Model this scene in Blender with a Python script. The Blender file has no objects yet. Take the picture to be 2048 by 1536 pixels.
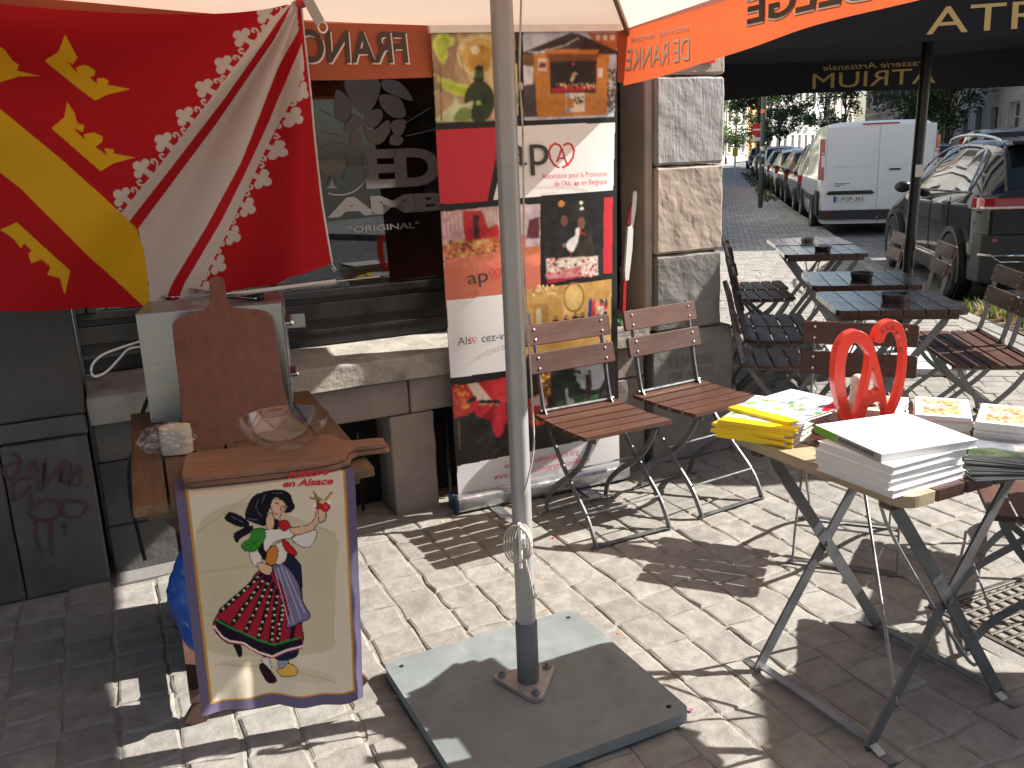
import bpy, bmesh, math, random
import numpy as np
from math import sin, cos, tan, radians, degrees, pi, sqrt, atan2, hypot
from mathutils import Vector, Matrix, Euler
random.seed(7); NR = np.random.RandomState(7)
SC = bpy.context.scene
COL = SC.collection

# ------------------------------------------------------------------ camera
FPX, PITCH, ROLL, CAMH = 1767.0, radians(14.4), radians(2.37), 1.5
_F = np.array([0, cos(PITCH), -sin(PITCH)]); _U0 = np.array([0, sin(PITCH), cos(PITCH)]); _R0 = np.array([1.0, 0, 0])
_R = _R0*cos(ROLL) - _U0*sin(ROLL)
_D = -_U0*cos(ROLL) - _R0*sin(ROLL)
CAMP = np.array([0, 0, CAMH])
cd = bpy.data.cameras.new('camera'); cam = bpy.data.objects.new('camera', cd); COL.objects.link(cam)
cd.sensor_fit = 'HORIZONTAL'; cd.sensor_width = 36.0; cd.lens = 36.0*FPX/2048; cd.clip_start = 0.05; cd.clip_end = 3000
cam.matrix_world = Matrix(((_R[0], -_D[0], -_F[0], 0), (_R[1], -_D[1], -_F[1], 0), (_R[2], -_D[2], -_F[2], CAMH), (0, 0, 0, 1)))
SC.camera = cam

# ------------------------------------------------------------------ sky, sun, exposure
SUN_AZ, SUN_EL = radians(78.0), radians(37.6)
w = bpy.data.worlds.new('World'); SC.world = w; w.use_nodes = True
wn = w.node_tree.nodes; wl = w.node_tree.links
sk = wn.new('ShaderNodeTexSky'); sk.sky_type = 'NISHITA'; sk.sun_disc = False
sk.sun_elevation = SUN_EL; sk.sun_rotation = SUN_AZ; sk.air_density = 1.0; sk.dust_density = 1.5
bg = wn['Background']; bg.inputs[1].default_value = 0.058
wl.new(sk.outputs[0], bg.inputs[0])
sd = bpy.data.lights.new('sun', 'SUN'); sd.energy = 5.0; sd.angle = radians(0.5); sd.color = (1.0, 0.96, 0.905)
sun = bpy.data.objects.new('sun', sd); COL.objects.link(sun)
SUNV = Vector((cos(SUN_EL)*sin(SUN_AZ), cos(SUN_EL)*cos(SUN_AZ), sin(SUN_EL)))
sun.rotation_euler = SUNV.to_track_quat('Z', 'Y').to_euler()
vs = SC.view_settings; vs.view_transform = 'Standard'; vs.look = 'None'; vs.exposure = 1.25; vs.gamma = 1.0; vs.use_curve_mapping = False
SC.cycles.max_bounces = 7; SC.cycles.transparent_max_bounces = 16; SC.cycles.caustics_reflective = False; SC.cycles.caustics_refractive = False

# ------------------------------------------------------------------ measuring helpers (pixel of the photograph -> point of the place)
def ray(x, y):
    d = _F*FPX + _R*(x-1024) + _D*(y-768); return d/np.linalg.norm(d)
def g(x, y, z=0.0):
    d = ray(x, y); t = (z-CAMP[2])/d[2]; return Vector(CAMP+d*t)
def proj(P):
    v = np.asarray(P, float)-CAMP; k = v@_F
    return 1024+FPX*(v@_R)/k, 768+FPX*(v@_D)/k
def hgt(x, y, P):
    d = ray(x, y); t = hypot(P[0], P[1])/hypot(d[0], d[1]); return CAMP[2]+d[2]*t
def onplane(x, y, o, nrm):
    d = ray(x, y); o = np.asarray(o, float); nrm = np.asarray(nrm, float)
    return Vector(CAMP+d*(((o-CAMP)@nrm)/(d@nrm)))
FA = radians(65.5)
FO = np.array([-.344, 3.683, 0]); FU = np.array([sin(FA), cos(FA), 0]); FN = np.array([cos(FA), -sin(FA), 0])
FM = Matrix(((FU[0], -FN[0], 0, FO[0]), (FU[1], -FN[1], 0, FO[1]), (0, 0, 1, 0), (0, 0, 0, 1)))   # facade frame: x along wall, y into wall, z up
def fac(x, y, t=0):
    P = np.array(onplane(x, y, FO+FN*t, FN)); return float((P-FO)@FU), float(P[2])
def az_frame(p, az):   # local y looks towards azimuth az (degrees from +Y, clockwise), x to its right
    a = radians(az); return Matrix(((cos(a), sin(a), 0, p[0]), (-sin(a), cos(a), 0, p[1]), (0, 0, 1, p[2] if len(p) > 2 else 0), (0, 0, 0, 1)))

# ------------------------------------------------------------------ materials
def lin(c):
    if isinstance(c, str):
        c = c.lstrip('#'); c = tuple(int(c[i:i+2], 16) for i in (0, 2, 4))
    if max(c) > 1.0: c = tuple(v/255 for v in c[:3])
    return tuple(v/12.92 if v <= .04045 else ((v+.055)/1.055)**2.4 for v in c)
def base_mat(name):
    m = bpy.data.materials.new(name); m.use_nodes = True
    return m, m.node_tree, m.node_tree.nodes['Principled BSDF']
def nd(nt, kind, **kw):
    n = nt.nodes.new(kind)
    for k, v in kw.items():
        if k.startswith('i_'):
            key = k[2:]; key = int(key) if key.isdigit() else key.replace('_', ' ')
            n.inputs[key].default_value = v
        else: setattr(n, k, v)
    return n
def mat(name, col, rough=.6, metal=0.0, var=.15, scale=8.0, bump=0.0, bscale=None, rvar=.08, coat=0.0, spec=.5, stretch=None, dark=None, darkamt=0.0, dscale=3.0, objrand=0.0, trans=0.0, coords='Object'):
    """colour with value noise, optional stain colour, roughness variation, bump, per object variation; col linear"""
    m, nt, b = base_mat(name); L = nt.links
    tc = nd(nt, 'ShaderNodeTexCoord'); src = tc.outputs[coords]
    if stretch:
        mp = nd(nt, 'ShaderNodeMapping'); mp.inputs['Scale'].default_value = stretch; L.new(src, mp.inputs[0]); src = mp.outputs[0]
    if objrand:
        oi = nd(nt, 'ShaderNodeObjectInfo'); ad = nd(nt, 'ShaderNodeVectorMath', operation='ADD')
        ml = nd(nt, 'ShaderNodeMath', operation='MULTIPLY', i_1=37.0); L.new(oi.outputs['Random'], ml.inputs[0])
        L.new(src, ad.inputs[0]); L.new(ml.outputs[0], ad.inputs[1]); src = ad.outputs[0]
    nz = nd(nt, 'ShaderNodeTexNoise', i_Scale=scale, i_Detail=8.0, i_Roughness=.6); L.new(src, nz.inputs['Vector'])
    mr = nd(nt, 'ShaderNodeMapRange', i_From_Min=.3, i_From_Max=.7, i_To_Min=1-var, i_To_Max=1+var); L.new(nz.outputs['Fac'], mr.inputs[0])
    fac_out = mr.outputs[0]
    if objrand:
        mr2 = nd(nt, 'ShaderNodeMapRange', i_To_Min=1-objrand, i_To_Max=1+objrand); L.new(oi.outputs['Random'], mr2.inputs[0])
        mm = nd(nt, 'ShaderNodeMath', operation='MULTIPLY'); L.new(fac_out, mm.inputs[0]); L.new(mr2.outputs[0], mm.inputs[1]); fac_out = mm.outputs[0]
    sc = nd(nt, 'ShaderNodeVectorMath', operation='SCALE'); sc.inputs[0].default_value = col[:3]; L.new(fac_out, sc.inputs['Scale'])
    cout = sc.outputs[0]
    if dark is not None:
        n2 = nd(nt, 'ShaderNodeTexNoise', i_Scale=dscale, i_Detail=10.0, i_Roughness=.7); L.new(src, n2.inputs['Vector'])
        m2 = nd(nt, 'ShaderNodeMapRange', i_From_Min=.5, i_From_Max=.72, i_To_Min=0.0, i_To_Max=darkamt); L.new(n2.outputs['Fac'], m2.inputs[0])
        mx = nd(nt, 'ShaderNodeMix', data_type='RGBA'); L.new(m2.outputs[0], mx.inputs[0]); L.new(cout, mx.inputs[6]); mx.inputs[7].default_value = (*dark[:3], 1); cout = mx.outputs[2]
    L.new(cout, b.inputs['Base Color'])
    r3 = nd(nt, 'ShaderNodeMapRange', i_From_Min=.3, i_From_Max=.7, i_To_Min=max(.02, rough-rvar), i_To_Max=min(1, rough+rvar)); L.new(nz.outputs['Fac'], r3.inputs[0]); L.new(r3.outputs[0], b.inputs['Roughness'])
    b.inputs['Metallic'].default_value = metal; b.inputs['Coat Weight'].default_value = coat; b.inputs['Coat Roughness'].default_value = .03
    b.inputs['Specular IOR Level'].default_value = spec
    if trans: b.inputs['Transmission Weight'].default_value = trans
    if bump:
        nb = nd(nt, 'ShaderNodeTexNoise', i_Scale=bscale or scale*3, i_Detail=6.0, i_Roughness=.65); L.new(src, nb.inputs['Vector'])
        bp = nd(nt, 'ShaderNodeBump', i_Strength=1.0, i_Distance=bump); L.new(nb.outputs['Fac'], bp.inputs['Height']); L.new(bp.outputs[0], b.inputs['Normal'])
    return m
def print_mat(name, rough=.55, transl=0.0, bump=0.0, spec=.35):
    """reads the printed ink from the colour attribute of the sheet"""
    m, nt, b = base_mat(name); L = nt.links
    at = nd(nt, 'ShaderNodeAttribute', attribute_name='ink'); L.new(at.outputs['Color'], b.inputs['Base Color'])
    b.inputs['Roughness'].default_value = rough; b.inputs['Specular IOR Level'].default_value = spec
    if bump:
        tc = nd(nt, 'ShaderNodeTexCoord'); nb = nd(nt, 'ShaderNodeTexNoise', i_Scale=9.0, i_Detail=5.0); L.new(tc.outputs['Object'], nb.inputs['Vector'])
        bp = nd(nt, 'ShaderNodeBump', i_Distance=bump); L.new(nb.outputs['Fac'], bp.inputs['Height']); L.new(bp.outputs[0], b.inputs['Normal'])
    if transl:
        tr = nd(nt, 'ShaderNodeBsdfTranslucent'); L.new(at.outputs['Color'], tr.inputs[0]); mx = nd(nt, 'ShaderNodeMixShader', i_0=transl)
        L.new(b.outputs[0], mx.inputs[1]); L.new(tr.outputs[0], mx.inputs[2]); L.new(mx.outputs[0], nt.nodes['Material Output'].inputs[0])
    return m
def cloth_mat(name, col, transl=.4, rough=.8, var=.04, weave=900.0, tcol=None):
    m, nt, b = base_mat(name); L = nt.links
    tc = nd(nt, 'ShaderNodeTexCoord'); nz = nd(nt, 'ShaderNodeTexNoise', i_Scale=3.0, i_Detail=8.0); L.new(tc.outputs['Object'], nz.inputs['Vector'])
    mr = nd(nt, 'ShaderNodeMapRange', i_From_Min=.3, i_From_Max=.7, i_To_Min=1-var, i_To_Max=1+var); L.new(nz.outputs['Fac'], mr.inputs[0])
    sc = nd(nt, 'ShaderNodeVectorMath', operation='SCALE'); sc.inputs[0].default_value = col[:3]; L.new(mr.outputs[0], sc.inputs['Scale'])
    L.new(sc.outputs[0], b.inputs['Base Color']); b.inputs['Roughness'].default_value = rough; b.inputs['Specular IOR Level'].default_value = .2
    nb = nd(nt, 'ShaderNodeTexNoise', i_Scale=14.0, i_Detail=4.0); L.new(tc.outputs['Object'], nb.inputs['Vector'])
    bp = nd(nt, 'ShaderNodeBump', i_Distance=.004); L.new(nb.outputs['Fac'], bp.inputs['Height']); L.new(bp.outputs[0], b.inputs['Normal'])
    if transl:
        tr = nd(nt, 'ShaderNodeBsdfTranslucent')
        if tcol: tr.inputs[0].default_value = (*tcol, 1)
        else: L.new(sc.outputs[0], tr.inputs[0])
        mx = nd(nt, 'ShaderNodeMixShader', i_0=transl); L.new(b.outputs[0], mx.inputs[1]); L.new(tr.outputs[0], mx.inputs[2]); L.new(mx.outputs[0], nt.nodes['Material Output'].inputs[0])
    return m
def wood_mat(name, col, col2, rough=.45, grain=(2, 40, 40), coat=.0, objrand=.12, wear=None, wearamt=0.0, bump=.0006):
    m, nt, b = base_mat(name); L = nt.links
    tc = nd(nt, 'ShaderNodeTexCoord'); oi = nd(nt, 'ShaderNodeObjectInfo')
    mp = nd(nt, 'ShaderNodeMapping'); mp.inputs['Scale'].default_value = grain; L.new(tc.outputs['Object'], mp.inputs[0])
    ml = nd(nt, 'ShaderNodeMath', operation='MULTIPLY', i_1=53.0); L.new(oi.outputs['Random'], ml.inputs[0])
    ad = nd(nt, 'ShaderNodeVectorMath', operation='ADD'); L.new(mp.outputs[0], ad.inputs[0]); L.new(ml.outputs[0], ad.inputs[1])
    nz = nd(nt, 'ShaderNodeTexNoise', i_Scale=1.0, i_Detail=9.0, i_Roughness=.62, i_Distortion=.6); L.new(ad.outputs[0], nz.inputs['Vector'])
    cr = nd(nt, 'ShaderNodeValToRGB'); cr.color_ramp.elements[0].position = .32; cr.color_ramp.elements[0].color = (*col2, 1); cr.color_ramp.elements[1].position = .68; cr.color_ramp.elements[1].color = (*col, 1)
    L.new(nz.outputs['Fac'], cr.inputs[0])
    mr = nd(nt, 'ShaderNodeMapRange', i_To_Min=1-objrand, i_To_Max=1+objrand); L.new(oi.outputs['Random'], mr.inputs[0])
    sc = nd(nt, 'ShaderNodeVectorMath', operation='SCALE'); L.new(cr.outputs[0], sc.inputs[0]); L.new(mr.outputs[0], sc.inputs['Scale']); cout = sc.outputs[0]
    n3 = nd(nt, 'ShaderNodeTexNoise', i_Scale=7.0, i_Detail=8.0, i_Roughness=.75); L.new(tc.outputs['Object'], n3.inputs['Vector'])
    if wear:
        m2 = nd(nt, 'ShaderNodeMapRange', i_From_Min=.52, i_From_Max=.68, i_To_Min=0.0, i_To_Max=wearamt); L.new(n3.outputs['Fac'], m2.inputs[0])
        mx = nd(nt, 'ShaderNodeMix', data_type='RGBA'); L.new(m2.outputs[0], mx.inputs[0]); L.new(cout, mx.inputs[6]); mx.inputs[7].default_value = (*wear, 1); cout = mx.outputs[2]
    L.new(cout, b.inputs['Base Color'])
    rr = nd(nt, 'ShaderNodeMapRange', i_From_Min=.3, i_From_Max=.7, i_To_Min=max(.05, rough-.12), i_To_Max=rough+.12); L.new(n3.outputs['Fac'], rr.inputs[0]); L.new(rr.outputs[0], b.inputs['Roughness'])
    b.inputs['Coat Weight'].default_value = coat; b.inputs['Coat Roughness'].default_value = .12
    bp = nd(nt, 'ShaderNodeBump', i_Distance=bump); L.new(nz.outputs['Fac'], bp.inputs['Height']); L.new(bp.outputs[0], b.inputs['Normal'])
    return m
def clear_mat(name, tint=(1, 1, 1), ior=1.45, rough=0.0, base=.08):
    """thin glass: transparent with a fresnel reflection"""
    m, nt, b = base_mat(name); L = nt.links; nt.nodes.remove(b)
    tr = nd(nt, 'ShaderNodeBsdfTransparent'); tr.inputs[0].default_value = (*tint, 1)
    gl = nd(nt, 'ShaderNodeBsdfGlossy'); gl.inputs['Roughness'].default_value = rough; gl.inputs[0].default_value = (1, 1, 1, 1)
    lw = nd(nt, 'ShaderNodeLayerWeight', i_Blend=.5); pw = nd(nt, 'ShaderNodeMath', operation='POWER', i_1=4.0); L.new(lw.outputs['Facing'], pw.inputs[0])
    ad = nd(nt, 'ShaderNodeMath', operation='MULTIPLY_ADD', i_1=.45, i_2=base+((ior-1)/(ior+1))**2); L.new(pw.outputs[0], ad.inputs[0])
    mx = nd(nt, 'ShaderNodeMixShader'); L.new(ad.outputs[0], mx.inputs[0]); L.new(tr.outputs[0], mx.inputs[1]); L.new(gl.outputs[0], mx.inputs[2]); L.new(mx.outputs[0], nt.nodes['Material Output'].inputs[0])
    return m

# ------------------------------------------------------------------ scene graph helpers
def link(o, parent=None):
    COL.objects.link(o)
    if parent is not None: o.parent = parent
    return o
def tag(o, label=None, cat=None, group=None, kind=None):
    if label: o['label'] = label
    if cat: o['category'] = cat
    if group: o['group'] = group
    if kind: o['kind'] = kind
    return o
def thing(name, label, cat, M=None, group=None, kind=None):
    o = bpy.data.objects.new(name, None); o.empty_display_size = .05; COL.objects.link(o)
    if M is not None: o.matrix_world = M
    return tag(o, label, cat, group, kind)
def obj(name, bm, m, parent=None, smooth=False, M=None, bev=0.0, seg=1, auto=None):
    if bev:
        es = [e for e in bm.edges if len(e.link_faces) == 2 and e.calc_face_angle(0) > .6]
        bmesh.ops.bevel(bm, geom=es, offset=bev, offset_type='OFFSET', segments=seg, affect='EDGES', profile=.6, clamp_overlap=True)
    me = bpy.data.meshes.new(name); bm.to_mesh(me); bm.free()
    return mobj(name, me, m, parent, smooth, M, auto)
def mobj(name, me, m, parent=None, smooth=False, M=None, auto=None):
    for k in (m if isinstance(m, (list, tuple)) else [m]):
        if k is not None and len(me.materials) < (len(m) if isinstance(m, (list, tuple)) else 1): me.materials.append(k)
    if smooth: me.polygons.foreach_set('use_smooth', [True]*len(me.polygons))
    if auto is not None: me.set_sharp_from_angle(angle=radians(auto))
    o = bpy.data.objects.new(name, me); link(o, parent)
    if M is not None: o.matrix_local = M
    return o
def share(src, parent=None, M=None, name=None):
    o = bpy.data.objects.new(name or src.name.split('.')[0], src.data); link(o, parent)
    if M is not None: o.matrix_local = M
    return o
def pydata(name, vs, fs, m, parent=None, smooth=False, M=None, auto=None):
    me = bpy.data.meshes.new(name); me.from_pydata([tuple(v) for v in vs], [], [tuple(f) for f in fs]); me.update()
    return mobj(name, me, m, parent, smooth, M, auto)
def copy_tree(o, parent=None):
    c = o.copy(); COL.objects.link(c); c.parent = parent
    for ch in o.children: copy_tree(ch, c)
    return c
def BM(): return bmesh.new()
def box(bm, c, s, R=None):
    M = Matrix.Translation(Vector(c)) @ (R.to_4x4() if R is not None else Matrix()) @ Matrix.Diagonal((s[0], s[1], s[2], 1))
    bmesh.ops.create_cube(bm, size=1.0, matrix=M); return bm
def bx(bm, x0, x1, y0, y1, z0, z1):
    return box(bm, ((x0+x1)/2, (y0+y1)/2, (z0+z1)/2), (x1-x0, y1-y0, z1-z0))
def sweep(bm, pts, prof, up=(0, 0, 1), closed=False, caps=True):
    """sweep a 2-D profile [(side, up)] along pts"""
    pts = [Vector(p) for p in pts]; n = len(pts); up = Vector(up); rings = []
    for i in range(n):
        if closed: d = (pts[(i+1) % n]-pts[i-1])
        else: d = pts[min(i+1, n-1)]-pts[max(i-1, 0)]
        d.normalize(); sd = d.cross(up)
        if sd.length < 1e-4: sd = d.cross(Vector((1, 0, 0)) if abs(d.x) < .9 else Vector((0, 1, 0)))
        sd.normalize(); uu = sd.cross(d).normalized()
        rings.append([bm.verts.new(pts[i]+sd*a+uu*b) for a, b in prof])
    k = len(prof)
    for i in range(n if closed else n-1):
        A, B = rings[i], rings[(i+1) % n]
        for j in range(k): bm.faces.new((A[j], A[(j+1) % k], B[(j+1) % k], B[j]))
    if caps and not closed:
        bm.faces.new(rings[0][::-1]); bm.faces.new(rings[-1])
    return bm
def circ(r, n=8, ry=None): return [(r*cos(2*pi*i/n), (ry or r)*sin(2*pi*i/n)) for i in range(n)]
def rect(a, b): return [(-a/2, -b/2), (a/2, -b/2), (a/2, b/2), (-a/2, b/2)]
def tube(bm, pts, r, n=8, **k): return sweep(bm, pts, circ(r, n), **k)
def bar(bm, pts, a, b, up=(0, 0, 1)): return sweep(bm, pts, rect(a, b), up=up)
def spline(pts, n=6):
    """Catmull-Rom through points"""
    P = [Vector(p) for p in pts]; out = []
    for i in range(len(P)-1):
        p0, p1, p2, p3 = P[max(i-1, 0)], P[i], P[i+1], P[min(i+2, len(P)-1)]
        for k in range(n):
            t = k/n; out.append(.5*((2*p1)+(p2-p0)*t+(2*p0-5*p1+4*p2-p3)*t*t+(3*p1-p0-3*p2+p3)*t**3))
    out.append(P[-1]); return out
def lathe(bm, prof, n=32, c=(0, 0, 0), cap=False):
    rings = []
    for r, z in prof: rings.append([bm.verts.new((c[0]+r*cos(2*pi*i/n), c[1]+r*sin(2*pi*i/n), c[2]+z)) for i in range(n)])
    for A, B in zip(rings, rings[1:]):
        for j in range(n): bm.faces.new((A[j], A[(j+1) % n], B[(j+1) % n], B[j]))
    if cap: bm.faces.new(rings[0][::-1]); bm.faces.new(rings[-1])
    return bm
def prism(bm, poly, z0, z1, M=None):
    """extrude an (x, y) outline from z0 to z1"""
    a = [bm.verts.new((p[0], p[1], z0)) for p in poly]; b = [bm.verts.new((p[0], p[1], z1)) for p in poly]; n = len(poly)
    f1 = bm.faces.new(a[::-1]); f2 = bm.faces.new(b)
    for i in range(n): bm.faces.new((a[i], a[(i+1) % n], b[(i+1) % n], b[i]))
    if M is not None: bmesh.ops.transform(bm, matrix=M, verts=a+b)
    return bm
def rrect(w, h, r, n=5, cx=0, cy=0):
    out = []
    for qx, qy, a0 in ((1, 1, 0), (-1, 1, 90), (-1, -1, 180), (1, -1, 270)):
        for i in range(n+1):
            a = radians(a0+90*i/n); out.append((cx+qx*(w/2-r)+r*cos(a), cy+qy*(h/2-r)+r*sin(a)))
    return out
def rough_mesh(o, amt, scale=6.0, seed=0, levels=3):
    """subdivide a small mesh and push its vertices so that the stone is uneven"""
    bm = bmesh.new(); bm.from_mesh(o.data); bmesh.ops.triangulate(bm, faces=[f for f in bm.faces if len(f.verts) > 4])
    bmesh.ops.subdivide_edges(bm, edges=bm.edges[:], cuts=levels, use_grid_fill=True)
    from mathutils import noise
    bm.normal_update()
    for v in bm.verts:
        q = v.co*scale+Vector((seed*7.1, seed*3.3, seed)); v.co += v.normal*(noise.fractal(q, .8, 2.1, 4)*amt)
    bm.to_mesh(o.data); bm.free(); return o
_fonts = {}
def text2d(s, size=1.0, bold=0.0, align='LEFT', res=4, space=1.0, shear=0.0):
    cu = bpy.data.curves.new('lettering', 'FONT'); cu.body = s; cu.size = size; cu.offset = bold; cu.align_x = align; cu.resolution_u = res; cu.space_character = space; cu.shear = shear
    o = bpy.data.objects.new('lettering', cu); COL.objects.link(o)
    dg = bpy.context.evaluated_depsgraph_get(); dg.update(); me = o.evaluated_get(dg).to_mesh()
    V = np.array([v.co[:2] for v in me.vertices]) if len(me.vertices) else np.zeros((0, 2)); F = [tuple(p.vertices) for p in me.polygons]
    bpy.data.objects.remove(o); bpy.data.curves.remove(cu); return V, F
def lettering(s, m, parent, fmap, box2=None, size=1.0, bold=0.0, name='lettering', mirror=False, space=1.0, sub=0, shear=0.0, res=4):
    """text fitted into box2=(x0,y0,x1,y1) of a surface map fmap(x,y)->point"""
    V, F = text2d(s, size, bold, res=res, space=space, shear=shear)
    if box2 is not None:
        a, b = V.min(0), V.max(0); x0, y0, x1, y1 = box2; V = (V-a)/(b-a)
        if mirror: V[:, 0] = 1-V[:, 0]
        V = V*[x1-x0, y1-y0]+[x0, y0]
    me = bpy.data.meshes.new(name); bm = bmesh.new(); vs_ = [bm.verts.new((v[0], v[1], 0)) for v in V]
    for f in F:
        try: bm.faces.new([vs_[i] for i in f])
        except ValueError: pass
    if sub: bmesh.ops.subdivide_edges(bm, edges=bm.edges[:], cuts=sub)
    for v in bm.verts: v.co = Vector(fmap(v.co.x, v.co.y))
    bm.normal_update(); bm.to_mesh(me); bm.free()
    return mobj(name, me, m, parent)

# ------------------------------------------------------------------ ink: polygons traced on flat print, evaluated at the sheet's vertices
class Ink:
    def __init__(s, X, Y, base):
        s.X, s.Y = X.ravel(), Y.ravel(); s.C = np.tile(np.array(lin(base)), (s.X.size, 1))
    def mask_poly(s, P):
        P = np.asarray(P, float); x0, y0 = P.min(0); x1, y1 = P.max(0)
        idx = np.nonzero((s.X >= x0) & (s.X <= x1) & (s.Y >= y0) & (s.Y <= y1))[0]
        X, Y = s.X[idx], s.Y[idx]; ins = np.zeros(idx.size, bool); n = len(P)
        for i in range(n):
            xa, ya = P[i]; xb, yb = P[(i+1) % n]
            if ya == yb: continue
            c = ((ya > Y) != (yb > Y)) & (X < (xb-xa)*(Y-ya)/(yb-ya)+xa); ins ^= c
        return idx[ins]
    def poly(s, P, c, a=1.0):
        i = s.mask_poly(P); s.C[i] = s.C[i]*(1-a)+np.array(lin(c))*a; return s
    def circle(s, x, y, r, c, ry=None, a=1.0):
        i = np.nonzero(((s.X-x)/r)**2+((s.Y-y)/(ry or r))**2 < 1)[0]; s.C[i] = s.C[i]*(1-a)+np.array(lin(c))*a; return s
    def ring(s, x, y, r, w_, c, ry=None):
        q = np.sqrt(((s.X-x))**2+((s.Y-y)*(r/(ry or r)))**2); s.C[np.abs(q-r) < w_/2] = lin(c); return s
    def line(s, P, w_, c, a=1.0):
        for (xa, ya), (xb, yb) in zip(P, P[1:]):
            dx, dy = xb-xa, yb-ya; L2 = dx*dx+dy*dy+1e-9
            ii = np.nonzero((s.X > min(xa, xb)-w_) & (s.X < max(xa, xb)+w_) & (s.Y > min(ya, yb)-w_) & (s.Y < max(ya, yb)+w_))[0]
            t = np.clip(((s.X[ii]-xa)*dx+(s.Y[ii]-ya)*dy)/L2, 0, 1); d = np.hypot(s.X[ii]-xa-t*dx, s.Y[ii]-ya-t*dy)
            k = ii[d < w_/2]; s.C[k] = s.C[k]*(1-a)+np.array(lin(c))*a
        return s
    def photo(s, shape, polys, seed=0, amt=.28, blur=2):
        """give the printed photographs soft edges and tonal grain"""
        rs = np.random.RandomState(seed); r, c = shape; A = s.C.reshape(r, c, 3); B = A.copy()
        for _ in range(blur):
            P = np.pad(B, ((1, 1), (1, 1), (0, 0)), 'edge'); B = (P[:-2, 1:-1]+P[2:, 1:-1]+P[1:-1, :-2]+P[1:-1, 2:]+2*P[1:-1, 1:-1])/6
        nz = np.zeros((r, c))
        for k, w_ in ((4, .3), (9, .4), (22, .45), (50, .35)):
            q = rs.randn(r//k+2, c//k+2); yi = np.linspace(0, q.shape[0]-1.001, r); xi = np.linspace(0, q.shape[1]-1.001, c); y0, x0 = yi.astype(int), xi.astype(int); fy, fx = (yi-y0)[:, None], (xi-x0)[None]
            nz += w_*(q[y0][:, x0]*(1-fy)*(1-fx)+q[y0+1][:, x0]*fy*(1-fx)+q[y0][:, x0+1]*(1-fy)*fx+q[y0+1][:, x0+1]*fy*fx)
        B = np.clip(B*(1+amt*nz)[..., None]+.012*nz[..., None], .002, .9).reshape(-1, 3)
        for P in polys: i = s.mask_poly(P); s.C[i] = B[i]
        return s
    def noise(s, x0, y0, x1, y1, cols, n, r0, r1, seed=0):
        rs = np.random.RandomState(seed)
        for k in range(n):
            x, y, r = rs.uniform(x0, x1), rs.uniform(y0, y1), rs.uniform(r0, r1); s.circle(x, y, r, cols[rs.randint(len(cols))], ry=r*rs.uniform(.5, 1.3))
        return s
def smooth_poly(P, n=6):
    """closed Catmull-Rom"""
    P = [np.array(p, float) for p in P]; out = []; m = len(P)
    for i in range(m):
        p0, p1, p2, p3 = P[i-1], P[i], P[(i+1) % m], P[(i+2) % m]
        for k in range(n):
            t = k/n; out.append(.5*((2*p1)+(p2-p0)*t+(2*p0-5*p1+4*p2-p3)*t*t+(3*p1-p0-3*p2+p3)*t**3))
    return [tuple(q) for q in out]
def sheet(name, G, ink, m, parent=None, M=None, smooth=True, thick=0.0):
    """G: (rows, cols, 3) grid of points; ink: Ink or None"""
    r, c = G.shape[:2]; me = bpy.data.meshes.new(name)
    I = np.arange(r*c).reshape(r, c); q = np.stack([I[:-1, :-1], I[1:, :-1], I[1:, 1:], I[:-1, 1:]], -1).reshape(-1, 4)
    me.vertices.add(r*c); me.vertices.foreach_set('co', G.reshape(-1).astype(np.float32))
    me.loops.add(q.size); me.loops.foreach_set('vertex_index', q.ravel().astype(np.int32))
    me.polygons.add(len(q)); me.polygons.foreach_set('loop_start', np.arange(0, q.size, 4, dtype=np.int32))
    me.update(calc_edges=True); me.validate()
    if ink is not None:
        at = me.color_attributes.new('ink', 'FLOAT_COLOR', 'POINT'); C4 = np.concatenate([ink.C, np.ones((len(ink.C), 1))], 1); at.data.foreach_set('color', C4.ravel().astype(np.float32))
    o = mobj(name, me, m, parent, smooth, M)
    if thick:
        md = o.modifiers.new('thickness', 'SOLIDIFY'); md.thickness = thick; md.offset = 0
    return o
# ================================================================== materials shared
M_paver = mat('paving stone', (.255, .238, .21), .8, var=.24, scale=16, bump=.005, bscale=24, objrand=.13, dark=(.15, .137, .118), darkamt=.6, dscale=9)
M_joint = mat('joint sand', (.25, .225, .185), .95, var=.3, scale=30, bump=.004, bscale=90)
M_stone_dark = mat('blue limestone, sooty', (.105, .10, .092), .82, var=.3, scale=4, bump=.003, bscale=40, objrand=.18, dark=(.05, .045, .04), darkamt=.6, dscale=2.5)
M_stone_warm = mat('sandstone, warm', (.42, .345, .275), .88, var=.16, scale=6, bump=.0022, bscale=30, objrand=.05, dark=(.2, .16, .13), darkamt=.35, dscale=4)
M_stone_grey = mat('limestone, tooled', (.32, .31, .30), .85, var=.14, scale=7, bump=.004, bscale=14, stretch=(9, 1, 1), objrand=.08, dark=(.14, .13, .125), darkamt=.4)
M_stone_base = mat('limestone, worn', (.20, .19, .175), .85, var=.2, scale=5, bump=.004, bscale=30, objrand=.1, dark=(.09, .085, .08), darkamt=.6)
M_sill = mat('sill stone, weathered', (.34, .31, .265), .9, var=.25, scale=6, bump=.008, bscale=22, dark=(.10, .085, .07), darkamt=.75, dscale=5)
M_band = mat('sandstone band, dusty', (.25, .205, .18), .88, var=.2, scale=5, bump=.003, bscale=30, objrand=.1, dark=(.13, .10, .085), darkamt=.5)
M_black_paint = mat('black window paint', (.012, .011, .011), .32, var=.3, scale=8, rvar=.1, bump=.0006)
M_dark_void = mat('dark interior', (.006, .006, .007), .9, var=.2)  # near-black: the darkness of unlit hollows is put into the colour
M_plaster = mat('render, cream', (.55, .50, .42), .9, var=.1, scale=1.5, bump=.003)
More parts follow.
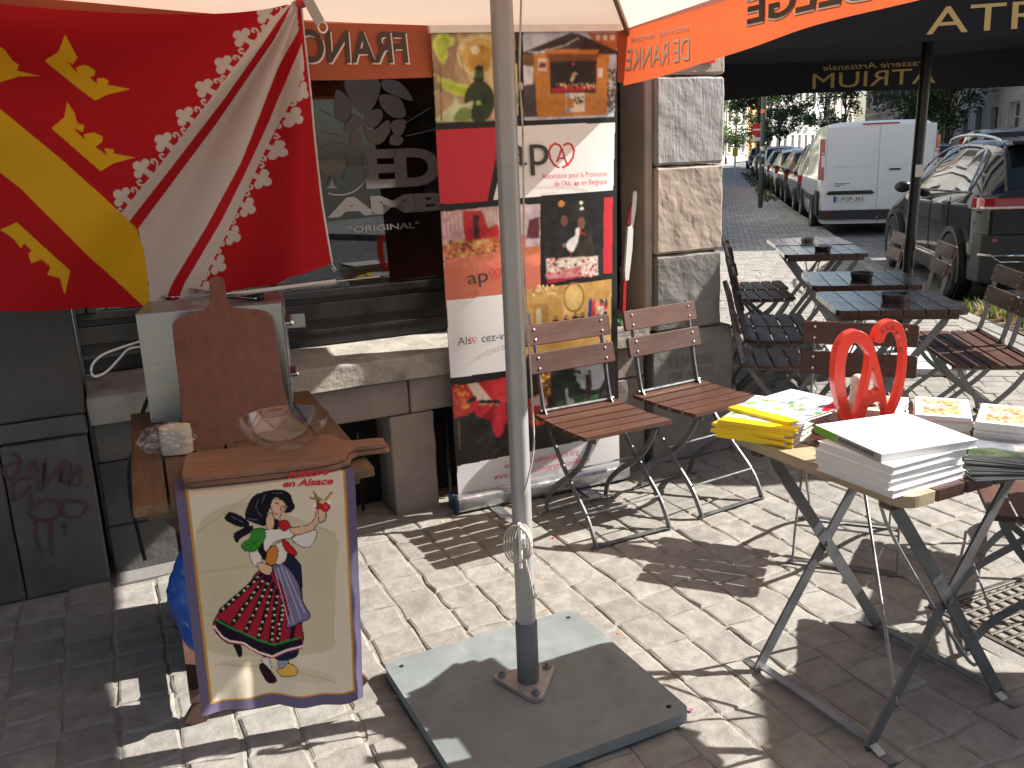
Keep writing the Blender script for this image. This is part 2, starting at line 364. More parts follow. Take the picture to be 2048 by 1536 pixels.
M_steel = mat('galvanised steel', (.30, .31, .31), .42, metal=.85, var=.18, scale=16, rvar=.14)
M_steel_dark = mat('painted grey steel', (.17, .175, .18), .42, metal=.5, var=.2, scale=18, rvar=.12)
M_chrome = mat('chrome', (.75, .75, .76), .12, metal=1.0, var=.03)
M_alu = mat('anodised aluminium', (.52, .52, .53), .3, metal=.9, var=.06, scale=20)
M_white = mat('white plastic', (.78, .77, .75), .4, var=.03)
M_black = mat('black plastic', (.015, .015, .016), .45, var=.2)
M_rubber = mat('tyre rubber', (.016, .016, .017), .8, var=.25, scale=20)
M_red_paint = mat('red paint', (.55, .02, .02), .4, var=.06)
M_white_paint = mat('white paint', (.78, .76, .72), .5, var=.06)

# ================================================================== ground, road, pavements
gm = mat('earth', (.12, .11, .09), .95, var=.2, scale=.5)
tag(pydata('ground', [(-600, -600, -.6), (600, -600, -.6), (600, 900, -.6), (-600, 900, -.6)], [(0, 1, 2, 3)], gm), kind='structure')
KERB = [(2.6, -12), (3.3, -3), (3.6, 3.0), (3.85, 5.5), (4.0, 7.0), (4.15, 8.4), (4.45, 9.8), (4.9, 12.1), (5.9, 16.6), (7.9, 25.7), (15.0, 55.3), (29.3, 116), (70, 290)]
SD = Vector((sin(radians(13.4)), cos(radians(13.4)), 0)); SR = Vector((SD.y, -SD.x, 0))     # street direction, street right
def st(a, o, z=0): p = SD*a+SR*o; return Vector((p.x, p.y, z))
def brick_ground(name, col, w_, h_, bump, rough=.8, rot=0, mortar=(.07, .065, .055), var=.25):
    m, nt, b = base_mat(name); L = nt.links
    tc = nd(nt, 'ShaderNodeTexCoord'); mp = nd(nt, 'ShaderNodeMapping'); mp.inputs['Rotation'].default_value = (0, 0, rot); L.new(tc.outputs['Object'], mp.inputs[0])
    dn = nd(nt, 'ShaderNodeTexNoise', i_Scale=3.0, i_Detail=2.0); L.new(mp.outputs[0], dn.inputs['Vector'])
    vm = nd(nt, 'ShaderNodeVectorMath', operation='SCALE'); vm.inputs['Scale'].default_value = .05; L.new(dn.outputs['Color'], vm.inputs[0])
    ad = nd(nt, 'ShaderNodeVectorMath', operation='ADD'); L.new(mp.outputs[0], ad.inputs[0]); L.new(vm.outputs[0], ad.inputs[1])
    br = nd(nt, 'ShaderNodeTexBrick'); br.inputs['Scale'].default_value = 1.0; br.inputs['Brick Width'].default_value = w_; br.inputs['Row Height'].default_value = h_; br.inputs['Mortar Size'].default_value = .010; br.inputs['Mortar Smooth'].default_value = .4
    br.inputs['Color1'].default_value = (*[c*(1-var) for c in col], 1); br.inputs['Color2'].default_value = (*[c*(1+var) for c in col], 1); br.inputs['Mortar'].default_value = (*mortar, 1); L.new(ad.outputs[0], br.inputs['Vector'])
    nz = nd(nt, 'ShaderNodeTexNoise', i_Scale=14.0, i_Detail=8.0); L.new(tc.outputs['Object'], nz.inputs['Vector'])
    mr = nd(nt, 'ShaderNodeMapRange', i_From_Min=.3, i_From_Max=.7, i_To_Min=.75, i_To_Max=1.25); L.new(nz.outputs['Fac'], mr.inputs[0])
    sc = nd(nt, 'ShaderNodeVectorMath', operation='SCALE'); L.new(br.outputs['Color'], sc.inputs[0]); L.new(mr.outputs[0], sc.inputs['Scale']); L.new(sc.outputs[0], b.inputs['Base Color'])
    b.inputs['Roughness'].default_value = rough
    h1 = nd(nt, 'ShaderNodeMath', operation='MULTIPLY', i_1=-1.0); L.new(br.outputs['Fac'], h1.inputs[0]); h2 = nd(nt, 'ShaderNodeMath', operation='MULTIPLY_ADD', i_1=.5); L.new(nz.outputs['Fac'], h2.inputs[0]); L.new(h1.outputs[0], h2.inputs[2])
    bp = nd(nt, 'ShaderNodeBump', i_Distance=bump); L.new(h2.outputs[0], bp.inputs['Height']); L.new(bp.outputs[0], b.inputs['Normal'])
    return m
M_road = brick_ground('road setts', (.20, .20, .198), .2, .13, .02, rot=-radians(13.4)+pi/2, rough=.65)
M_farpave = brick_ground('pavement setts', (.37, .365, .35), .19, .14, .02, rot=radians(13.4), mortar=(.12, .105, .085))
kr = [Vector((*p, 0)) for p in KERB]
road_v, road_f = [], []
for i, p in enumerate(kr):
    d = (kr[min(i+1, len(kr)-1)]-kr[max(i-1, 0)]).normalized(); r = Vector((d.y, -d.x, 0))
    road_v += [p+Vector((0, 0, -.12)), p+r*6.6+Vector((0, 0, -.12))]
    if i: road_f.append((2*i-2, 2*i-1, 2*i+1, 2*i))
tag(pydata('road', road_v, road_f, M_road), kind='structure')
fv, ff = [], []
for i, p in enumerate(kr):
    d = (kr[min(i+1, len(kr)-1)]-kr[max(i-1, 0)]).normalized(); r = Vector((d.y, -d.x, 0))
    fv += [p+r*6.6+Vector((0, 0, -.2)), p+r*6.6, p+r*34]
    if i: ff += [(3*i-3, 3*i-2, 3*i+1, 3*i), (3*i-2, 3*i-1, 3*i+2, 3*i+1)]
tag(pydata('pavement_across_the_street', fv, ff, M_farpave), kind='structure')
# pavement on our side: a sheet left of the kerb, sand colour under the stones
M_kerb = mat('kerb stone', (.23, .22, .205), .8, var=.2, scale=7, bump=.003, objrand=.12)
pv, pf = [], []
for i, p in enumerate(kr):
    d = (kr[min(i+1, len(kr)-1)]-kr[max(i-1, 0)]).normalized(); r = Vector((d.y, -d.x, 0))
    pv += [p-r*.14+Vector((0, 0, -.004)), p-r*(40 if i < 8 else 14)+Vector((0, 0, -.004))]
pav_near = pydata('pavement', [v+Vector((0, 0, -.0005)) for v in pv[:14]], [(2*i, 2*i+2, 2*i+3, 2*i+1) for i in range(6)], M_joint); tag(pav_near, kind='structure')
tag(pydata('pavement_along_the_street', pv[14:] if False else pv[12:], [(2*i, 2*i+2, 2*i+3, 2*i+1) for i in range(6)], M_farpave), kind='structure')
kerb = thing('kerb', None, None, kind='structure')
def kerb_stones():
    # walk along the kerb line laying stones of about a metre
    P = spline(kr[1:11], 12); acc = []; cur = P[0]; k = 0
    seg = [P[0]]; L = 0; tgt = 1.0
    for a, b in zip(P, P[1:]):
        L += (b-a).length; seg.append(b)
        if L >= tgt: acc.append((seg[0], b)); seg = [b]; L = 0; tgt = 1.0 if b.y < 30 else 6.0
    for a, b in acc:
        d = (b-a); ln = d.length; d.normalize(); bm = BM(); h = random.uniform(-.004, .004)
        bx(bm, -.14, .0, .006, ln-.006, -.3, .006+h)
        r = Vector((d.y, -d.x, 0)); Mx = Matrix(((r.x, d.x, 0, a.x), (r.y, d.y, 0, a.y), (0, 0, 1, 0), (0, 0, 0, 1)))
        o = obj('kerb_stone', bm, M_kerb, kerb, bev=.012, seg=2); o.matrix_local = Mx
kerb_stones()

# --- the terrace stones: each a worn block with its own corners
COVER = (1.125, 1.70, 1.67, 2.22)          # drain cover in facade (s, t)
def fpt(s, t, z=0): p = FO+FU*s+FN*t; return Vector((p[0], p[1], z))
def paver_mesh(w_, l_, rs):
    """top with worn rim; local x across the course, y along"""
    hw, hl = w_/2, l_/2; j = lambda a: rs.uniform(-a, a)
    q = [(-hw, -hl), (0, -hl), (hw, -hl), (hw, 0), (hw, hl), (0, hl), (-hw, hl), (-hw, 0)]
    out = [(x+j(.007), y+j(.009)) for x, y in q]; tx, ty, h = j(.02), j(.02), j(.002)
    V = [(x, y, -.05) for x, y in out]; V += [(x, y, -.006+j(.0015)) for x, y in out]
    V += [(x*.965, y*.965, -.002+h+tx*x*.5+ty*y*.5+j(.0015)) for x, y in out]; V += [(x*.86, y*.86, .001+h+tx*x+ty*y+j(.0012)) for x, y in out]; V.append((j(.02), j(.02), .001+h+j(.002)))
    F = []
    for a in (0, 8, 16):
        for k in range(8): F.append((a+k, a+(k+1) % 8, a+8+(k+1) % 8, a+8+k))
    for k in range(8): F.append((24+k, 24+(k+1) % 8, 32))
    return V, F
def in_frame(P, mgn=60):
    k = (np.array(P)-CAMP)@_F
    if k < .3: return False
    x, y = proj(P); return -mgn < x < 2048+mgn and -mgn < y < 1536+mgn*2
def kerb_x(y):
    for (xa, ya), (xb, yb) in zip(KERB, KERB[1:]):
        if ya <= y <= yb: return xa+(xb-xa)*(y-ya)/(yb-ya)
    return 99
stones = []
rs = random.Random(3); cw = .150
for i in range(-22, 42):                                   # field laid square to the facade
    s0 = i*cw; t = -.02+rs.uniform(0, .16) if s0 < 1.7 else -3+rs.uniform(0, .16)
    while t < 3.6:
        l_ = rs.uniform(.115, .195); P = fpt(s0+cw/2, t+l_/2)
        a = P.dot(SD)
        if a < 4.35 and not (COVER[0]-.085 < s0+cw/2 < COVER[1]+.085 and COVER[2]-.09 < t+l_/2 < COVER[3]+.09) and P.x < kerb_x(P.y)-.2 and in_frame(P):
            stones.append((P, cw, l_, 155.5, (P-Vector(CAMP)).length))
        t += l_
for i in range(0, 66):                                     # field along the street, rows across it
    a0 = 4.36+i*.145; o = -2.2+rs.uniform(0, .16)
    while o < 3.0:
        l_ = rs.uniform(.14, .2); P = st(a0+.072, o+l_/2)
        if P.x < kerb_x(P.y)-.22 and in_frame(P, 20) and a0 < 13.7:
            stones.append((P, .145, l_, 13.4+90, (P-Vector(CAMP)).length))
        o += l_
stones.sort(key=lambda q: q[4])
rest_v, rest_f = [], []
for n_, (P, w_, l_, az, d) in enumerate(stones):
    V, F = paver_mesh(w_-.004, l_-.001, rs); Mx = az_frame((P.x, P.y, 0), az)
    if n_ < 300: pydata('paving_stone', V, F, M_paver, pav_near, smooth=False, M=Mx)
    else:
        b0 = len(rest_v); rest_v += [Mx @ Vector(v) for v in V]; rest_f += [tuple(i+b0 for i in f) for f in F]
tag(pydata('paving_stones_beyond', rest_v, rest_f, mat('paving stone, beyond', (.255, .238, .21), .8, var=.28, scale=6, bump=.005, bscale=24, dark=(.15, .137, .118), darkamt=.55, dscale=5), pav_near), kind='stuff')
print('stones', len(stones))

# --- cast iron drain cover
M_iron = mat('cast iron', (.12, .105, .095), .55, metal=.6, var=.25, scale=20, bump=.0008)
dc = thing('drain_cover', 'cast iron waffle drain cover set in the paving under the chairs', 'drain cover', FM @ Matrix.Translation((COVER[0], -COVER[3], 0)))
dw, dd = COVER[1]-COVER[0], COVER[3]-COVER[2]
bm = BM(); bx(bm, 0, dw, 0, dd, -.03, -.010); obj('plate', bm, M_iron, dc)
bm = BM(); bx(bm, -.02, dw+.02, -.02, 0, -.03, .004); bx(bm, -.02, dw+.02, dd, dd+.02, -.03, .004); bx(bm, -.02, 0, 0, dd, -.03, .004); bx(bm, dw, dw+.02, 0, dd, -.03, .004); obj('frame', bm, M_iron, dc, bev=.002)
for a_ in ((-.085, dw+.085, -.085, -.021), (-.085, dw+.085, dd+.021, dd+.085), (-.085, -.021, -.0205, dd+.0205), (dw+.021, dw+.085, -.0205, dd+.0205)): obj('stone_surround', bx(BM(), *a_, -.03, .0015), M_paver, dc, bev=.004)
for i in range(13):
    bm = BM(); x = .02+i*(dw-.04)/12; bx(bm, x-.006, x+.006, .006, dd-.006, -.012, .001); obj('rib', bm, M_iron, dc, bev=.002)
for i in range(13):
    bm = BM(); y = .02+i*(dd-.04)/12; bx(bm, .006, dw-.006, y-.006, y+.006, -.012, .0016); obj('rib', bm, M_iron, dc, bev=.002)

# ================================================================== the corner building
cb = thing('corner_building', 'stone corner building with black framed cafe window and pillar', 'building', FM)
def blk(name, s0, s1, z0, z1, t0, t1, m, seed=0, rough=.0025, bev=.006, lev=5, par=None):
    bm = BM(); bx(bm, s0, s1, -t1, -t0, z0, z1); o = obj(name, bm, m, par or cb, bev=bev, seg=1)
    if rough: rough_mesh(o, rough, 9, seed, lev)
    return o
# left pilaster
blk('stone_block', -2.45, -1.66, .66, 1.55, -.3, .02, M_stone_dark, 1); blk('stone_block', -1.655, -1.34, .66, 1.55, -.3, .02, M_stone_dark, 2)
blk('stone_block', -2.45, -1.34, 1.555, 2.4, -.3, .02, M_stone_dark, 3)
blk('stone_block', -2.45, -1.345, .585, .655, -.3, .025, M_stone_dark, 4)
blk('stone_block', -2.45, -1.635, .0, .58, -.3, .05, M_stone_dark, 5); blk('stone_block', -1.63, -1.35, .0, .58, -.3, .05, M_stone_dark, 6)
# wall below the window
sx = [-1.332, -.97, -.60, -.105, .42, 1.085]
for i in range(5): blk('stone_block', sx[i]+.004, sx[i+1]-.004, .455, .605, -.22, .0, M_band if i > 1 else M_stone_dark, 10+i, .002)
blk('stone_block', -1.332, -1.07, .20, .45, -.22, 0, M_stone_dark, 20); blk('stone_block', -1.332, -1.07, .0, .195, -.22, 0, M_stone_dark, 21)
blk('stone_pier', -.20, .0, .0, .45, -.22, .0, M_band, 22, .005)
blk('stone_pier', -.66, -.56, .0, .45, -.22, -.03, M_stone_dark, 23, .004)
blk('stone_block', .86, 1.085, .19, .45, -.22, 0, M_band, 24, .003); blk('stone_block', .86, 1.085, .0, .185, -.22, 0, M_stone_base, 25, .003)
bm = BM(); bx(bm, -1.07, .86, .22, .3, 0, .45); obj('cellar_opening', bm, M_dark_void, cb)
for k, s in enumerate((-.50, -.41, -.32, .09, .18, .27, .36, .45, .54, .63, .72)):
    bm = BM(); tube(bm, [(s, .10, .02), (s, .10, .45)], .008, 8); obj('cellar_bar', bm, M_black_paint, cb, True)
blk('ledge', -1.335, 1.10, -.02, .012, .0, .10, M_stone_base, 26, .003, .006, 7)
# sill
for k, (a, b_) in enumerate(((-1.332, -.62), (-.616, .30), (.304, 1.09))):
    bm = BM(); prof = [(.035, .61), (.035, .705), (.028, .712), (-.27, .745), (-.27, .61)]
    va = [bm.verts.new((a, -t, z)) for t, z in prof]; vb = [bm.verts.new((b_, -t, z)) for t, z in prof]
    bm.faces.new(va); bm.faces.new(vb[::-1])
    for i in range(5): bm.faces.new((va[i], vb[i], vb[(i+1) % 5], va[(i+1) % 5]))
    bmesh.ops.recalc_face_normals(bm, faces=bm.faces); o = obj('sill', bm, M_sill, cb, bev=.004); rough_mesh(o, .004, 14, 30+k, 7)
# window: frame, dark pane, room behind
wdw = obj('window', bx(BM(), -1.33, 1.10, .25, .31, .745, .985), M_black_paint, cb, bev=.004)
for z0, z1, y0 in ((.80, .815, .242), (.86, .93, .238), (.955, .985, .232)):
    obj('frame_rail', bx(BM(), -1.33, 1.10, y0, .25, z0, z1), M_black_paint, wdw, bev=.003)
for s in (-1.33, -1.29, 1.015, 1.06): obj('frame_stile', bx(BM(), s, s+.035, .22, .30, .985, 2.5), M_black_paint, wdw, bev=.003)
obj('frame_rail', bx(BM(), -1.33, 1.10, .23, .30, 2.45, 2.6), M_black_paint, wdw, bev=.003)
M_pane = clear_mat('window glass', (.55, .55, .55), 1.5, .0, .03)
pane = obj('pane', bx(BM(), -1.255, 1.015, .262, .268, .985, 2.45), M_pane, wdw)
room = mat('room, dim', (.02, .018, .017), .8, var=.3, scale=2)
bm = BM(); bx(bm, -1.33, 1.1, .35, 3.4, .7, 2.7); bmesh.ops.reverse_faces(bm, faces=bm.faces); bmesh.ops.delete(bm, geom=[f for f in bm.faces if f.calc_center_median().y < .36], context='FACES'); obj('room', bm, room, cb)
M_warmwood = wood_mat('varnished bench wood', (.20, .10, .05), (.11, .05, .025))
obj('window_bench', bx(BM(), -1.25, -.2, .38, .7, .74, .86), M_warmwood, cb, bev=.005)
# reveal and shaft of the pillar
blk('stone_block', 1.10, 1.145, .66, 2.4, -.32, -.02, M_stone_warm, 40, .002)
for z0, z1, m_, sd_ in ((.655, 1.02, M_stone_base, 41), (1.026, 1.428, M_stone_warm, 42), (1.434, 1.825, M_stone_grey, 43), (1.831, 2.42, M_stone_warm, 44)):
    blk('pillar_block', 1.146, 1.53, z0, z1, -.35, .004, m_, sd_, .0045, .012, 20)
bm = BM(); prof = [(.03, 0), (.03, .585), (.012, .65), (-.3, .65), (-.3, 0)]
for a, b_ in ((1.11, 1.585),):
    va = [bm.verts.new((a, -t, z)) for t, z in prof]; vb = [bm.verts.new((b_, -t, z)) for t, z in prof]; bm.faces.new(va); bm.faces.new(vb[::-1])
    for i in range(5): bm.faces.new((va[i], vb[i], vb[(i+1) % 5], va[(i+1) % 5]))
bmesh.ops.recalc_face_normals(bm, faces=bm.faces); pl = obj('pillar_plinth', bm, M_stone_base, cb, bev=.006); rough_mesh(pl, .0015, 9, 50, 7)
M_carve = mat('carved letters', (.15, .143, .132), .9, var=.1)
fm = lambda x, y: (x, -.0325, y)
lettering('R.LEMAIRE', M_carve, cb, fm, (1.20, .475, 1.47, .53), name='carved_letters'); lettering('1910  ARCHTE', M_carve, cb, fm, (1.205, .415, 1.475, .455), name='carved_letters')
# upper storeys and the flank along the side street
blk('lintel', -2.45, 1.53, 2.43, 3.2, -.35, .03, M_stone_base, 60, .003, .01, 7)
blk('upper_wall', -9, 1.53, 3.2, 9.5, -.5, .0, M_plaster, 61, 0)
bm = BM(); bx(bm, -9, -2.455, -.0, 1.0, 0, 3.2); obj('wall', bm, M_stone_dark, cb)
# street sign on the top block
sg = thing('street_sign', 'white street sign with red border high on the stone pillar', 'sign', FM @ Matrix.Translation((0, -.008, 0)))
x0, z0 = fac(1426, 127); x1 = x0-.30
obj('panel', bx(BM(), x1, x0, -.004, .0, z0, z0+.20), M_white_paint, sg); bm = BM()
for a in ((x1, x0, z0, z0+.018), (x1, x0, z0+.182, z0+.20), (x1, x1+.018, z0+.018, z0+.182), (x0-.018, x0, z0+.018, z0+.182)): bx(bm, a[0], a[1], -.0075, -.0042, a[2], a[3])
obj('border', bm, M_red_paint, sg)
# graffiti on the left pilaster: sprayed strokes lying on the stone
def spray(pts, w_=.012, t=.0535):
    P = []
    for x, y in pts: s, z = fac(x, y, .052); P.append((s, -t, z))
    bm = BM(); pp = spline(P, 5); up = Vector((0, -1, 0)); L_ = []
    for i in range(len(pp)):
        d = (pp[min(i+1, len(pp)-1)]-pp[max(i-1, 0)]).normalized(); n_ = Vector((d.z, 0, -d.x))*w_*.5*random.uniform(.75, 1.15); L_.append((bm.verts.new(pp[i]+n_), bm.verts.new(pp[i]-n_)))
    for a, b_ in zip(L_, L_[1:]): bm.faces.new((a[0], b_[0], b_[1], a[1]))
    bmesh.ops.recalc_face_normals(bm, faces=bm.faces); return obj('stroke', bm, M_spray, gr)
M_spray = mat('red spray paint, faded', (.095, .045, .045), .7, var=.35, scale=18)
gr = thing('graffiti', 'faded red spray paint tag on the sooty stone at the wall foot', 'graffiti', FM)
for pts in ([(24, 905), (40, 925), (20, 960), (8, 935), (40, 925)], [(50, 955), (70, 920), (72, 962), (82, 975), (90, 925)], [(92, 915), (88, 970), (118, 930), (120, 965), (128, 920)], [(140, 925), (138, 968), (158, 930), (157, 970), (120, 960)], [(62, 955), (28, 965), (26, 1000), (48, 985), (60, 972)], [(58, 985), (66, 1012), (90, 1000), (115, 1005), (118, 1030), (90, 1040), (62, 1032), (60, 1012)], [(128, 1000), (125, 1030), (160, 1032), (172, 1008), (130, 1000)], [(70, 1040), (72, 1075), (80, 1100)], [(100, 1040), (102, 1110)], [(128, 1045), (130, 1070)]): spray(pts)

# vinyl lettering and hop cone on the pane
M_vinyl = mat('frosted vinyl', (.155, .137, .13), .75, var=.12, scale=6)
vy = thing('window_lettering', 'grey vinyl beer lettering and hop cone stuck on the cafe window', 'window lettering', FM)
TP = -.2585                                                 # just outside the pane
def pf(x, y): s, z = fac(x, y, TP); return (s, -TP, z)
def vbox(a, b): 
    s0, z0 = fac(a[0], a[1], TP); s1, z1 = fac(b[0], b[1], TP); return (s0, z0, s1, z1)
vm = lambda x, y: (x, -TP, y)
lettering('EDER', M_vinyl, vy, vm, vbox((733, 378), (1010, 290)), bold=.045, space=.9)
lettering('AMBIC', M_vinyl, vy, vm, vbox((655, 436), (985, 378)), bold=.05, space=.92)
lettering('"ORIGINAL"', M_vinyl, vy, vm, vbox((697, 466), (838, 443)), bold=.02)
def vpoly(P, name='hop_leaf', m=M_vinyl, n=4):
    bm = BM(); bm.faces.new([bm.verts.new(pf(*p)) for p in smooth_poly(P, n)]); bmesh.ops.triangulate(bm, faces=bm.faces); return obj(name, bm, m, vy)
for P in ([(690, 160), (757, 160), (752, 205), (728, 228), (705, 205)], [(672, 180), (700, 200), (705, 225), (692, 245), (672, 232)], [(765, 160), (800, 165), (826, 200), (800, 195), (768, 180)], [(760, 190), (798, 196), (812, 230), (788, 235), (764, 215)], [(700, 228), (722, 235), (718, 258), (688, 262)], [(735, 225), (760, 218), (765, 236), (748, 255), (728, 245)], [(782, 245), (810, 240), (808, 262), (792, 275)], [(726, 250), (745, 262), (775, 240), (780, 262), (760, 288), (738, 280)], [(700, 268), (720, 262), (722, 284), (705, 290)], [(784, 270), (806, 276), (800, 290), (780, 288)]): vpoly(P)
def vstroke(P, w_, name='line'):
    bm = BM(); pp = [Vector(pf(*p)) for p in P]; L_ = []
    for i in range(len(pp)):
        d = (pp[min(i+1, len(pp)-1)]-pp[max(i-1, 0)]).normalized(); n_ = Vector((d.z, 0, -d.x))*w_*.5; L_.append((bm.verts.new(pp[i]+n_), bm.verts.new(pp[i]-n_)))
    for a, b_ in zip(L_, L_[1:]): bm.faces.new((a[0], b_[0], b_[1], a[1]))
    bmesh.ops.recalc_face_normals(bm, faces=bm.faces); return obj(name, bm, M_vinyl, vy)
vstroke([(678+58*cos(a), 338+52*sin(a)) for a in np.linspace(-pi*.9, pi*.62, 40)], .006, 'badge_ring')
vpoly([(636, 322), (690, 322), (684, 345), (664, 352), (644, 345)], 'glass_bowl', n=2); vpoly([(661, 350), (667, 350), (668, 372), (676, 376), (652, 376), (660, 372)], 'glass_stem', n=2)
vstroke([(634, 315), (640, 302), (655, 306), (668, 300), (682, 302), (694, 308), (698, 326), (690, 345), (688, 360)], .004, 'foam_line')
vstroke([(812, 245), (862, 215)], .004); vstroke([(812, 272), (872, 258)], .004); vstroke([(640, 218), (690, 245)], .003); vstroke([(645, 262), (695, 275)], .003)
# ================================================================== orange market umbrella
UP0 = Vector((.012, 2.23, 0)); UD = Vector((.545, 1.79, 0)); UDr = Vector((-UD.y, UD.x, 0))
UC = [UP0+UD, UP0+UDr, UP0-UD, UP0-UDr]                       # far, left, back, right corner
RIM = [2.005, 2.06, 2.14, 2.19]; VAL = [1.79, 1.825, 1.90, 1.972]
APEX = UP0+Vector((0, 0, 2.78))
M_orange = cloth_mat('orange canvas', (.55, .15, .08), .34, tcol=(.72, .13, .04))
M_cream = cloth_mat('cream canvas', (.80, .70, .60), .45, tcol=(.85, .66, .52))
M_pole = mat('grey lacquered pole', (.35, .345, .335), .38, metal=.25, var=.08, scale=9, dark=(.25, .24, .22), darkamt=.25, dscale=12)
M_sleeve = mat('grey steel sleeve', (.13, .135, .135), .5, metal=.3, var=.18, scale=12)
M_plate = mat('blue grey painted steel plate', (.195, .22, .218), .5, var=.2, scale=5, dark=(.11, .115, .11), darkamt=.6, dscale=6, rvar=.12, bump=.0005)
um = thing('market_umbrella', 'orange and cream market umbrella with white lettering on grey pole', 'umbrella')
PANELN = 22
for k in range(4):
    a, b_ = UC[k]+Vector((0, 0, RIM[k])), UC[(k+1) % 4]+Vector((0, 0, RIM[(k+1) % 4]))
    V, F = [], []
    for i in range(PANELN+1):
        t = i/PANELN
        for j in range(PANELN+1):
            q = j/PANELN; e = a.lerp(b_, q); p = APEX.lerp(e, t); p.z -= .05*sin(pi*q)*t*sin(pi*t*.75)+.035*sin(pi*t); V.append(p)
    for i in range(PANELN):
        for j in range(PANELN): r0 = i*(PANELN+1)+j; F.append((r0, r0+1, r0+PANELN+2, r0+PANELN+1))
    pydata('canopy_panel', V, F, M_cream, um, True)
def valance_map(k):
    a, b_ = UC[k], UC[(k+1) % 4]; n_ = (b_-a).cross(Vector((0, 0, 1))).normalized(); n_ = n_ if n_.dot(a+b_-UP0*2) > 0 else -n_
    L_ = (b_-a).length
    def f(l, h, off=0.0):                                     # l metres from corner k, h height
        q = l/L_; top = RIM[k]*(1-q)+RIM[(k+1) % 4]*q; bot = VAL[k]*(1-q)+VAL[(k+1) % 4]*q
        p = a.lerp(b_, q); hh = (top-h); wv = .018*sin(l*5.3+k)*hh/.25+.010*sin(l*11+2*k)*hh/.25
        return Vector((p.x, p.y, h))+n_*(wv+off-.03*hh)
    f.n = n_; f.L = L_
    f.top = lambda l: RIM[k]*(1-l/L_)+RIM[(k+1) % 4]*l/L_; f.bot = lambda l: VAL[k]*(1-l/L_)+VAL[(k+1) % 4]*l/L_+.012*sin(l*3.1+k)
    return f
VM = []
for k in range(4):
    f = valance_map(k); VM.append(f); R_, Cc = 9, 70; G = np.zeros((R_, Cc, 3))
    for i in range(R_):
        for j in range(Cc):
            l = f.L*j/(Cc-1); t_ = f.top(l)+.012; b_ = f.bot(l); G[i, j] = f(l, t_+(b_-t_)*i/(R_-1))
    sheet('valance', G, None, M_orange, um)
M_ink = mat('printed dark ink', (.07, .045, .035), .8, var=.1); M_inkw = mat('printed white ink', (.75, .68, .6), .8, var=.05)
def pl_coord(x, y, k):
    a, b_ = UC[k], UC[(k+1) % 4]; d = (b_-a).normalized(); n_ = Vector((d.y, -d.x, 0)); P = onplane(x, y, a, n_); return (P-a).dot(d), P.z
def vtext(s, k, p_left, p_right_bot, m, side, off=.004, **kw):
    """text over the box between two pixels of valance k, read from outside (mirrored from inside)"""
    l0, z1 = pl_coord(*p_left, k); l1, z0 = pl_coord(*p_right_bot, k); f = VM[k]; lo, hi = min(l0, l1), max(l0, l1)
    lettering(s, m, um, lambda x, y: f(x, y, side*off), (lo, z0, hi, z1), mirror=kw.pop('mirror'), **kw)
# outside of valance 0 runs from the far corner (right, seen from the wall) to the left corner; seen from inside it is mirrored
for side in (-1, 1):
    for m_, dx, o in ((M_inkw, 3, .004), (M_ink, 0, .006)):
        vtext('FRANC', 0, (600+dx, 58+dx), (812+dx, 128+dx), m_, side, o, mirror=False, bold=.02, sub=1)
        vtext('BELGE', 0, (330+dx, 50+dx), (560+dx, 120+dx), m_, side, o, mirror=False, bold=.02, sub=1)
        vtext('BELGE', 3, (1497+dx, 5+dx), (1740+dx, -28+dx), m_, side, o, mirror=True, bold=.02, sub=1) if False else None
    vtext('DE RANKE', 0, (-140, 48), (110, 100), M_inkw, side, .005, mirror=False, bold=.0, sub=1)
    vtext('BROUWERIJ - BRASSERIE', 0, (-120, 14), (92, 34), M_inkw, side, .005, mirror=False, sub=1)
f3 = VM[3]                                                   # right corner (l=0) -> far corner (l=L)
def l3(d): return f3.L-d                                       # d metres from the far corner
for side in (-1, 1):
    lettering('DE RANKE', M_inkw, um, lambda x, y: f3(x, y, side*.005), (l3(.41), 1.84, l3(-.0)-.012, 1.925), bold=.0, sub=1, mirror=False)
    lettering('BROUWERIJ - BRASSERIE', M_inkw, um, lambda x, y: f3(x, y, side*.005), (l3(.40), 1.945, l3(.0)-.03, 1.968), sub=1)
    for m_, dx, o in ((M_inkw, .006, .004), (M_ink, 0, .006)):
        lettering('FRANC', m_, um, lambda x, y: f3(x, y, side*o), (l3(2.0)+dx, 1.97-dx, l3(1.45)+dx, 2.07-dx), bold=.02, sub=1)
        lettering('BELGE', m_, um, lambda x, y: f3(x, y, side*o), (l3(1.28)+dx, 1.925-dx, l3(.72)+dx, 2.025-dx), bold=.02, sub=1)
# pole, ribs, hub
bm = BM(); prof = [(.027*cos(a)*(1.0 if i % 4 else .93), .027*sin(a)*(1.0 if i % 4 else .93)) for i, a in enumerate(np.linspace(0, 2*pi, 24, endpoint=False))]
sweep(bm, [UP0+Vector((0, 0, .16)), UP0+Vector((0, 0, 1.2)), UP0+Vector((0, 0, 2.74))], prof); obj('pole', bm, M_pole, um, True, auto=40)
bm = BM(); lathe(bm, [(.031, .058), (.031, .24), (.0285, .243)], 28, UP0); obj('sleeve', bm, M_sleeve, um, True, auto=40)
bm = BM(); lathe(bm, [(.06, 2.60), (.065, 2.63), (.065, 2.68), (.03, 2.70)], 20, UP0); obj('hub', bm, M_black, um, True, auto=40)
bm = BM(); lathe(bm, [(.05, 1.98), (.055, 2.0), (.055, 2.06), (.029, 2.07)], 20, UP0); obj('runner', bm, M_black, um, True, auto=40)
M_rib = mat('rib, brown aluminium', (.20, .17, .15), .5, metal=.3)
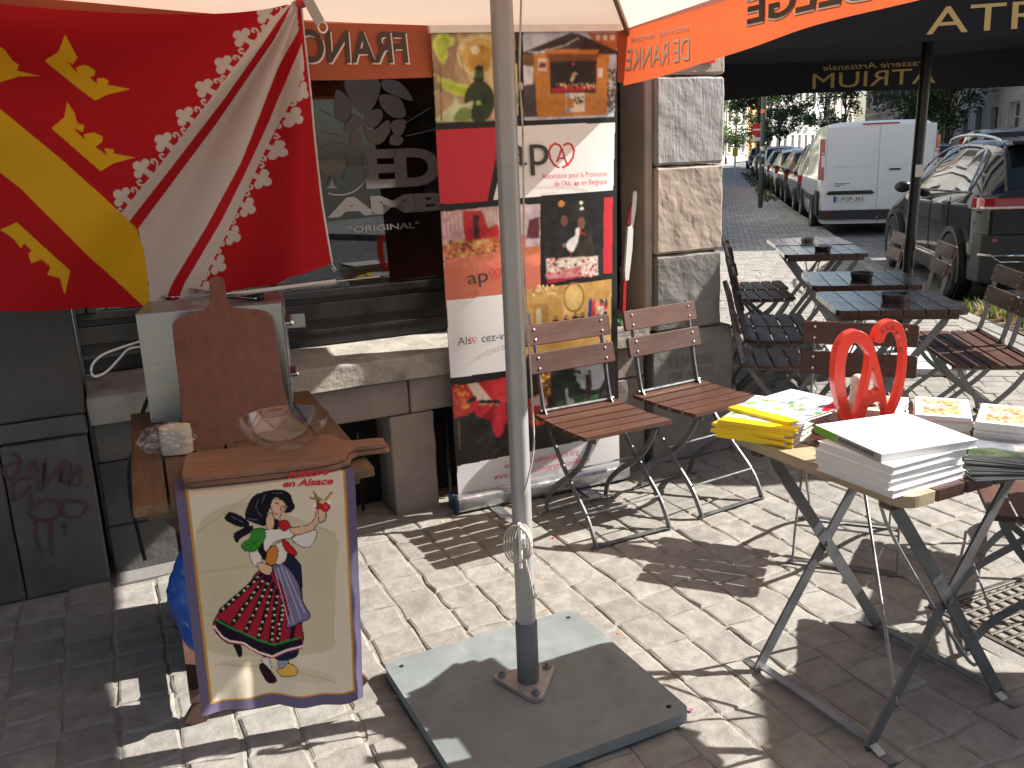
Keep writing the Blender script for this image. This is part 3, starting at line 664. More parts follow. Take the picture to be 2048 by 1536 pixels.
for k in range(4):
    e = UC[k]+Vector((0, 0, RIM[k]-.012)); top = UP0+Vector((0, 0, 2.66)); bm = BM(); bar(bm, [top, top.lerp(e, .5)+Vector((0, 0, -.05)), e], .016, .024); obj('rib', bm, M_rib, um)
    bm = BM(); bar(bm, [UP0+Vector((0, 0, 2.02)), top.lerp(e, .55)+Vector((0, 0, -.06))], .014, .02); obj('strut', bm, M_rib, um)
# foot: triangular flange on the steel plate
FLM = az_frame((UP0.x, UP0.y, .046), 64)
def tri(r, rr, n=6):
    out = []
    for k in range(3):
        a = radians(-90-42+120*k); c_ = (r*cos(a), r*sin(a))
        for i in range(n): q = a-pi/3+2*pi/3*i/(n-1); out.append((c_[0]+rr*cos(q), c_[1]+rr*sin(q)))
    return out
fl = obj('flange', prism(BM(), tri(.078, .022), 0, .012), mat('galvanised flange', (.42, .41, .38), .45, metal=.6, var=.25, scale=20, dark=(.2, .17, .14), darkamt=.5, dscale=14), um, bev=.002, M=FLM)
for k in range(3):
    a = radians(-90-42+120*k); bm = BM(); prism(bm, [(.013*cos(q), .013*sin(q)) for q in np.linspace(0, 2*pi, 6, endpoint=False)], .012, .021); lathe(bm, [(.006, .021), (.006, .03)], 8, cap=True)
    obj('bolt', bm, M_steel, um, M=FLM @ Matrix.Translation((.078*cos(a), .078*sin(a), 0)))
PC = Vector((.012, 2.219)); 
sp = thing('umbrella_base_plate', 'blue grey steel base plate under the grey umbrella pole', 'base plate', az_frame((PC.x, PC.y, 0), 64.6-90))
bm = BM(); prism(bm, rrect(.66, .64, .035, 6), .012, .044); obj('plate', bm, M_plate, sp, bev=.004, seg=2)
for qx in (-1, 1):
    for qy in (-1, 1): bm = BM(); prism(bm, [(.007*cos(a), .007*sin(a)) for a in np.linspace(0, 2*pi, 12, endpoint=False)], .0445, .0455); obj('screw_hole', bm, M_dark_void, sp, M=Matrix.Translation((qx*.285, qy*.275, 0)))
# cord and cleat
M_cord = mat('beige cord', (.45, .41, .35), .85, var=.2, scale=60, bump=.001, bscale=200)
cr_ = thing('halyard', 'thin beige cord hanging along the umbrella pole and coiled on its cleat', 'rope')
toc = Vector((-.15, -.98, 0)).normalized(); rgt = Vector((.98, -.15, 0))
pb = UP0+toc*.034
bm = BM(); P = [UP0+rgt*.052+toc*.02+Vector((0, 0, z)) for z in (2.55, 2.2, 1.9)]+[UP0+rgt*(.040+.004*sin(z*9))+toc*.03+Vector((0, 0, z)) for z in np.linspace(1.7, .75, 9)]+[UP0+rgt*.01+toc*.05+Vector((0, 0, .62))]
tube(bm, spline(P, 4), .0026, 6); obj('cord', bm, M_cord, cr_, True)
bm = BM(); bmesh.ops.create_icosphere(bm, subdivisions=2, radius=.007, matrix=Matrix.Translation(UP0+rgt*.042+toc*.03+Vector((0, 0, 1.66))) @ Matrix.Diagonal((1, 1, 1.5, 1))); obj('knot', bm, M_cord, cr_, True)
for k in range(5):
    bm = BM(); rx, rz = .024+.003*k, .050+.004*random.random(); c_ = UP0+toc*(.046+.003*k)-rgt*.004*(k-2)
    tube(bm, [c_+rgt*(rx*cos(a))+Vector((0, 0, .50+rz*sin(a)))+toc*(.004*sin(2*a)) for a in np.linspace(0, 2*pi, 22, endpoint=False)], .0026, 6, closed=True); obj('loop', bm, M_cord, cr_, True)
bm = BM(); tube(bm, spline([UP0+toc*.055+rgt*.010+Vector((0, 0, .50)), UP0+toc*.05+rgt*.014+Vector((0, 0, .43)), UP0+toc*.045+rgt*.020+Vector((0, 0, .36)), UP0+toc*.045+rgt*.030+Vector((0, 0, .335)), UP0+toc*.045+rgt*.026+Vector((0, 0, .37)), UP0+toc*.05+rgt*.012+Vector((0, 0, .46))], 6), .0026, 6); obj('tail', bm, M_cord, cr_, True)
bm = BM(); bar(bm, spline([UP0+toc*.056+Vector((0, 0, .56)), UP0+toc*.048+Vector((0, 0, .52)), UP0+toc*.046+Vector((0, 0, .48)), UP0+toc*.056+Vector((0, 0, .43))], 4), .012, .008, up=rgt); bx(bm, UP0.x-.006, UP0.x+.006, UP0.y-.05, UP0.y-.02, .485, .515); obj('cleat', bm, M_white, um, bev=.001)

um2 = copy_tree(um); um2.matrix_world = Matrix.Translation((4.33, 1.30, 0)) @ Matrix.Rotation(radians(53), 4, 'Z') @ Matrix.Translation(-UP0)  # unseen copy added at a guessed spot to cast shade on the paving
um2['label'] = 'unseen second orange market umbrella, added to shade the paving beside the book table'; um['group'] = um2['group'] = 'orange market umbrellas'
# ================================================================== roll-up banner
B0, B1 = np.array([-.262, 3.628, 0]), np.array([.498, 3.952, 0]); BU = (B1-B0)/np.linalg.norm(B1-B0); BN = np.array([BU[1], -BU[0], 0])
BMx = Matrix(((BU[0], -BN[0], 0, B0[0]), (BU[1], -BN[1], 0, B0[1]), (0, 0, 1, 0), (0, 0, 0, 1)))
TILT = .048
def bpx(x, y): P = np.array(onplane(x, y, B0, BN-np.array([0, 0, TILT]))); return float((P-B0)@BU), float(P[2])
ban = thing('roll_up_banner', 'tall roll up banner of photos and logos between window and umbrella pole', 'banner', BMx)
nx, ny = 250, 600
xa, za = bpx(862, 66); xb, zb = bpx(1236, 62); xc, zc = bpx(1240, 940); xd, zd = bpx(917, 1000)
U_, V_ = np.meshgrid(np.linspace(0, 1, nx), np.linspace(0, 1, ny)); 
GX = (xa*(1-U_)+xb*U_)*(1-V_)+(xd*(1-U_)+xc*U_)*V_; GZ = (za*(1-U_)+zb*U_)*(1-V_)+(zd*(1-U_)+zc*U_)*V_
GY = -TILT*GZ-.010*np.sin(V_*pi)*np.cos((U_-.5)*pi)+.018*np.abs(U_*2-1)**4*np.sin(V_*pi)
Wd = (B0[None, None]+GX[..., None]*BU+np.array([0, 0, 1])*GZ[..., None]+BN*(TILT*GZ)[..., None]).reshape(-1, 3)
v_ = Wd-CAMP; kk = v_@_F; PX, PY = 1024+FPX*(v_@_R)/kk, 768+FPX*(v_@_D)/kk
I = Ink(PX, PY, (16, 14, 13))
def z3(P, ox=840, oy=40, s=2.954): return [(ox+x/s, oy+y/s) for x, y in P]
# picture: vine leaves and a glass of white wine
I.poly([(862, 60), (1030, 60), (1032, 240), (873, 246)], (176, 148, 112)); I.poly(z3([(60, 70), (240, 70), (200, 330), (90, 420)]), (158, 128, 98)); I.poly(z3([(215, 70), (430, 70), (600, 300), (600, 560), (440, 590), (300, 400)]), (205, 182, 130))
I.circle(958, 108, 44, (226, 206, 150)); I.circle(960, 112, 36, (214, 176, 92)); I.circle(962, 118, 27, (196, 150, 62)); I.circle(950, 100, 9, (240, 226, 180)); I.circle(1005, 150, 30, (208, 186, 130), ry=50); I.circle(1010, 200, 26, (120, 128, 60))
for P in ([(75, 130), (110, 80), (150, 80), (205, 110), (190, 150), (160, 160), (165, 215), (130, 265), (110, 230), (85, 180)], [(105, 340), (170, 350), (230, 375), (290, 385), (350, 445), (300, 450), (230, 450), (180, 430), (130, 400)]): I.poly(smooth_poly(z3(P)), (196, 206, 86))
I.poly(smooth_poly(z3([(100, 140), (150, 100), (170, 140), (130, 230)])), (170, 190, 60)); I.poly(smooth_poly(z3([(150, 380), (260, 400), (320, 440), (220, 430)])), (168, 192, 40))
I.circle(*z3([(350, 480)])[0], 30, (38, 52, 20), ry=42); I.circle(*z3([(350, 288)])[0], 9, (24, 22, 14), ry=7); I.poly(z3([(325, 300), (375, 300), (380, 360), (315, 360)]), (60, 84, 30)); I.circle(*z3([(345, 490)])[0], 5, (150, 190, 80)); I.poly(z3([(310, 345), (380, 345), (360, 375), (330, 375)]), (26, 28, 16))
I.poly(smooth_poly(z3([(95, 595), (120, 560), (190, 500), (210, 450), (240, 500), (310, 480), (300, 530), (250, 590)])), (196, 206, 160)); I.poly(smooth_poly(z3([(200, 590), (240, 520), (300, 530), (290, 590)])), (120, 140, 70)); I.line(z3([(75, 320), (110, 330), (130, 400), (80, 440)]), 2, (200, 205, 110)); I.line(z3([(230, 180), (270, 330)]), 2, (150, 120, 60))
I.line(z3([(120, 250), (130, 600)]), 2.2, (96, 70, 48))
I.poly(z3([(570, 70), (612, 70), (612, 590), (580, 590)]), (16, 14, 13))
# picture: wooden market hut
I.poly([(1046, 64), (1236, 60), (1231, 234), (1047, 241)], (186, 192, 204)); I.poly(z3([(985, 72), (1170, 72), (1165, 200), (1040, 150)]), (158, 84, 44))
for x in range(1040, 1165, 42): I.poly(z3([(x, 90), (x+26, 90), (x+26, 120), (x, 120)]), (196, 186, 170))
I.poly(z3([(608, 190), (690, 205), (690, 575), (610, 575)]), (120, 78, 48)); I.poly(z3([(610, 270), (670, 275), (665, 380), (610, 385)]), (206, 206, 210)); I.poly(z3([(610, 385), (685, 380), (690, 575), (612, 578)]), (64, 54, 48))
I.poly(z3([(670, 200), (1120, 180), (1110, 560), (690, 578)]), (188, 122, 46)); I.poly(z3([(610, 190), (880, 78), (930, 78), (1170, 185), (1165, 205), (1060, 200), (735, 180), (640, 205)]), (32, 27, 27)); I.poly(z3([(735, 172), (1060, 175), (1050, 200), (745, 200)]), (186, 110, 44)); I.poly(z3([(740, 200), (1060, 200), (1040, 240), (770, 245)]), (110, 62, 30))
I.poly(z3([(765, 245), (1045, 240), (1040, 430), (770, 436)]), (20, 16, 16)); I.poly(z3([(775, 405), (1040, 385), (1042, 412), (778, 432)]), (168, 22, 44)); I.noise(*z3([(800, 375)])[0], *z3([(1035, 405)])[0], [(220, 200, 160), (120, 30, 40), (200, 150, 60)], 60, .8, 2.2, 4)
I.poly(z3([(885, 355), (900, 315), (918, 305), (932, 320), (915, 322), (912, 350), (895, 368)]), (206, 170, 140)); I.circle(*z3([(905, 262)])[0], 2.6, (190, 90, 60)); I.line(z3([(640, 190), (720, 185), (860, 150), (890, 130), (940, 105)]), 1.5, (210, 205, 190))
I.poly(z3([(858, 432), (970, 430), (970, 540), (858, 545)]), (226, 212, 190)); I.poly(z3([(862, 450), (905, 470), (905, 520), (862, 520)]), (196, 120, 40)); I.noise(*z3([(912, 450)])[0], *z3([(962, 500)])[0], [(40, 36, 34)], 22, 1, 2.6, 5); I.circle(*z3([(872, 445)])[0], 4, (110, 160, 210)); I.circle(*z3([(872, 535)])[0], 4, (110, 160, 210))
I.poly(z3([(695, 230), (745, 225), (748, 300), (697, 305)]), (214, 196, 180)); I.poly(z3([(702, 255), (742, 250), (742, 280), (702, 285)]), (120, 40, 30)); I.poly(z3([(1050, 285), (1080, 285), (1080, 335), (1052, 338)]), (220, 214, 204)); I.noise(*z3([(1112, 290)])[0], *z3([(1158, 560)])[0], [(70, 66, 44), (120, 108, 72), (46, 42, 30)], 120, 1.2, 3, 6)
# red field, slash, white field
I.poly(z3([(95, 650), (448, 632), (448, 800), (395, 1068), (125, 1088)]), (196, 38, 52)); I.poly(z3([(575, 627), (1158, 604), (1150, 1005), (430, 1062), (520, 700)]), (236, 233, 230))
# pretzel heart sign
def pretzel(cx, cy, s, w_, c):
    q = lambda P: [(cx+x*s, cy+y*s) for x, y in P]
    I.line(q([(-.25, .95), (-.62, .75), (-.95, .2), (-1.0, -.35), (-.85, -.75), (-.5, -.95), (-.15, -.8), (.05, -.45), (.28, .35), (.45, .7)]), w_, c); I.line(q([(-.35, .45), (-.12, -.2), (.02, -.55)]), w_, c); I.line(q([(.1, .95), (.5, .75), (.9, .2), (1.0, -.4), (.8, -.85), (.5, -.98), (.18, -.82)]), w_, c); I.line(q([(-.28, .22), (.22, .22)]), w_*.8, c)
pretzel(1122, 311, 25, 4.2, (200, 34, 50))
# pictures of the third row
I.poly(z3([(130, 1135), (470, 1095), (705, 1085), (705, 1536), (160, 1640)]), (206, 176, 170)); I.poly(z3([(130, 1135), (250, 1120), (250, 1290), (140, 1300)]), (196, 150, 150))
for x in range(150, 460, 22): I.line(z3([(x, 1130), (x+3, 1280)]), 1.0, (232, 222, 220))
I.poly(z3([(250, 1125), (365, 1125), (400, 1230), (460, 1200), (465, 1280), (380, 1310), (265, 1310)]), (186, 40, 44)); I.poly(z3([(310, 1150), (345, 1150), (350, 1290), (320, 1290)]), (60, 24, 28)); I.poly(z3([(140, 1330), (460, 1280), (700, 1250), (700, 1390), (160, 1460)]), (196, 110, 70)); I.noise(*z3([(150, 1300)])[0], *z3([(470, 1450)])[0], [(214, 130, 80), (186, 84, 52), (200, 190, 90), (222, 150, 110), (120, 60, 40)], 240, 1.2, 4.2, 7); I.line(z3([(270, 1320), (380, 1430)]), 2.4, (60, 40, 40)); I.poly(z3([(150, 1470), (400, 1420), (706, 1375), (706, 1650), (165, 1700)]), (208, 118, 92)); I.poly(z3([(610, 1090), (700, 1085), (700, 1330), (620, 1340)]), (190, 170, 176)); I.poly(z3([(640, 1180), (700, 1160), (700, 1290), (620, 1290)]), (90, 40, 44))
I.poly(z3([(720, 1080), (1082, 1056), (1078, 1520), (730, 1545)]), (18, 15, 15)); I.circle(*z3([(830, 1085)])[0], 6.5, (206, 130, 50)); I.circle(*z3([(950, 1080)])[0], 3, (255, 240, 200)); I.poly(z3([(940, 1120), (955, 1100), (968, 1120)]), (240, 236, 226)); I.circle(*z3([(848, 1185)])[0], 7, (108, 66, 52), ry=11); I.circle(*z3([(950, 1200)])[0], 7.5, (122, 78, 62), ry=12); I.poly(z3([(800, 1240), (900, 1230), (890, 1390), (790, 1390)]), (30, 27, 30)); I.poly(z3([(910, 1250), (1010, 1240), (1035, 1380), (930, 1395)]), (44, 38, 30)); I.circle(*z3([(848, 1330)])[0], 4, (150, 100, 80))
I.poly(smooth_poly(z3([(860, 1340), (875, 1300), (910, 1275), (915, 1240), (930, 1228), (942, 1240), (935, 1280), (925, 1320), (895, 1370)])), (232, 228, 222)); I.poly(z3([(940, 1238), (976, 1272), (938, 1256)]), (206, 40, 36)); I.line(z3([(885, 1370), (890, 1410)]), 1.6, (200, 50, 40)); I.poly(z3([(742, 1410), (1050, 1395), (1050, 1505), (742, 1530)]), (216, 205, 192)); I.noise(*z3([(745, 1410)])[0], *z3([(1048, 1510)])[0], [(232, 226, 214), (190, 40, 66), (206, 160, 130), (50, 40, 36), (222, 96, 110)], 170, 1.2, 3.4, 8); I.poly(z3([(742, 1500), (950, 1450), (950, 1520), (742, 1560)]), (200, 44, 76), .6)
I.poly(z3([(1090, 1050), (1148, 1046), (1143, 1495), (1086, 1500)]), (196, 38, 52))
# fourth row: white field and the conference room
def z4(P): return z3(P, 860, 540, 2.954)
I.poly(z4([(90, -60), (430, -110), (430, 108), (103, 145)]), (208, 118, 92)); I.poly(z4([(104, 185), (440, 140), (455, 590), (130, 642)]), (238, 236, 233))
I.poly(z4([(545, 115), (1082, 55), (1075, 470), (560, 520)]), (196, 152, 84)); I.poly(z4([(780, 140), (800, 90), (840, 70), (900, 80), (905, 250), (785, 270)]), (216, 180, 112)); I.ring(*z4([(845, 160)])[0], 20, 3, (140, 100, 50), ry=28); I.noise(*z4([(600, 90)])[0], *z4([(745, 150)])[0], [(240, 216, 150), (170, 120, 56)], 50, 1, 3, 9); I.poly(z4([(600, 205), (690, 195), (695, 320), (610, 330)]), (168, 128, 70)); I.poly(z4([(620, 230), (650, 225), (655, 320), (625, 322)]), (206, 190, 150)); I.poly(z4([(700, 330), (1000, 290), (1005, 330), (700, 370)]), (70, 50, 34))
for x, y in ((738, 300), (800, 295), (855, 280), (897, 282)): I.poly(z4([(x-26, y+22), (x-14, y-10), (x+14, y-10), (x+26, y+22)]), (26, 24, 26)); I.circle(*z4([(x, y-22)])[0], 3.4, (150, 104, 76))
I.poly(z4([(935, 180), (955, 165), (955, 300), (930, 300)]), (40, 50, 110)); I.poly(z4([(955, 190), (975, 165), (975, 300), (955, 300)]), (200, 50, 50)); I.poly(z4([(985, 180), (1062, 165), (1055, 440), (1000, 445)]), (190, 160, 120)); I.noise(*z4([(990, 180)])[0], *z4([(1058, 430)])[0], [(196, 60, 60), (220, 214, 206), (110, 90, 120), (60, 40, 34)], 46, 2, 4.5, 10)
I.poly(z4([(560, 240), (590, 260), (590, 360), (560, 350)]), (120, 110, 120))
# fifth row
I.poly(z4([(135, 690), (445, 632), (470, 1000), (500, 1080), (165, 1150)]), (46, 22, 22)); I.poly(z4([(135, 690), (445, 632), (450, 780), (280, 830), (150, 880)]), (176, 28, 34)); I.poly(z4([(220, 675), (280, 665), (380, 790), (300, 800)]), (206, 178, 160)); I.noise(*z4([(145, 680)])[0], *z4([(230, 860)])[0], [(206, 130, 40), (176, 80, 30), (150, 40, 34)], 70, 1.5, 3.5, 11); I.poly(smooth_poly(z4([(215, 790), (240, 755), (275, 748), (268, 775)])), (18, 15, 16)); I.poly(z4([(260, 800), (440, 780), (455, 880), (420, 985), (385, 985), (360, 890), (270, 860)]), (170, 26, 36))
for x in (310, 350, 392): I.circle(*z4([(x, 778)])[0], 8, (18, 14, 15), ry=4.5); I.circle(*z4([(x+4, 795)])[0], 3, (170, 110, 86))
I.poly(z4([(165, 900), (240, 850), (330, 880), (400, 1000), (470, 1080), (165, 1145)]), (22, 20, 22)); I.line(z4([(170, 900), (180, 1060)]), 1.6, (150, 120, 70))
I.poly(z4([(575, 760), (690, 700), (695, 900), (590, 930)]), (180, 30, 36)); I.poly(z4([(590, 760), (680, 720), (690, 800), (600, 800)]), (214, 186, 176)); I.noise(*z4([(600, 820)])[0], *z4([(690, 900)])[0], [(210, 150, 40)], 16, 1.5, 3, 12)
I.poly(z4([(650, 585), (705, 575), (710, 740), (660, 760)]), (150, 96, 40)); I.noise(*z4([(655, 590)])[0], *z4([(705, 760)])[0], [(226, 180, 80), (90, 50, 24)], 26, 1.5, 3.5, 13)
I.poly(z4([(715, 565), (1045, 520), (1030, 640), (985, 790), (720, 830)]), (30, 34, 26)); I.poly(smooth_poly(z4([(820, 560), (1045, 520), (1010, 690), (900, 700), (860, 640)])), (196, 200, 204)); I.noise(*z4([(740, 570)])[0], *z4([(880, 690)])[0], [(22, 26, 18), (40, 46, 30)], 70, 2, 6, 14); I.poly(z4([(740, 780), (900, 730), (1000, 735), (985, 795), (760, 825)]), (50, 92, 44)); I.poly(z4([(915, 620), (950, 610), (955, 680), (945, 770), (925, 770), (918, 690)]), (70, 34, 40)); I.circle(*z4([(940, 600)])[0], 3.4, (60, 40, 34)); I.poly(smooth_poly(z4([(805, 770), (795, 710), (810, 700), (815, 750), (850, 770), (845, 810), (810, 810)])), (180, 180, 182))
I.poly(z4([(1060, 500), (1095, 470), (1110, 960), (900, 990), (1000, 820)]), (52, 42, 44)); I.poly(z4([(162, 1160), (470, 1095), (1000, 985), (1118, 955), (1122, 1170), (168, 1345)]), (232, 229, 228))
I.photo((ny, nx), [[(862, 60), (1030, 60), (1032, 242), (873, 246)], [(1047, 64), (1236, 60), (1231, 234), (1047, 241)], z3([(128, 1135), (470, 1095), (706, 1085), (706, 1450), (155, 1500)]), z3([(720, 1080), (1082, 1056), (1078, 1520), (730, 1545)]), z4([(545, 115), (1082, 55), (1075, 470), (560, 520)]), z4([(135, 690), (445, 632), (470, 1000), (500, 1080), (165, 1150)]), z4([(575, 760), (690, 700), (695, 900), (590, 930)]), z4([(650, 585), (1045, 520), (1030, 640), (985, 790), (660, 830)])], 5, .22)
M_print = print_mat('banner print', .38, spec=.5)
bG = np.stack([GX, GY, GZ], -1); sheet('print', bG, I, M_print, ban)
M_tred = mat('red print', lin((196, 44, 58)), .5, var=0); M_tgrey = mat('grey print', lin((62, 58, 56)), .5, var=0)
def bt(s, m_, a, b, slope=0.0, **kw):
    x0, z1 = bpx(*a); x1, z0 = bpx(*b)
    lettering(s, m_, ban, lambda x, y: (x, -.017, y), (x0, z0, x1, z1), **kw)
def btq(s, m_, tl, tr, bl, **kw):
    """text in a parallelogram given by three pixels (top left, top right, bottom left)"""
    A, B, D_ = [np.array(bpx(*p)) for p in (tl, tr, bl)]
    V, F = text2d(s, 1, kw.get('bold', 0)); a, b = V.min(0), V.max(0); V = (V-a)/(b-a); P = D_+(B-A)*V[:, :1]+(A-D_)*V[:, 1:]
    me = bpy.data.meshes.new('lettering'); me.from_pydata([(p[0], -.0165-TILT*p[1], p[1]) for p in P], [], F); me.update(); mobj('lettering', me, m_, ban)
btq('ap', M_tgrey, (1012, 291), (1093, 287), (1016, 354)); btq('Association pour la Promotion', M_tred, (1081, 347), (1211, 342), (1081, 361)); btq("de l'Als  ce en Belgique", M_tred, (1105, 362), (1211, 357), (1105, 376))
btq('Als   cez-vous', M_tgrey, (912, 674), (1034, 658), (913, 690)); btq('ap', mat('dark print', (.03, .02, .02), .5, var=0), (931, 551), (972, 544), (934, 577))
btq('www.promotion-alsace.org', M_tred, (1005, 925), (1154, 895), (1006, 940)); btq('www.facebook.com/promotionAlsace', M_tred, (985, 946), (1176, 910), (986, 962))
def pretzel3(cx, cy, s, w_, m_=M_tred):
    for P in ([(-.25, .95), (-.62, .75), (-.95, .2), (-1.0, -.35), (-.85, -.75), (-.5, -.95), (-.15, -.8), (.05, -.45), (.28, .35), (.45, .7)], [(-.35, .45), (-.12, -.2), (.02, -.55)], [(.1, .95), (.5, .75), (.9, .2), (1.0, -.4), (.8, -.85), (.5, -.98), (.18, -.82)], [(-.28, .22), (.22, .22)]):
        pp = [Vector((q_[0], -.0175-TILT*q_[1], q_[1])) for q_ in (bpx(cx+x*s, cy+y*s) for x, y in P)]; bm = BM(); bar(bm, pp, w_, .0006, up=(0, 1, 0)); obj('logo_stroke', bm, m_, ban)
pretzel3(987, 547, 11, .004); pretzel3(943, 679, 6.5, .0028); pretzel3(1148, 369, 3.6, .002)
bm = BM(); tl = bpx(860, 66); tr = bpx(1238, 62); bar(bm, [(tl[0]-.004, -.004-TILT*tl[1], tl[1]+.012), (tr[0]+.004, -.004-TILT*tr[1], tr[1]+.012)], .022, .026); obj('top_rail', bm, mat('white anodised rail', (.72, .66, .60), .4, metal=.2), ban, bev=.004)
bm = BM(); L_ = float(np.linalg.norm(B1-B0)); prism(bm, rrect(.10, .075, .022, 4, 0, .0425), 0, L_+.03, Matrix(((0, 0, 1, -.01), (1, 0, 0, 0), (0, 1, 0, 0), (0, 0, 0, 1)))); obj('cassette', bm, M_alu, ban, True, auto=30)
bm = BM(); prism(bm, rrect(.104, .082, .02, 4, 0, .043), -.022, -.0102, Matrix(((0, 0, 1, 0), (1, 0, 0, 0), (0, 1, 0, 0), (0, 0, 0, 1)))); obj('end_cap', bm, mat('blue plastic', (.015, .05, .14), .4), ban, True, auto=30)
for x in (.16, .60): bm = BM(); prism(bm, rrect(.05, .34, .02, 4, x, -.02), .0035, .008); obj('foot', bm, M_alu, ban)

# ================================================================== flag tied to the umbrella
KN = pl_coord(597, 8, 0)
fa_, fb_ = UC[0], UC[1]; fd = (fb_-fa_).normalized(); fn = Vector((fd.y, -fd.x, 0)); fn = fn if fn.dot(Vector((0, -1, 0))) > 0 else -fn
FPO = fa_+fn*.075
def flag_pt(x, y): return np.array(onplane(x, y, FPO, fn))
def curve(P, n):
    P = np.array(P, float); d = np.r_[0, np.cumsum(np.hypot(*np.diff(P, axis=0).T))]; t = np.linspace(0, d[-1], n)
    P = np.array([tuple(v)[:2] for v in spline([(*p, 0) for p in P], 8)]); d = np.r_[0, np.cumsum(np.hypot(*np.diff(P, axis=0).T))]; t = np.linspace(0, d[-1], n); return np.stack([np.interp(t, d, P[:, 0]), np.interp(t, d, P[:, 1])], 1)
nu, nv = 600, 470
T_ = curve([(601, 4), (575, 9), (520, 20), (430, 28), (300, 30), (180, 26), (60, 18), (-60, 6), (-130, -2)], nu); Bt = curve([(668, 527), (655, 532), (610, 543), (570, 552), (545, 566), (480, 580), (380, 596), (270, 617), (150, 620), (0, 618), (-70, 614), (-140, 610)], nu)
Rt = curve([(601, 4), (606, 60), (616, 150), (628, 260), (643, 380), (655, 455), (668, 527)], nv); Lf = curve([(-130, -2), (-134, 300), (-140, 610)], nv)
u_ = np.linspace(0, 1, nu)[None, :, None]; v_ = np.linspace(0, 1, nv)[:, None, None]
PXY = (1-v_)*T_[None]+v_*Bt[None]+(1-u_)*Rt[:, None]+u_*Lf[:, None]-((1-u_)*(1-v_)*T_[0]+u_*(1-v_)*T_[-1]+(1-u_)*v_*Bt[0]+u_*v_*Bt[-1])
X, Y = PXY[..., 0], PXY[..., 1]
fl_ = Ink(X, Y, (170, 18, 28)); s24 = lambda P: [(x/2.4, y/2.4) for x, y in P]
W_, YL = (196, 186, 182), (206, 162, 26); RD = (170, 18, 28)
fl_.poly(s24([(1405, 10), (1320, 190), (1060, 580), (670, 1100), (702, 1230), (718, 1330), (722, 1480), (775, 1480), (830, 1350), (990, 1080), (1150, 780), (1260, 500), (1330, 330), (1410, 190), (1428, 150), (1428, 10)]), W_)
fl_.poly(s24([(1408, 10), (1330, 105), (1080, 470), (850, 770), (622, 1062), (572, 1030), (805, 735), (1040, 425), (1300, 90), (1385, 20)]), W_)
fl_.poly(s24([(1436, 215), (1372, 400), (1300, 580), (1180, 820), (1060, 1055), (880, 1360), (850, 1440), (905, 1470), (940, 1400), (1105, 1085), (1215, 860), (1330, 620), (1400, 470), (1448, 330)]), W_)
def fleuron(x, y, ang, s=1.0):
    c, n = cos(ang), sin(ang)
    def q(a, b): return ((x+s*(a*c-b*n))/2.4, (y+s*(a*n+b*c))/2.4)
    for a, b, r in ((4, 0, 20), (36, 0, 22), (10, 31, 21), (10, -31, 21), (-20, 0, 14), (-40, 0, 16)): X0, Y0 = q(a, b); fl_.circle(X0, Y0, r*s/2.4, W_)
    for sg_ in (1, -1): fl_.line([q(-52, sg_*44), q(-40, sg_*66), q(-22, sg_*72), q(-8, sg_*64), q(-12, sg_*52), q(-22, sg_*52)], 10*s/2.4, W_)
for x, y in ((1283, 72), (1172, 185), (1080, 318), (985, 432), (888, 568), (785, 690), (680, 815), (588, 950)): fleuron(x, y, radians(213), .98)
for x, y in ((1420, 440), (1383, 560), (1318, 715), (1252, 855), (1180, 990), (1108, 1125), (1035, 1265), (965, 1390)): fleuron(x, y, radians(28), .98)
fl_.poly(s24([(-480, 170), (0, 520), (300, 770), (660, 1098), (700, 1200), (716, 1320), (722, 1480), (700, 1480), (400, 1205), (100, 905), (0, 828), (-480, 500)]), YL)
for P in ([(310, 172), (345, 230), (372, 275), (352, 305), (320, 292), (376, 348), (366, 322), (400, 308), (430, 315), (462, 335), (455, 360), (430, 362), (470, 398), (468, 372), (500, 368), (528, 385), (520, 402), (632, 425), (520, 450), (460, 480), (215, 290), (280, 250)], [(325, 485), (360, 540), (372, 590), (405, 600), (398, 635), (350, 612), (408, 672), (402, 645), (450, 636), (490, 655), (490, 682), (455, 705), (512, 748), (498, 712), (545, 718), (540, 737), (640, 757), (540, 785), (480, 822), (247, 615), (310, 560)], [(0, 1102), (80, 1065), (335, 1295), (310, 1415), (285, 1330), (225, 1312), (240, 1275), (200, 1240), (150, 1258), (135, 1215), (152, 1200), (115, 1165), (100, 1188), (70, 1150), (40, 1125)], [(-240, 100), (20, 240), (60, 290), (90, 310), (80, 335), (190, 360), (90, 362), (0, 390), (-200, 230)]): fl_.poly(s24(P), YL)
Gp = np.zeros((nv, nu, 3)); dd_ = _F*FPX+_R*(X[..., None]-1024)+_D*(Y[..., None]-768); fn_ = np.array(fn); kq = ((np.array(FPO)-CAMP)@fn_)/(dd_@fn_); Gp = CAMP+dd_*kq[..., None]
ang = np.arctan2(Y-2, 601-X); rad = np.hypot(X-601, Y-2)
fold = .042*np.sin(ang*17+.4)*np.clip(rad/260, 0, 1)*np.clip((ang-.55)/.5, 0, 1)+.032*np.sin(ang*9+1.2)*np.clip(rad/420, 0, 1)+.028*np.sin((Y-.10*X)*.030)*np.clip(rad/500, 0, 1)*np.clip((300-X)/300, 0, 1)*np.clip(1-(Y-60)/420, 0, 1)
hemr = .03*np.exp(-((X-(600+.13*Y))/28)**2)*np.clip(Y/200, 0, 1)
Gp = Gp+fn_*(fold+hemr)[..., None]
M_flag = print_mat('flag cloth', .75, transl=.2, spec=.2, bump=.003)
flg = thing('flag', 'red white and yellow heraldic flag with crowns tied to the umbrella', 'flag')
sheet('cloth', Gp, fl_, M_flag, flg)
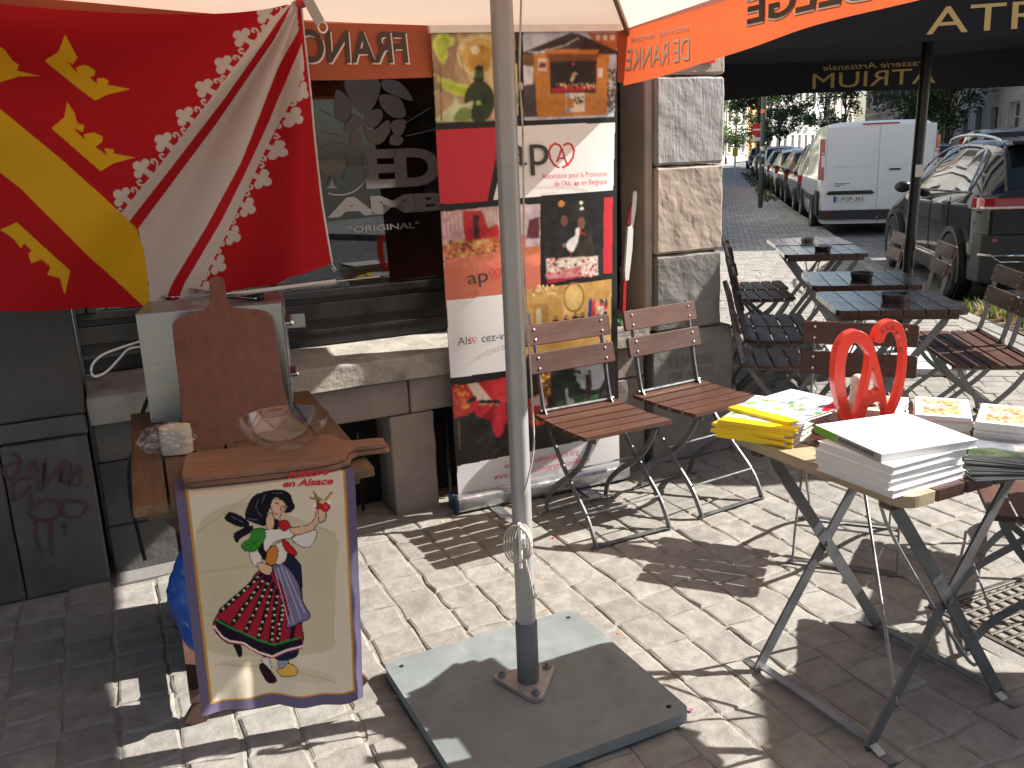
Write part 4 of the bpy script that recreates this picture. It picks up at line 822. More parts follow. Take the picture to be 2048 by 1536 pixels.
bm = BM(); eg = [Vector(p)-Vector(fn)*-.002 for p in Gp[::6, 0]]; tube(bm, eg, .0045, 6); obj('hem', bm, mat('white hem tape', (.6, .55, .52), .8), flg, True)
eb = Vector(Gp[-1, 0]); bm = BM(); tube(bm, [eb+Vector((0, 0, 0)), eb+Vector((.004, 0, -.012)), eb+Vector((.014, 0, -.026)), eb+Vector((.008, 0, -.034)), eb+Vector((-.002, 0, -.018))], .0022, 6); obj('loop', bm, M_white, flg, True)
kp = Vector(flag_pt(600, 6))+fn*.02
bm = BM(); bmesh.ops.create_icosphere(bm, subdivisions=2, radius=.02, matrix=Matrix.Translation(kp)); obj('knot', bm, M_flag if False else mat('knotted flag end', (.55, .04, .05), .8), flg, True)
cl = thing('flag_clip', 'grey strap clip holding the flag corner at the orange valance', 'clip')
a = Vector(flag_pt(606, 2))+fn*.05; b_ = Vector(flag_pt(632, 50))+fn*.05; bm = BM(); bar(bm, [a, a.lerp(b_, .5), b_], .034, .008, up=fn); obj('strap', bm, mat('grey webbing', (.36, .33, .30), .85), cl, bev=.002)
bm = BM(); c_ = b_+(b_-a).normalized()*.016; tube(bm, [c_+Vector(fd)*.016*cos(q)+Vector((0, 0, .018*sin(q))) for q in np.linspace(0, 2*pi, 16, endpoint=False)], .003, 6, closed=True, up=fn); obj('ring', bm, M_white, cl, True)
# ================================================================== slatted side table on the left with its kitchen things
M_oldwood = wood_mat('oiled table wood', (.155, .085, .042), (.075, .04, .02), .5, grain=(40, 3, 40), wear=(.22, .15, .09), wearamt=.35)
M_legwood = wood_mat('dark leg wood', (.11, .055, .035), (.06, .03, .02), .5, grain=(40, 40, 3))
LT0 = g(262, 1018, .72); LTM = az_frame((LT0.x, LT0.y, 0), -22.5)      # origin front left corner, x along the front edge, y to the wall
lt = thing('slatted_table', 'brown slatted wooden table carrying the steel oven and cutting boards', 'table', LTM)
LW, LD = .60, .93
for i in range(7):
    x = i*(LW/7); bm = BM(); bx(bm, x+.003, x+LW/7-.003, 0, LD, .694, .72); obj('slat', bm, M_oldwood, lt, bev=.004, seg=2)
for y in (.07, LD-.10): bm = BM(); bx(bm, .03, LW-.03, y, y+.05, .655, .693); obj('cross_rail', bm, M_oldwood, lt, bev=.003)
for sx_, yy in ((1, .16), (-1, .16), (1, LD-.2), (-1, LD-.2)):
    a = Vector((LW/2-sx_*.235, yy, 0)); b_ = Vector((LW/2+sx_*.22, yy+.0, .66)); off = Vector((0, .016*sx_, 0)); bm = BM(); bar(bm, [a+off, b_+off], .055, .026, up=(0, 1, 0)); obj('leg', bm, M_legwood, lt, bev=.003)
bm = BM(); bar(bm, [(.08, .16, .09), (.08, LD-.2, .09)], .03, .04); obj('stretcher', bm, M_legwood, lt)
# tea towel with printed dancers
tw = thing('tea_towel', 'printed tea towel with dancing folk couple hanging over the table edge', 'towel')
tnx, tny = 210, 270
t_o = LTM @ Vector((0, -.016, 0)); t_n = (LTM.to_3x3() @ Vector((0, -1, 0)))
def tq(x, y): return np.array(onplane(x, y, t_o, t_n))
c4 = [tq(352, 1000), tq(709, 938), tq(727, 1397), tq(402, 1420)]
U_, V_ = np.meshgrid(np.linspace(0, 1, tnx), np.linspace(0, 1, tny)); U3, V3 = U_[..., None], V_[..., None]
G = (c4[0]*(1-U3)+c4[1]*U3)*(1-V3)+(c4[3]*(1-U3)+c4[2]*U3)*V3
tnv = np.array(t_n); wave = .012*np.sin(U_*9+V_*1.5)*V_+.008*np.sin(U_*21+2)*V_**2+.012*V_+.004*np.sin(V_*30+U_*4)*.3
G = G+tnv*wave[..., None]
# part lying on the table
nt_ = 40; tp = np.zeros((nt_, tnx, 3)); yv = np.array(LTM.to_3x3() @ Vector((0, 1, 0))); ztop = .7235
e0 = G[0]
for i in range(nt_):
    q = i/nt_; ln = .16*(1-q); P = e0+yv*(.016+ln)*1.0; P[:, 2] = ztop
    if ln < .012: P = e0+yv*(.016*ln/.012); P[:, 2] = ztop-.004*(1-ln/.012)
    tp[i] = P
G2 = np.concatenate([tp, G], 0); W2 = G2.reshape(-1, 3); vv = W2-CAMP; k2 = vv@_F
TX, TY = 1024+FPX*(vv@_R)/k2, 768+FPX*(vv@_D)/k2
tU = np.tile(np.linspace(0, 1, tnx), (len(G2), 1)).ravel(); tV = np.repeat(np.r_[np.full(nt_, -.05), np.linspace(0, 1, tny)], tnx)
tk = Ink(TX, TY, (220, 207, 184)); Z = lambda P: [(320+x/2.845, 900+y/2.845) for x, y in P]; ZS = lambda P: smooth_poly(Z(P), 4)
olive = (168, 158, 112)
for P in ([(205, 470), (340, 330), (520, 300), (860, 420), (1010, 500), (1000, 700), (990, 1000), (930, 1150), (280, 1150), (230, 850)],): tk.poly(ZS(P), olive, .38)
for P in ([(270, 740), (420, 720), (430, 900), (290, 920)], [(300, 770), (350, 765), (355, 850), (310, 855)], [(820, 600), (960, 590), (980, 800), (850, 820)], [(350, 400), (480, 390), (470, 500), (330, 520)]): tk.poly(Z(P), (196, 186, 150), .55)
for P in ([(210, 470), (520, 250)], [(230, 700), (500, 660)], [(250, 940), (330, 930)], [(860, 420), (1000, 480)], [(320, 1220), (700, 1240), (1000, 1320)]): tk.line(Z(P), 4, olive, .4)
tk.poly(ZS([(340, 1210), (600, 1190), (980, 1280), (900, 1330), (560, 1270)]), olive, .22)
bd = (tU < .055) | (tU > .945) | (tV > .955); tk.C[bd] = lin((104, 96, 122)); gl_ = ((np.abs(tU-.062) < .006) | (np.abs(tU-.938) < .006)) & (tV < .95) | (np.abs(tV-.949) < .004) & (tU > .06) & (tU < .94); tk.C[gl_] = lin((196, 140, 52))
K_ = (22, 20, 26); SKN = (222, 180, 150)
def outl(P, c, w_=1.5): tk.poly(ZS(P), c); q = ZS(P); tk.line(q+[q[0]], w_, K_)
outl([(415, 1095), (458, 1110), (466, 1165), (450, 1178), (432, 1140)], (30, 24, 34)); outl([(580, 1185), (622, 1185), (632, 1265), (590, 1225)], (214, 206, 200)); outl([(565, 1235), (590, 1215), (640, 1270), (664, 1312), (640, 1326), (606, 1314)], (44, 24, 34)); outl([(676, 1190), (728, 1185), (722, 1250), (680, 1246)], (150, 150, 176)); outl([(664, 1248), (700, 1242), (730, 1214), (776, 1240), (780, 1272), (750, 1288), (690, 1285)], (224, 176, 84))
outl([(655, 1110), (780, 1100), (772, 1180), (660, 1192)], (34, 36, 62)); outl([(730, 585), (790, 640), (806, 700), (806, 1000), (760, 1000), (740, 760), (700, 640)], (32, 34, 58))
outl([(560, 690), (640, 690), (700, 790), (735, 900), (800, 985), (808, 1110), (700, 1150), (640, 1182), (560, 1160), (470, 1108), (385, 1098), (322, 1042), (303, 1000), (312, 960), (370, 880), (440, 820), (500, 770)], (158, 30, 52), 2)
for a, b in (((585, 700), (345, 915)), ((605, 715), (415, 985)), ((628, 725), (488, 1030)), ((645, 760), (560, 1070)), ((668, 800), (628, 1095)), ((700, 860), (668, 1085)), ((760, 1000), (748, 1075))): tk.line(Z([a, b]), 9, (26, 20, 30))
rs_ = np.random.RandomState(5)
for a, b in (((585, 700), (345, 915)), ((605, 715), (415, 985)), ((628, 725), (488, 1030)), ((645, 760), (560, 1070)), ((668, 800), (628, 1095)), ((700, 860), (668, 1085))):
    for q in np.linspace(.12, .95, 8):
        x, y = a[0]+(b[0]-a[0])*q+rs_.uniform(-6, 6), a[1]+(b[1]-a[1])*q; X0, Y0 = Z([(x, y)])[0]; tk.circle(X0, Y0, 2.6, (96, 140, 60)); tk.circle(X0+1.2, Y0-.8, 1.9, (232, 220, 206))
tk.poly(Z([(312, 970), (345, 962), (480, 1042), (560, 1082), (650, 1108), (808, 1070), (808, 1112), (700, 1148), (640, 1180), (560, 1158), (470, 1104), (390, 1096), (325, 1040)]), (30, 22, 34)); tk.noise(*Z([(340, 1010)])[0], *Z([(640, 1130)])[0], [(130, 30, 48)], 0, 1, 2, 1)
tk.line(Z([(322, 968), (400, 1010), (480, 1045), (560, 1082), (650, 1110), (730, 1085), (806, 1068)]), 4, (40, 130, 62)); tk.line(Z([(308, 1005), (350, 1062), (395, 1088), (470, 1098), (560, 1152), (640, 1176), (720, 1140), (808, 1118)]), 4.5, (232, 222, 218)); tk.line(Z([(312, 1014), (350, 1070), (395, 1096), (470, 1106), (560, 1160), (640, 1184), (720, 1148), (808, 1126)]), 2.2, (180, 40, 56))
outl([(640, 655), (690, 640), (745, 690), (792, 770), (815, 870), (855, 945), (800, 982), (722, 1008), (735, 900), (700, 790), (658, 715)], (118, 112, 142), 2)
for a, b in (((690, 660), (800, 960)), ((670, 670), (760, 985)), ((715, 680), (825, 930)), ((655, 690), (735, 990))): tk.line(Z([a, b]), 1.6, (190, 186, 204))
outl([(640, 560), (700, 520), (724, 590), (704, 640), (655, 645)], (226, 216, 200)); outl([(690, 500), (742, 540), (776, 580), (770, 602), (716, 575)], (190, 34, 44)); outl([(598, 600), (640, 545), (668, 560), (668, 605), (646, 656), (604, 640)], (206, 128, 50)); outl([(570, 540), (606, 560), (600, 620), (560, 600)], (30, 24, 26))
outl([(750, 500), (860, 455), (892, 470), (872, 530), (838, 556), (790, 542)], (226, 218, 210)); outl([(582, 462), (700, 446), (752, 440), (758, 492), (690, 510), (640, 535), (600, 580), (585, 520)], (230, 222, 212)); outl([(742, 446), (830, 432), (880, 390), (888, 345), (912, 335), (944, 352), (940, 400), (890, 425), (866, 458), (770, 482)], SKN); outl([(900, 340), (930, 330), (944, 355), (932, 400), (905, 410)], SKN, 1.2)
outl([(512, 570), (546, 562), (582, 622), (548, 662), (520, 634)], (228, 220, 210)); outl([(555, 640), (620, 655), (640, 672), (622, 712), (572, 692)], SKN)
outl([(518, 458), (590, 446), (598, 500), (560, 560), (520, 580), (468, 560), (470, 530), (512, 500)], (58, 138, 50)); tk.line(Z([(470, 565), (500, 540), (540, 520)]), 1.6, (30, 90, 36)); tk.line(Z([(480, 580), (520, 555), (570, 500)]), 1.6, (30, 90, 36))
outl([(672, 405), (722, 402), (740, 432), (712, 462), (680, 442)], (190, 34, 48)); outl([(644, 400), (672, 400), (668, 446), (640, 442)], (28, 26, 34)); outl([(606, 382), (640, 358), (648, 440), (606, 448)], SKN)
outl([(632, 282), (690, 284), (718, 318), (692, 352), (682, 386), (652, 392), (640, 350), (626, 312)], SKN); tk.line(Z([(655, 300), (672, 306)]), 2, K_); tk.line(Z([(694, 318), (706, 322)]), 2, K_); tk.line(Z([(654, 362), (672, 370)]), 2.4, (180, 60, 60)); tk.line(Z([(684, 312), (690, 340), (682, 344)]), 1, K_)
tk.poly(ZS([(482, 382), (505, 300), (545, 252), (600, 236), (640, 228), (692, 226), (740, 250), (756, 292), (768, 322), (748, 352), (704, 356), (722, 322), (690, 284), (652, 272), (636, 302), (626, 332), (606, 382), (600, 432), (530, 414)]), (26, 24, 34)); tk.poly(ZS([(406, 352), (366, 386), (400, 416), (460, 440), (508, 430), (492, 396)]), (26, 24, 34)); tk.poly(ZS([(422, 472), (436, 530), (462, 500), (512, 472), (528, 428)]), (26, 24, 34))
for P in ([(560, 270), (545, 330), (575, 380)], [(600, 250), (580, 300)], [(640, 245), (700, 245)], [(400, 375), (470, 410)], [(500, 390), (560, 400)]): tk.line(Z(P), 1.3, (96, 100, 130))
X0, Y0 = Z([(940, 325)])[0]; tk.circle(X0, Y0, 10, (186, 30, 44)); tk.circle(X0+1, Y0, 5, (216, 70, 70)); X1, Y1 = Z([(900, 318)])[0]; tk.circle(X1, Y1, 7, (150, 50, 40)); tk.circle(X1-7, Y1-1, 4, (236, 230, 220)); tk.circle(X1+8, Y1-8, 4, (226, 190, 110)); tk.circle(X0+8, Y0-10, 4, (236, 232, 222)); tk.circle(X1, Y1-9, 3.5, (70, 120, 50))
for P in ([(905, 285), (875, 240)], [(895, 280), (855, 272)], [(940, 285), (976, 242)], [(918, 280), (880, 262)]): tk.line(Z(P), 4, (150, 120, 60))
M_towel = print_mat('linen print', .85, transl=.12, spec=.15, bump=.003)
sheet('cloth', G2, tk, M_towel, tw)
M_script = mat('red script print', lin((200, 30, 50)), .85, var=.05)
def towel_map(x, y):                                         # (x, y) in zoom pixels -> on the hanging cloth
    px, py = Z([(x, y)])[0]; P = tq(px, py); A_ = c4[0]; ux = c4[1]-c4[0]; uu = float((P-A_)@ux/(ux@ux)); vv_ = float((A_[2]-P[2])/(A_[2]-c4[3][2])); w_ = .012*sin(uu*9+vv_*1.5)*vv_+.008*sin(uu*21+2)*vv_**2+.012*vv_+.004*sin(vv_*30+uu*4)*.3
    return P+tnv*(w_+.0022)
def tscript(s, x0, y0, x1, y1, dy):
    V, F = text2d(s, 1, .03, shear=.25); a, b = V.min(0), V.max(0); V = (V-a)/(b-a)
    me = bpy.data.meshes.new('lettering'); me.from_pydata([tuple(towel_map(x0+(x1-x0)*v[0], y1+(y0-y1)*v[1]+dy*v[0])) for v in V], [], F); me.update(); mobj('lettering', me, M_script, tw)
tscript('en Alsace', 698, 172, 985, 212, -18); tscript('Folklore', 728, 124, 956, 162, -22)
# steel oven
M_inox = mat('brushed stainless steel', (.34, .345, .335), .36, metal=.95, var=.14, scale=5, rvar=.12, bump=.0006, stretch=(1, 1, 12), dark=(.28, .26, .22), darkamt=.4, dscale=4)
HM = az_frame((-1.138, 2.67, .7215), 77.3-90)
hv = thing('steel_oven', 'small stainless steel oven box standing on the slatted table', 'oven', HM)
obj('housing', bx(BM(), 0, .433, 0, .26, .012, .362), M_inox, hv, bev=.004, seg=2)
for x, y in ((.03, .03), (.40, .03), (.03, .22), (.40, .22)): bm = BM(); lathe(bm, [(.014, 0), (.014, .0118)], 12, (x, y, 0), cap=True); obj('foot', bm, M_rubber, hv)
obj('side_panel', bx(BM(), .434, .437, .01, .25, .03, .35), M_steel, hv, bev=.001)
for z in (.29, .12):
    bm = BM(); lathe(bm, [(.009, 0), (.009, .022), (.005, .026)], 14, cap=True); obj('knob', bm, M_chrome, hv, True, M=Matrix.Translation((.4375, .05, z)) @ Matrix.Rotation(pi/2, 4, 'Y'), auto=40)
    bm = BM(); bx(bm, .4375, .455, .02, .08, z+.008, z+.02); obj('hinge', bm, mat('red hinge', (.09, .02, .015), .5), hv)
obj('bracket', bx(BM(), .438, .50, .09, .093, .265, .31), M_inox, hv)
# cutting boards
M_board = wood_mat('mahogany board', (.14, .040, .022), (.088, .024, .014), .42, grain=(38, 38, 2.2), wear=(.20, .075, .045), wearamt=.22, objrand=.08)
M_board2 = wood_mat('beech board, used', (.28, .145, .085), (.19, .092, .055), .5, grain=(3, 40, 40), wear=(.12, .06, .04), wearamt=.4, objrand=.1)
M_ply = wood_mat('board edge', (.33, .21, .11), (.2, .12, .06), .6)
def zb_(P): return [(240+x/3.339, 540+y/3.339) for x, y in P]
lb = thing('cutting_board', 'large dark red wooden cutting board leaning upright against the steel oven', 'cutting board')
p1, p2 = g(376, 899, .7225), g(582, 866, .7225); p3 = HM @ Vector((.2, -.024, .366)); nn = (p2-p1).cross(p3-p1).normalized(); nn = nn if nn.y < 0 else -nn
pts = [onplane(x, y, p1, nn) for x, y in smooth_poly(zb_([(460, 1198), (400, 800), (352, 400), (362, 345), (400, 312), (480, 292), (555, 268), (592, 232), (603, 180), (598, 75), (620, 47), (650, 42), (682, 50), (698, 80), (712, 185), (735, 232), (790, 258), (920, 264), (985, 285), (1020, 330), (1033, 390), (1085, 750), (1140, 1088), (800, 1145)]), 4)]
bm = BM(); a_ = [bm.verts.new(p) for p in pts]; b2 = [bm.verts.new(p-nn*.018) for p in pts]; bm.faces.new(a_); bm.faces.new(b2[::-1])
for i in range(len(pts)): bm.faces.new((a_[i], b2[i], b2[(i+1) % len(pts)], a_[(i+1) % len(pts)]))
bmesh.ops.recalc_face_normals(bm, faces=bm.faces); cen = sum(pts, Vector())/len(pts); bmesh.ops.translate(bm, verts=bm.verts, vec=-cen); ob = obj('board', bm, M_board, lb, bev=.003, seg=2); ob.location = cen
def flat_board(lbl, P, z, dx, dy, m):
    t = thing('cutting_board', lbl, 'cutting board'); q = [g(x+dx, y+dy, z+.014) for x, y in smooth_poly(zb_(P), 4)]; c_ = sum(q, Vector())/len(q); bm = BM(); prism(bm, [(p.x-c_.x, p.y-c_.y) for p in q], 0, .014); bmesh.ops.recalc_face_normals(bm, faces=bm.faces); o = obj('board', bm, m, t, bev=.003, seg=2); t.location = (c_.x, c_.y, z); return t
FB = [(415, 1370), (420, 1300), (440, 1245), (490, 1215), (900, 1170), (1350, 1098), (1420, 1100), (1490, 1130), (1560, 1135), (1735, 1118), (1766, 1138), (1750, 1156), (1560, 1182), (1515, 1215), (1490, 1245), (1300, 1290), (900, 1340), (600, 1372), (440, 1388)]
flat_board('lower of two handled cutting boards lying flat at the table edge', FB, .7275, 8, 10, M_board2); flat_board('upper of two handled cutting boards lying flat under the glass bowl', FB, .7435, 0, 0, M_board2)
# glass bowl
M_glass = clear_mat('bowl glass', (.94, .95, .95), 1.45, .01, .02)
gb = thing('glass_bowl', 'clear glass mixing bowl standing on the flat cutting boards', 'bowl', Matrix.Translation(g(574, 893, .7585)))
bm = BM(); pr = [(0, .004), (.045, .004), (.07, .016), (.098, .045), (.113, .078), (.115, .082), (.119, .086), (.122, .118), (.1235, .121), (.121, .122), (.1185, .118), (.115, .088), (.095, .047), (.067, .020), (.045, .008), (0, .008)]; lathe(bm, pr[1:-1], 56); [setattr(v, 'co', Vector((v.co.x, v.co.y, v.co.z*.70))) for v in bm.verts]; obj('wall', bm, M_glass, gb, True)
bm = BM(); lathe(bm, [(.001, .0), (.046, .0), (.048, .003), (.001, .0035)], 40); obj('base', bm, M_glass, gb, True)
# wrapped cheese
ch = thing('wrapped_cheese', 'pale block of cheese in crumpled cling film on the slatted table', 'cheese', az_frame(g(356, 905, .7215), -10))
bm = BM(); prism(bm, rrect(.085, .06, .025, 5), .002, .078); o = obj('cheese', bm, mat('cheese', (.62, .55, .42), .5, var=.1, scale=12), ch, True, bev=.006, seg=2, auto=50); 
bm = BM(); bmesh.ops.create_icosphere(bm, subdivisions=4, radius=.06); 
from mathutils import noise as mnoise
for v in bm.verts:
    d = v.co.normalized(); v.co = Vector((d.x*.062-.012, d.y*.045, .044+d.z*.045)); v.co += d*(.013*mnoise.fractal(v.co*60, .7, 2.0, 3)+(.03*max(0, -d.x)**3))
    v.co.z = max(v.co.z, .002)
M_film = clear_mat('cling film', (.97, .97, .97), 1.35, .08, .06); obj('cling_film', bm, M_film, ch, False)
# knives and spoon on top of the oven, aluminium rod
HT = .7215+.3635
def on_top(x, y, dz=0): return g(x, y, HT+dz)
kn = thing('carving_knife', 'long carving knife with black handle lying on the steel oven', 'knife'); a, b_, c_ = on_top(283, 566, .035), on_top(425, 585, .012), on_top(524, 592, .012)
d = (b_-a).normalized(); sd_ = Vector((0, 0, 1)); bm = BM(); q = [a, a.lerp(b_, .3)+sd_*-.022, b_+sd_*-.032, b_+sd_*.004, a.lerp(b_, .5)+sd_*.008]
off = d.cross(sd_).normalized()*.001; va = [bm.verts.new(p+off) for p in q]; vb = [bm.verts.new(p-off) for p in q]; bm.faces.new(va); bm.faces.new(vb[::-1])
for i in range(5): bm.faces.new((va[i], va[i-1], vb[i-1], vb[i]))
bmesh.ops.recalc_face_normals(bm, faces=bm.faces); obj('blade', bm, mat('blade steel', (.5, .46, .44), .28, metal=1.0, var=.1), kn); bm = BM(); sweep(bm, [b_+sd_*-.01, b_.lerp(c_, .5)+sd_*-.006, c_+sd_*-.002], circ(.010, 10, .013)); obj('handle', bm, M_black, kn, True)
sp_ = thing('steel_spoon', 'steel serving spoon lying on the steel oven in front of the knife', 'spoon'); a, b_ = on_top(322, 594), on_top(512, 603); dd3 = b_-a
bm = BM(); sweep(bm, [a+dd3*q+Vector((0, 0, h+.004)) for q, h in ((0, .003), (.06, 0), (.15, 0), (.27, .004), (.3, .008), (.6, .012), (1, .006))], rect(.004, .002)); 
for i in range(7):
    w_ = (.008, .026, .034, .022, .006, .006, .009)[i]
    for j in range(4): v = bm.verts[:] ; 
bm.verts.ensure_lookup_table()
for i in range(7):
    w_ = (.008, .026, .034, .020, .006, .006, .009)[i]; ring = bm.verts[4*i:4*i+4]; ctr = sum((v.co for v in ring), Vector())/4
    for v in ring: e = v.co-ctr; s_ = Vector((-dd3.y, dd3.x, 0)).normalized(); v.co = ctr+s_*(e.dot(s_)/.002*w_/2)+Vector((0, 0, e.z))
obj('spoon', bm, M_chrome, sp_, True, auto=40)
rd = thing('flag_rod', 'telescopic aluminium flag rod resting across the steel oven', 'rod'); a, b_, c_ = on_top(440, 592, .02), onplane(672, 563, on_top(560, 578, .03), (0, -1, .0)), onplane(760, 553, on_top(560, 578, .03), (0, -1, 0))
bm = BM(); tube(bm, [a, b_], .0085, 12); obj('tube', bm, M_alu, rd, True, auto=40); bm = BM(); tube(bm, [b_, c_], .0026, 8); obj('inner_rod', bm, M_chrome, rd, True, auto=40)
# cables
c1 = thing('power_cable', 'white power cable looping out behind the steel oven', 'cable')
def behind(x, y, back=.16): q = HM @ Vector((0, back, 0)); return onplane(x, y, q, HM.to_3x3() @ Vector((0, -1, 0)))
bm = BM(); tube(bm, spline([behind(300, 672), behind(282, 682), behind(240, 696), behind(205, 710), behind(186, 728), behind(183, 745), behind(192, 753), behind(215, 742), behind(240, 716), behind(258, 698), behind(285, 694), behind(305, 700)], 6), .004, 8); obj('lead', bm, M_white, c1, True)
c2 = thing('power_cable', 'thick black cable hanging down behind the slatted table', 'cable'); bm = BM(); tube(bm, spline([behind(320, 770, .3), behind(300, 790, .3), behind(284, 830, .3), behind(270, 890, .3), behind(258, 940, .3), behind(262, 1000, .3), behind(275, 1060, .3), behind(290, 1120, .3)], 6), .007, 8); obj('lead', bm, M_rubber, c2, True)
# blue bag under the table
bgp = LTM @ Vector((.19, .20, .16)); bg_ = thing('blue_bag', 'shiny blue plastic carrier bag hanging behind the tea towel', 'bag', Matrix.Translation(bgp))
bm = BM(); bmesh.ops.create_icosphere(bm, subdivisions=5, radius=1.0)
for v in bm.verts:
    d = v.co.copy(); v.co = Vector((d.x*.15, d.y*.11, .19+d.z*.18)); v.co += d*(.012*mnoise.fractal(v.co*12, .8, 2.0, 4)); v.co.z = max(v.co.z, .004)
obj('sack', bm, mat('blue polythene', (.01, .10, .48), .25, var=.15, scale=10, bump=.004, bscale=40, coat=.4), bg_, True)
for sx_ in (-1, 1): bm = BM(); bar(bm, spline([(sx_*.05, .0, .34), (sx_*.07, .0, .44), (sx_*.03, -.04, .50), (sx_*.0, -.06, .52)], 5), .03, .002, up=(0, 1, 0)); obj('handle', bm, mat('blue polythene handle', (.01, .10, .46), .3), bg_, True)

# dark stacking crate stored under the table
M_crate = mat('black crate plastic', (.014, .014, .015), .5, var=.2)
ct = thing('storage_crate', 'black plastic crate stored in the dark under the slatted table', 'crate', LTM @ Matrix.Translation((.09, .46, 0)))
obj('floor', bx(BM(), 0, .46, 0, .42, .004, .02), M_crate, ct)
for a_ in ((0, .46, 0, .015), (0, .46, .405, .42), (0, .015, .016, .404), (.445, .46, .016, .404)): obj('side', bx(BM(), *a_, .0205, .56), M_crate, ct)
bm = BM(); sweep(bm, [(-.008, -.008, .565), (.468, -.008, .565), (.468, .428, .565), (-.008, .428, .565)], rect(.016, .02), closed=True); obj('rim', bm, M_crate, ct); obj('lid', bx(BM(), .0, .46, .0, .42, .5765, .585), M_crate, ct, bev=.003)
# ================================================================== bistro chairs
M_chairwood = wood_mat('lacquered chair slat', (.098, .040, .022), (.058, .022, .013), .5, grain=(3, 45, 45), coat=.0, objrand=.15, wear=(.2, .12, .09), wearamt=.12)
def flatbar(P, w_=.020, t_=.006, up=(1, 0, 0)): bm = BM(); sweep(bm, P, rect(t_, w_), up=Vector((0, 0, 1)).cross(Vector(up)) if False else up); return bm
def make_chair():
    t = thing('bistro_chair', 'x', 'chair', Matrix())
    for i in range(5):
        y = -.165+i*.082; bm = BM(); z = .445+.010*(i-2)**2*.12
        prism(bm, rrect(.41, .068, .006, 2), -.008, .008); obj('seat_slat', bm, M_chairwood, t, bev=.003, M=Matrix.Translation((0, y, z)) @ Matrix.Rotation(radians((2-i)*-1.2), 4, 'X'))
    riv = BM(); bmesh.ops.create_uvsphere(riv, u_segments=8, v_segments=5, radius=.006, matrix=Matrix.Diagonal((1, .5, 1, 1))); rv = None
    for k, (y, z) in enumerate(((-.222, .665), (-.252, .78))):
        q = Matrix.Translation((0, y, z)) @ Matrix.Rotation(radians(13), 4, 'X'); bm = BM(); prism(bm, rrect(.42, .088, .010, 3), -.009, .009, Matrix.Rotation(pi/2, 4, 'X')); s_ = obj('back_slat', bm, M_chairwood, t, bev=.003, M=q)
        for x in (-.165, .165):
            for dz in (-.022, .022):
                for yy in (.0105, -.0105):
                    if rv is None: rv = obj('rivet', riv, M_chrome, s_, True, M=Matrix.Translation((x, yy, dz)))
                    else: share(rv, s_, Matrix.Translation((x, yy, dz)), 'rivet')
    for x in (-.165, .165):
        sg = 1 if x > 0 else -1
        P = spline([(x, -.268, .825), (x, -.236, .70), (x, -.195, .50), (x, -.165, .445), (x+sg*.006, -.08, .33), (x+sg*.01, .035, .22), (x+sg*.012, .15, .12), (x+sg*.012, .205, .04), (x+sg*.012, .215, .008)], 4); bm = BM(); bar(bm, P, .023, .007, up=(1, 0, 0)); obj('front_leg', bm, M_steel_dark, t)
        x2 = x-sg*.012
        P = spline([(x2, .155, .435), (x2, .145, .40), (x2, .085, .31), (x2, .0, .235), (x2, -.10, .17), (x2, -.185, .09), (x2, -.21, .03), (x2, -.212, .008)], 4); bm = BM(); bar(bm, P, .023, .007, up=(1, 0, 0)); obj('rear_leg', bm, M_steel_dark, t)
        bm = BM(); bar(bm, [(x2, -.185, .43), (x2, .19, .43)], .006, .018); obj('seat_rail', bm, M_steel_dark, t)
    for y, z, r, nm in ((.215, .008, .006, 'front_foot_rail'), (-.212, .008, .006, 'rear_foot_rail'), (-.188, .468, .006, 'back_rod'), (.16, .13, .004, 'lower_rod'), (-.02, .25, .004, 'centre_rod')):
        bm = BM()
        if 'foot' in nm: bar(bm, [(-.195, y, .006), (-.15, y, .014), (.15, y, .014), (.195, y, .006)], .018, .005)
        else: tube(bm, [(-.175, y, z), (.175, y, z)], r, 8)
        obj(nm, bm, M_steel, t)
    for x in (-.17, .17): bm = BM(); lathe(bm, [(.010, -.012), (.010, .012)], 10, cap=True); obj('sleeve', bm, M_steel, t, M=Matrix.Translation((x, -.188, .468)) @ Matrix.Rotation(pi/2, 4, 'Y'))
    return t
chair0 = make_chair(); used = [False]
def chair(p, az, label, group):
    c_ = chair0 if not used[0] else copy_tree(chair0); used[0] = True
    c_.matrix_world = az_frame(p, az+random.uniform(-1.5, 1.5)); c_['label'] = label; c_['group'] = group; return c_
GW, GL, GR = 'bistro chairs in front of the banner', 'bistro chairs backed against the building flank', 'bistro chairs along the kerb side'
chair((.36, 3.455), 152, 'brown slatted folding chair directly in front of the roll up banner', GW)
chair((.81, 3.715), 150, 'brown slatted folding chair directly in front of the stone pillar', GW)
def seat_at(px, py, z=.445): return g(px, py, z)
lab = ['nearest', 'second nearest', 'middle', 'fourth nearest', 'farthest']
for k, (x, y) in enumerate(((1.37, 4.41), (1.545, 4.985), (1.63, 5.41), (1.86, 6.40), (1.955, 6.86))):
    chair((x, y), 100 if k < 3 else 98, f'{lab[k]} of five folding chairs in the row behind the pillar, facing the street', GL)
chair((2.33, 4.24), -80, 'folding chair facing the pillar, nearest to the grey table with an ashtray', GR)
chair((2.40, 4.68), -79, 'second folding chair on the kerb side, pushed close to its nearer neighbour', GR)
chair((2.70, 5.99), -80, 'folding chair just beside the black umbrella pole near the car wheel', GR)
chair((2.76, 6.84), -80, 'farthest kerb side folding chair, beside the last slatted table', GR)
chair((1.26, 3.13), 203, 'folding chair facing us directly behind the red pretzel sculpture', 'single bistro chairs')
chair((1.60, 2.46), -72, 'dark folding chair half hidden below the table of books', 'single bistro chairs')
chair((1.74, 1.97), -74, 'unseen folding chair beside the book table, added to shade the paving', 'single bistro chairs')  # chair out of view, put in for its shadow
chair((1.98, 3.02), -60, 'folding chair mostly cut off by the picture edge beside the postcards', 'single bistro chairs')

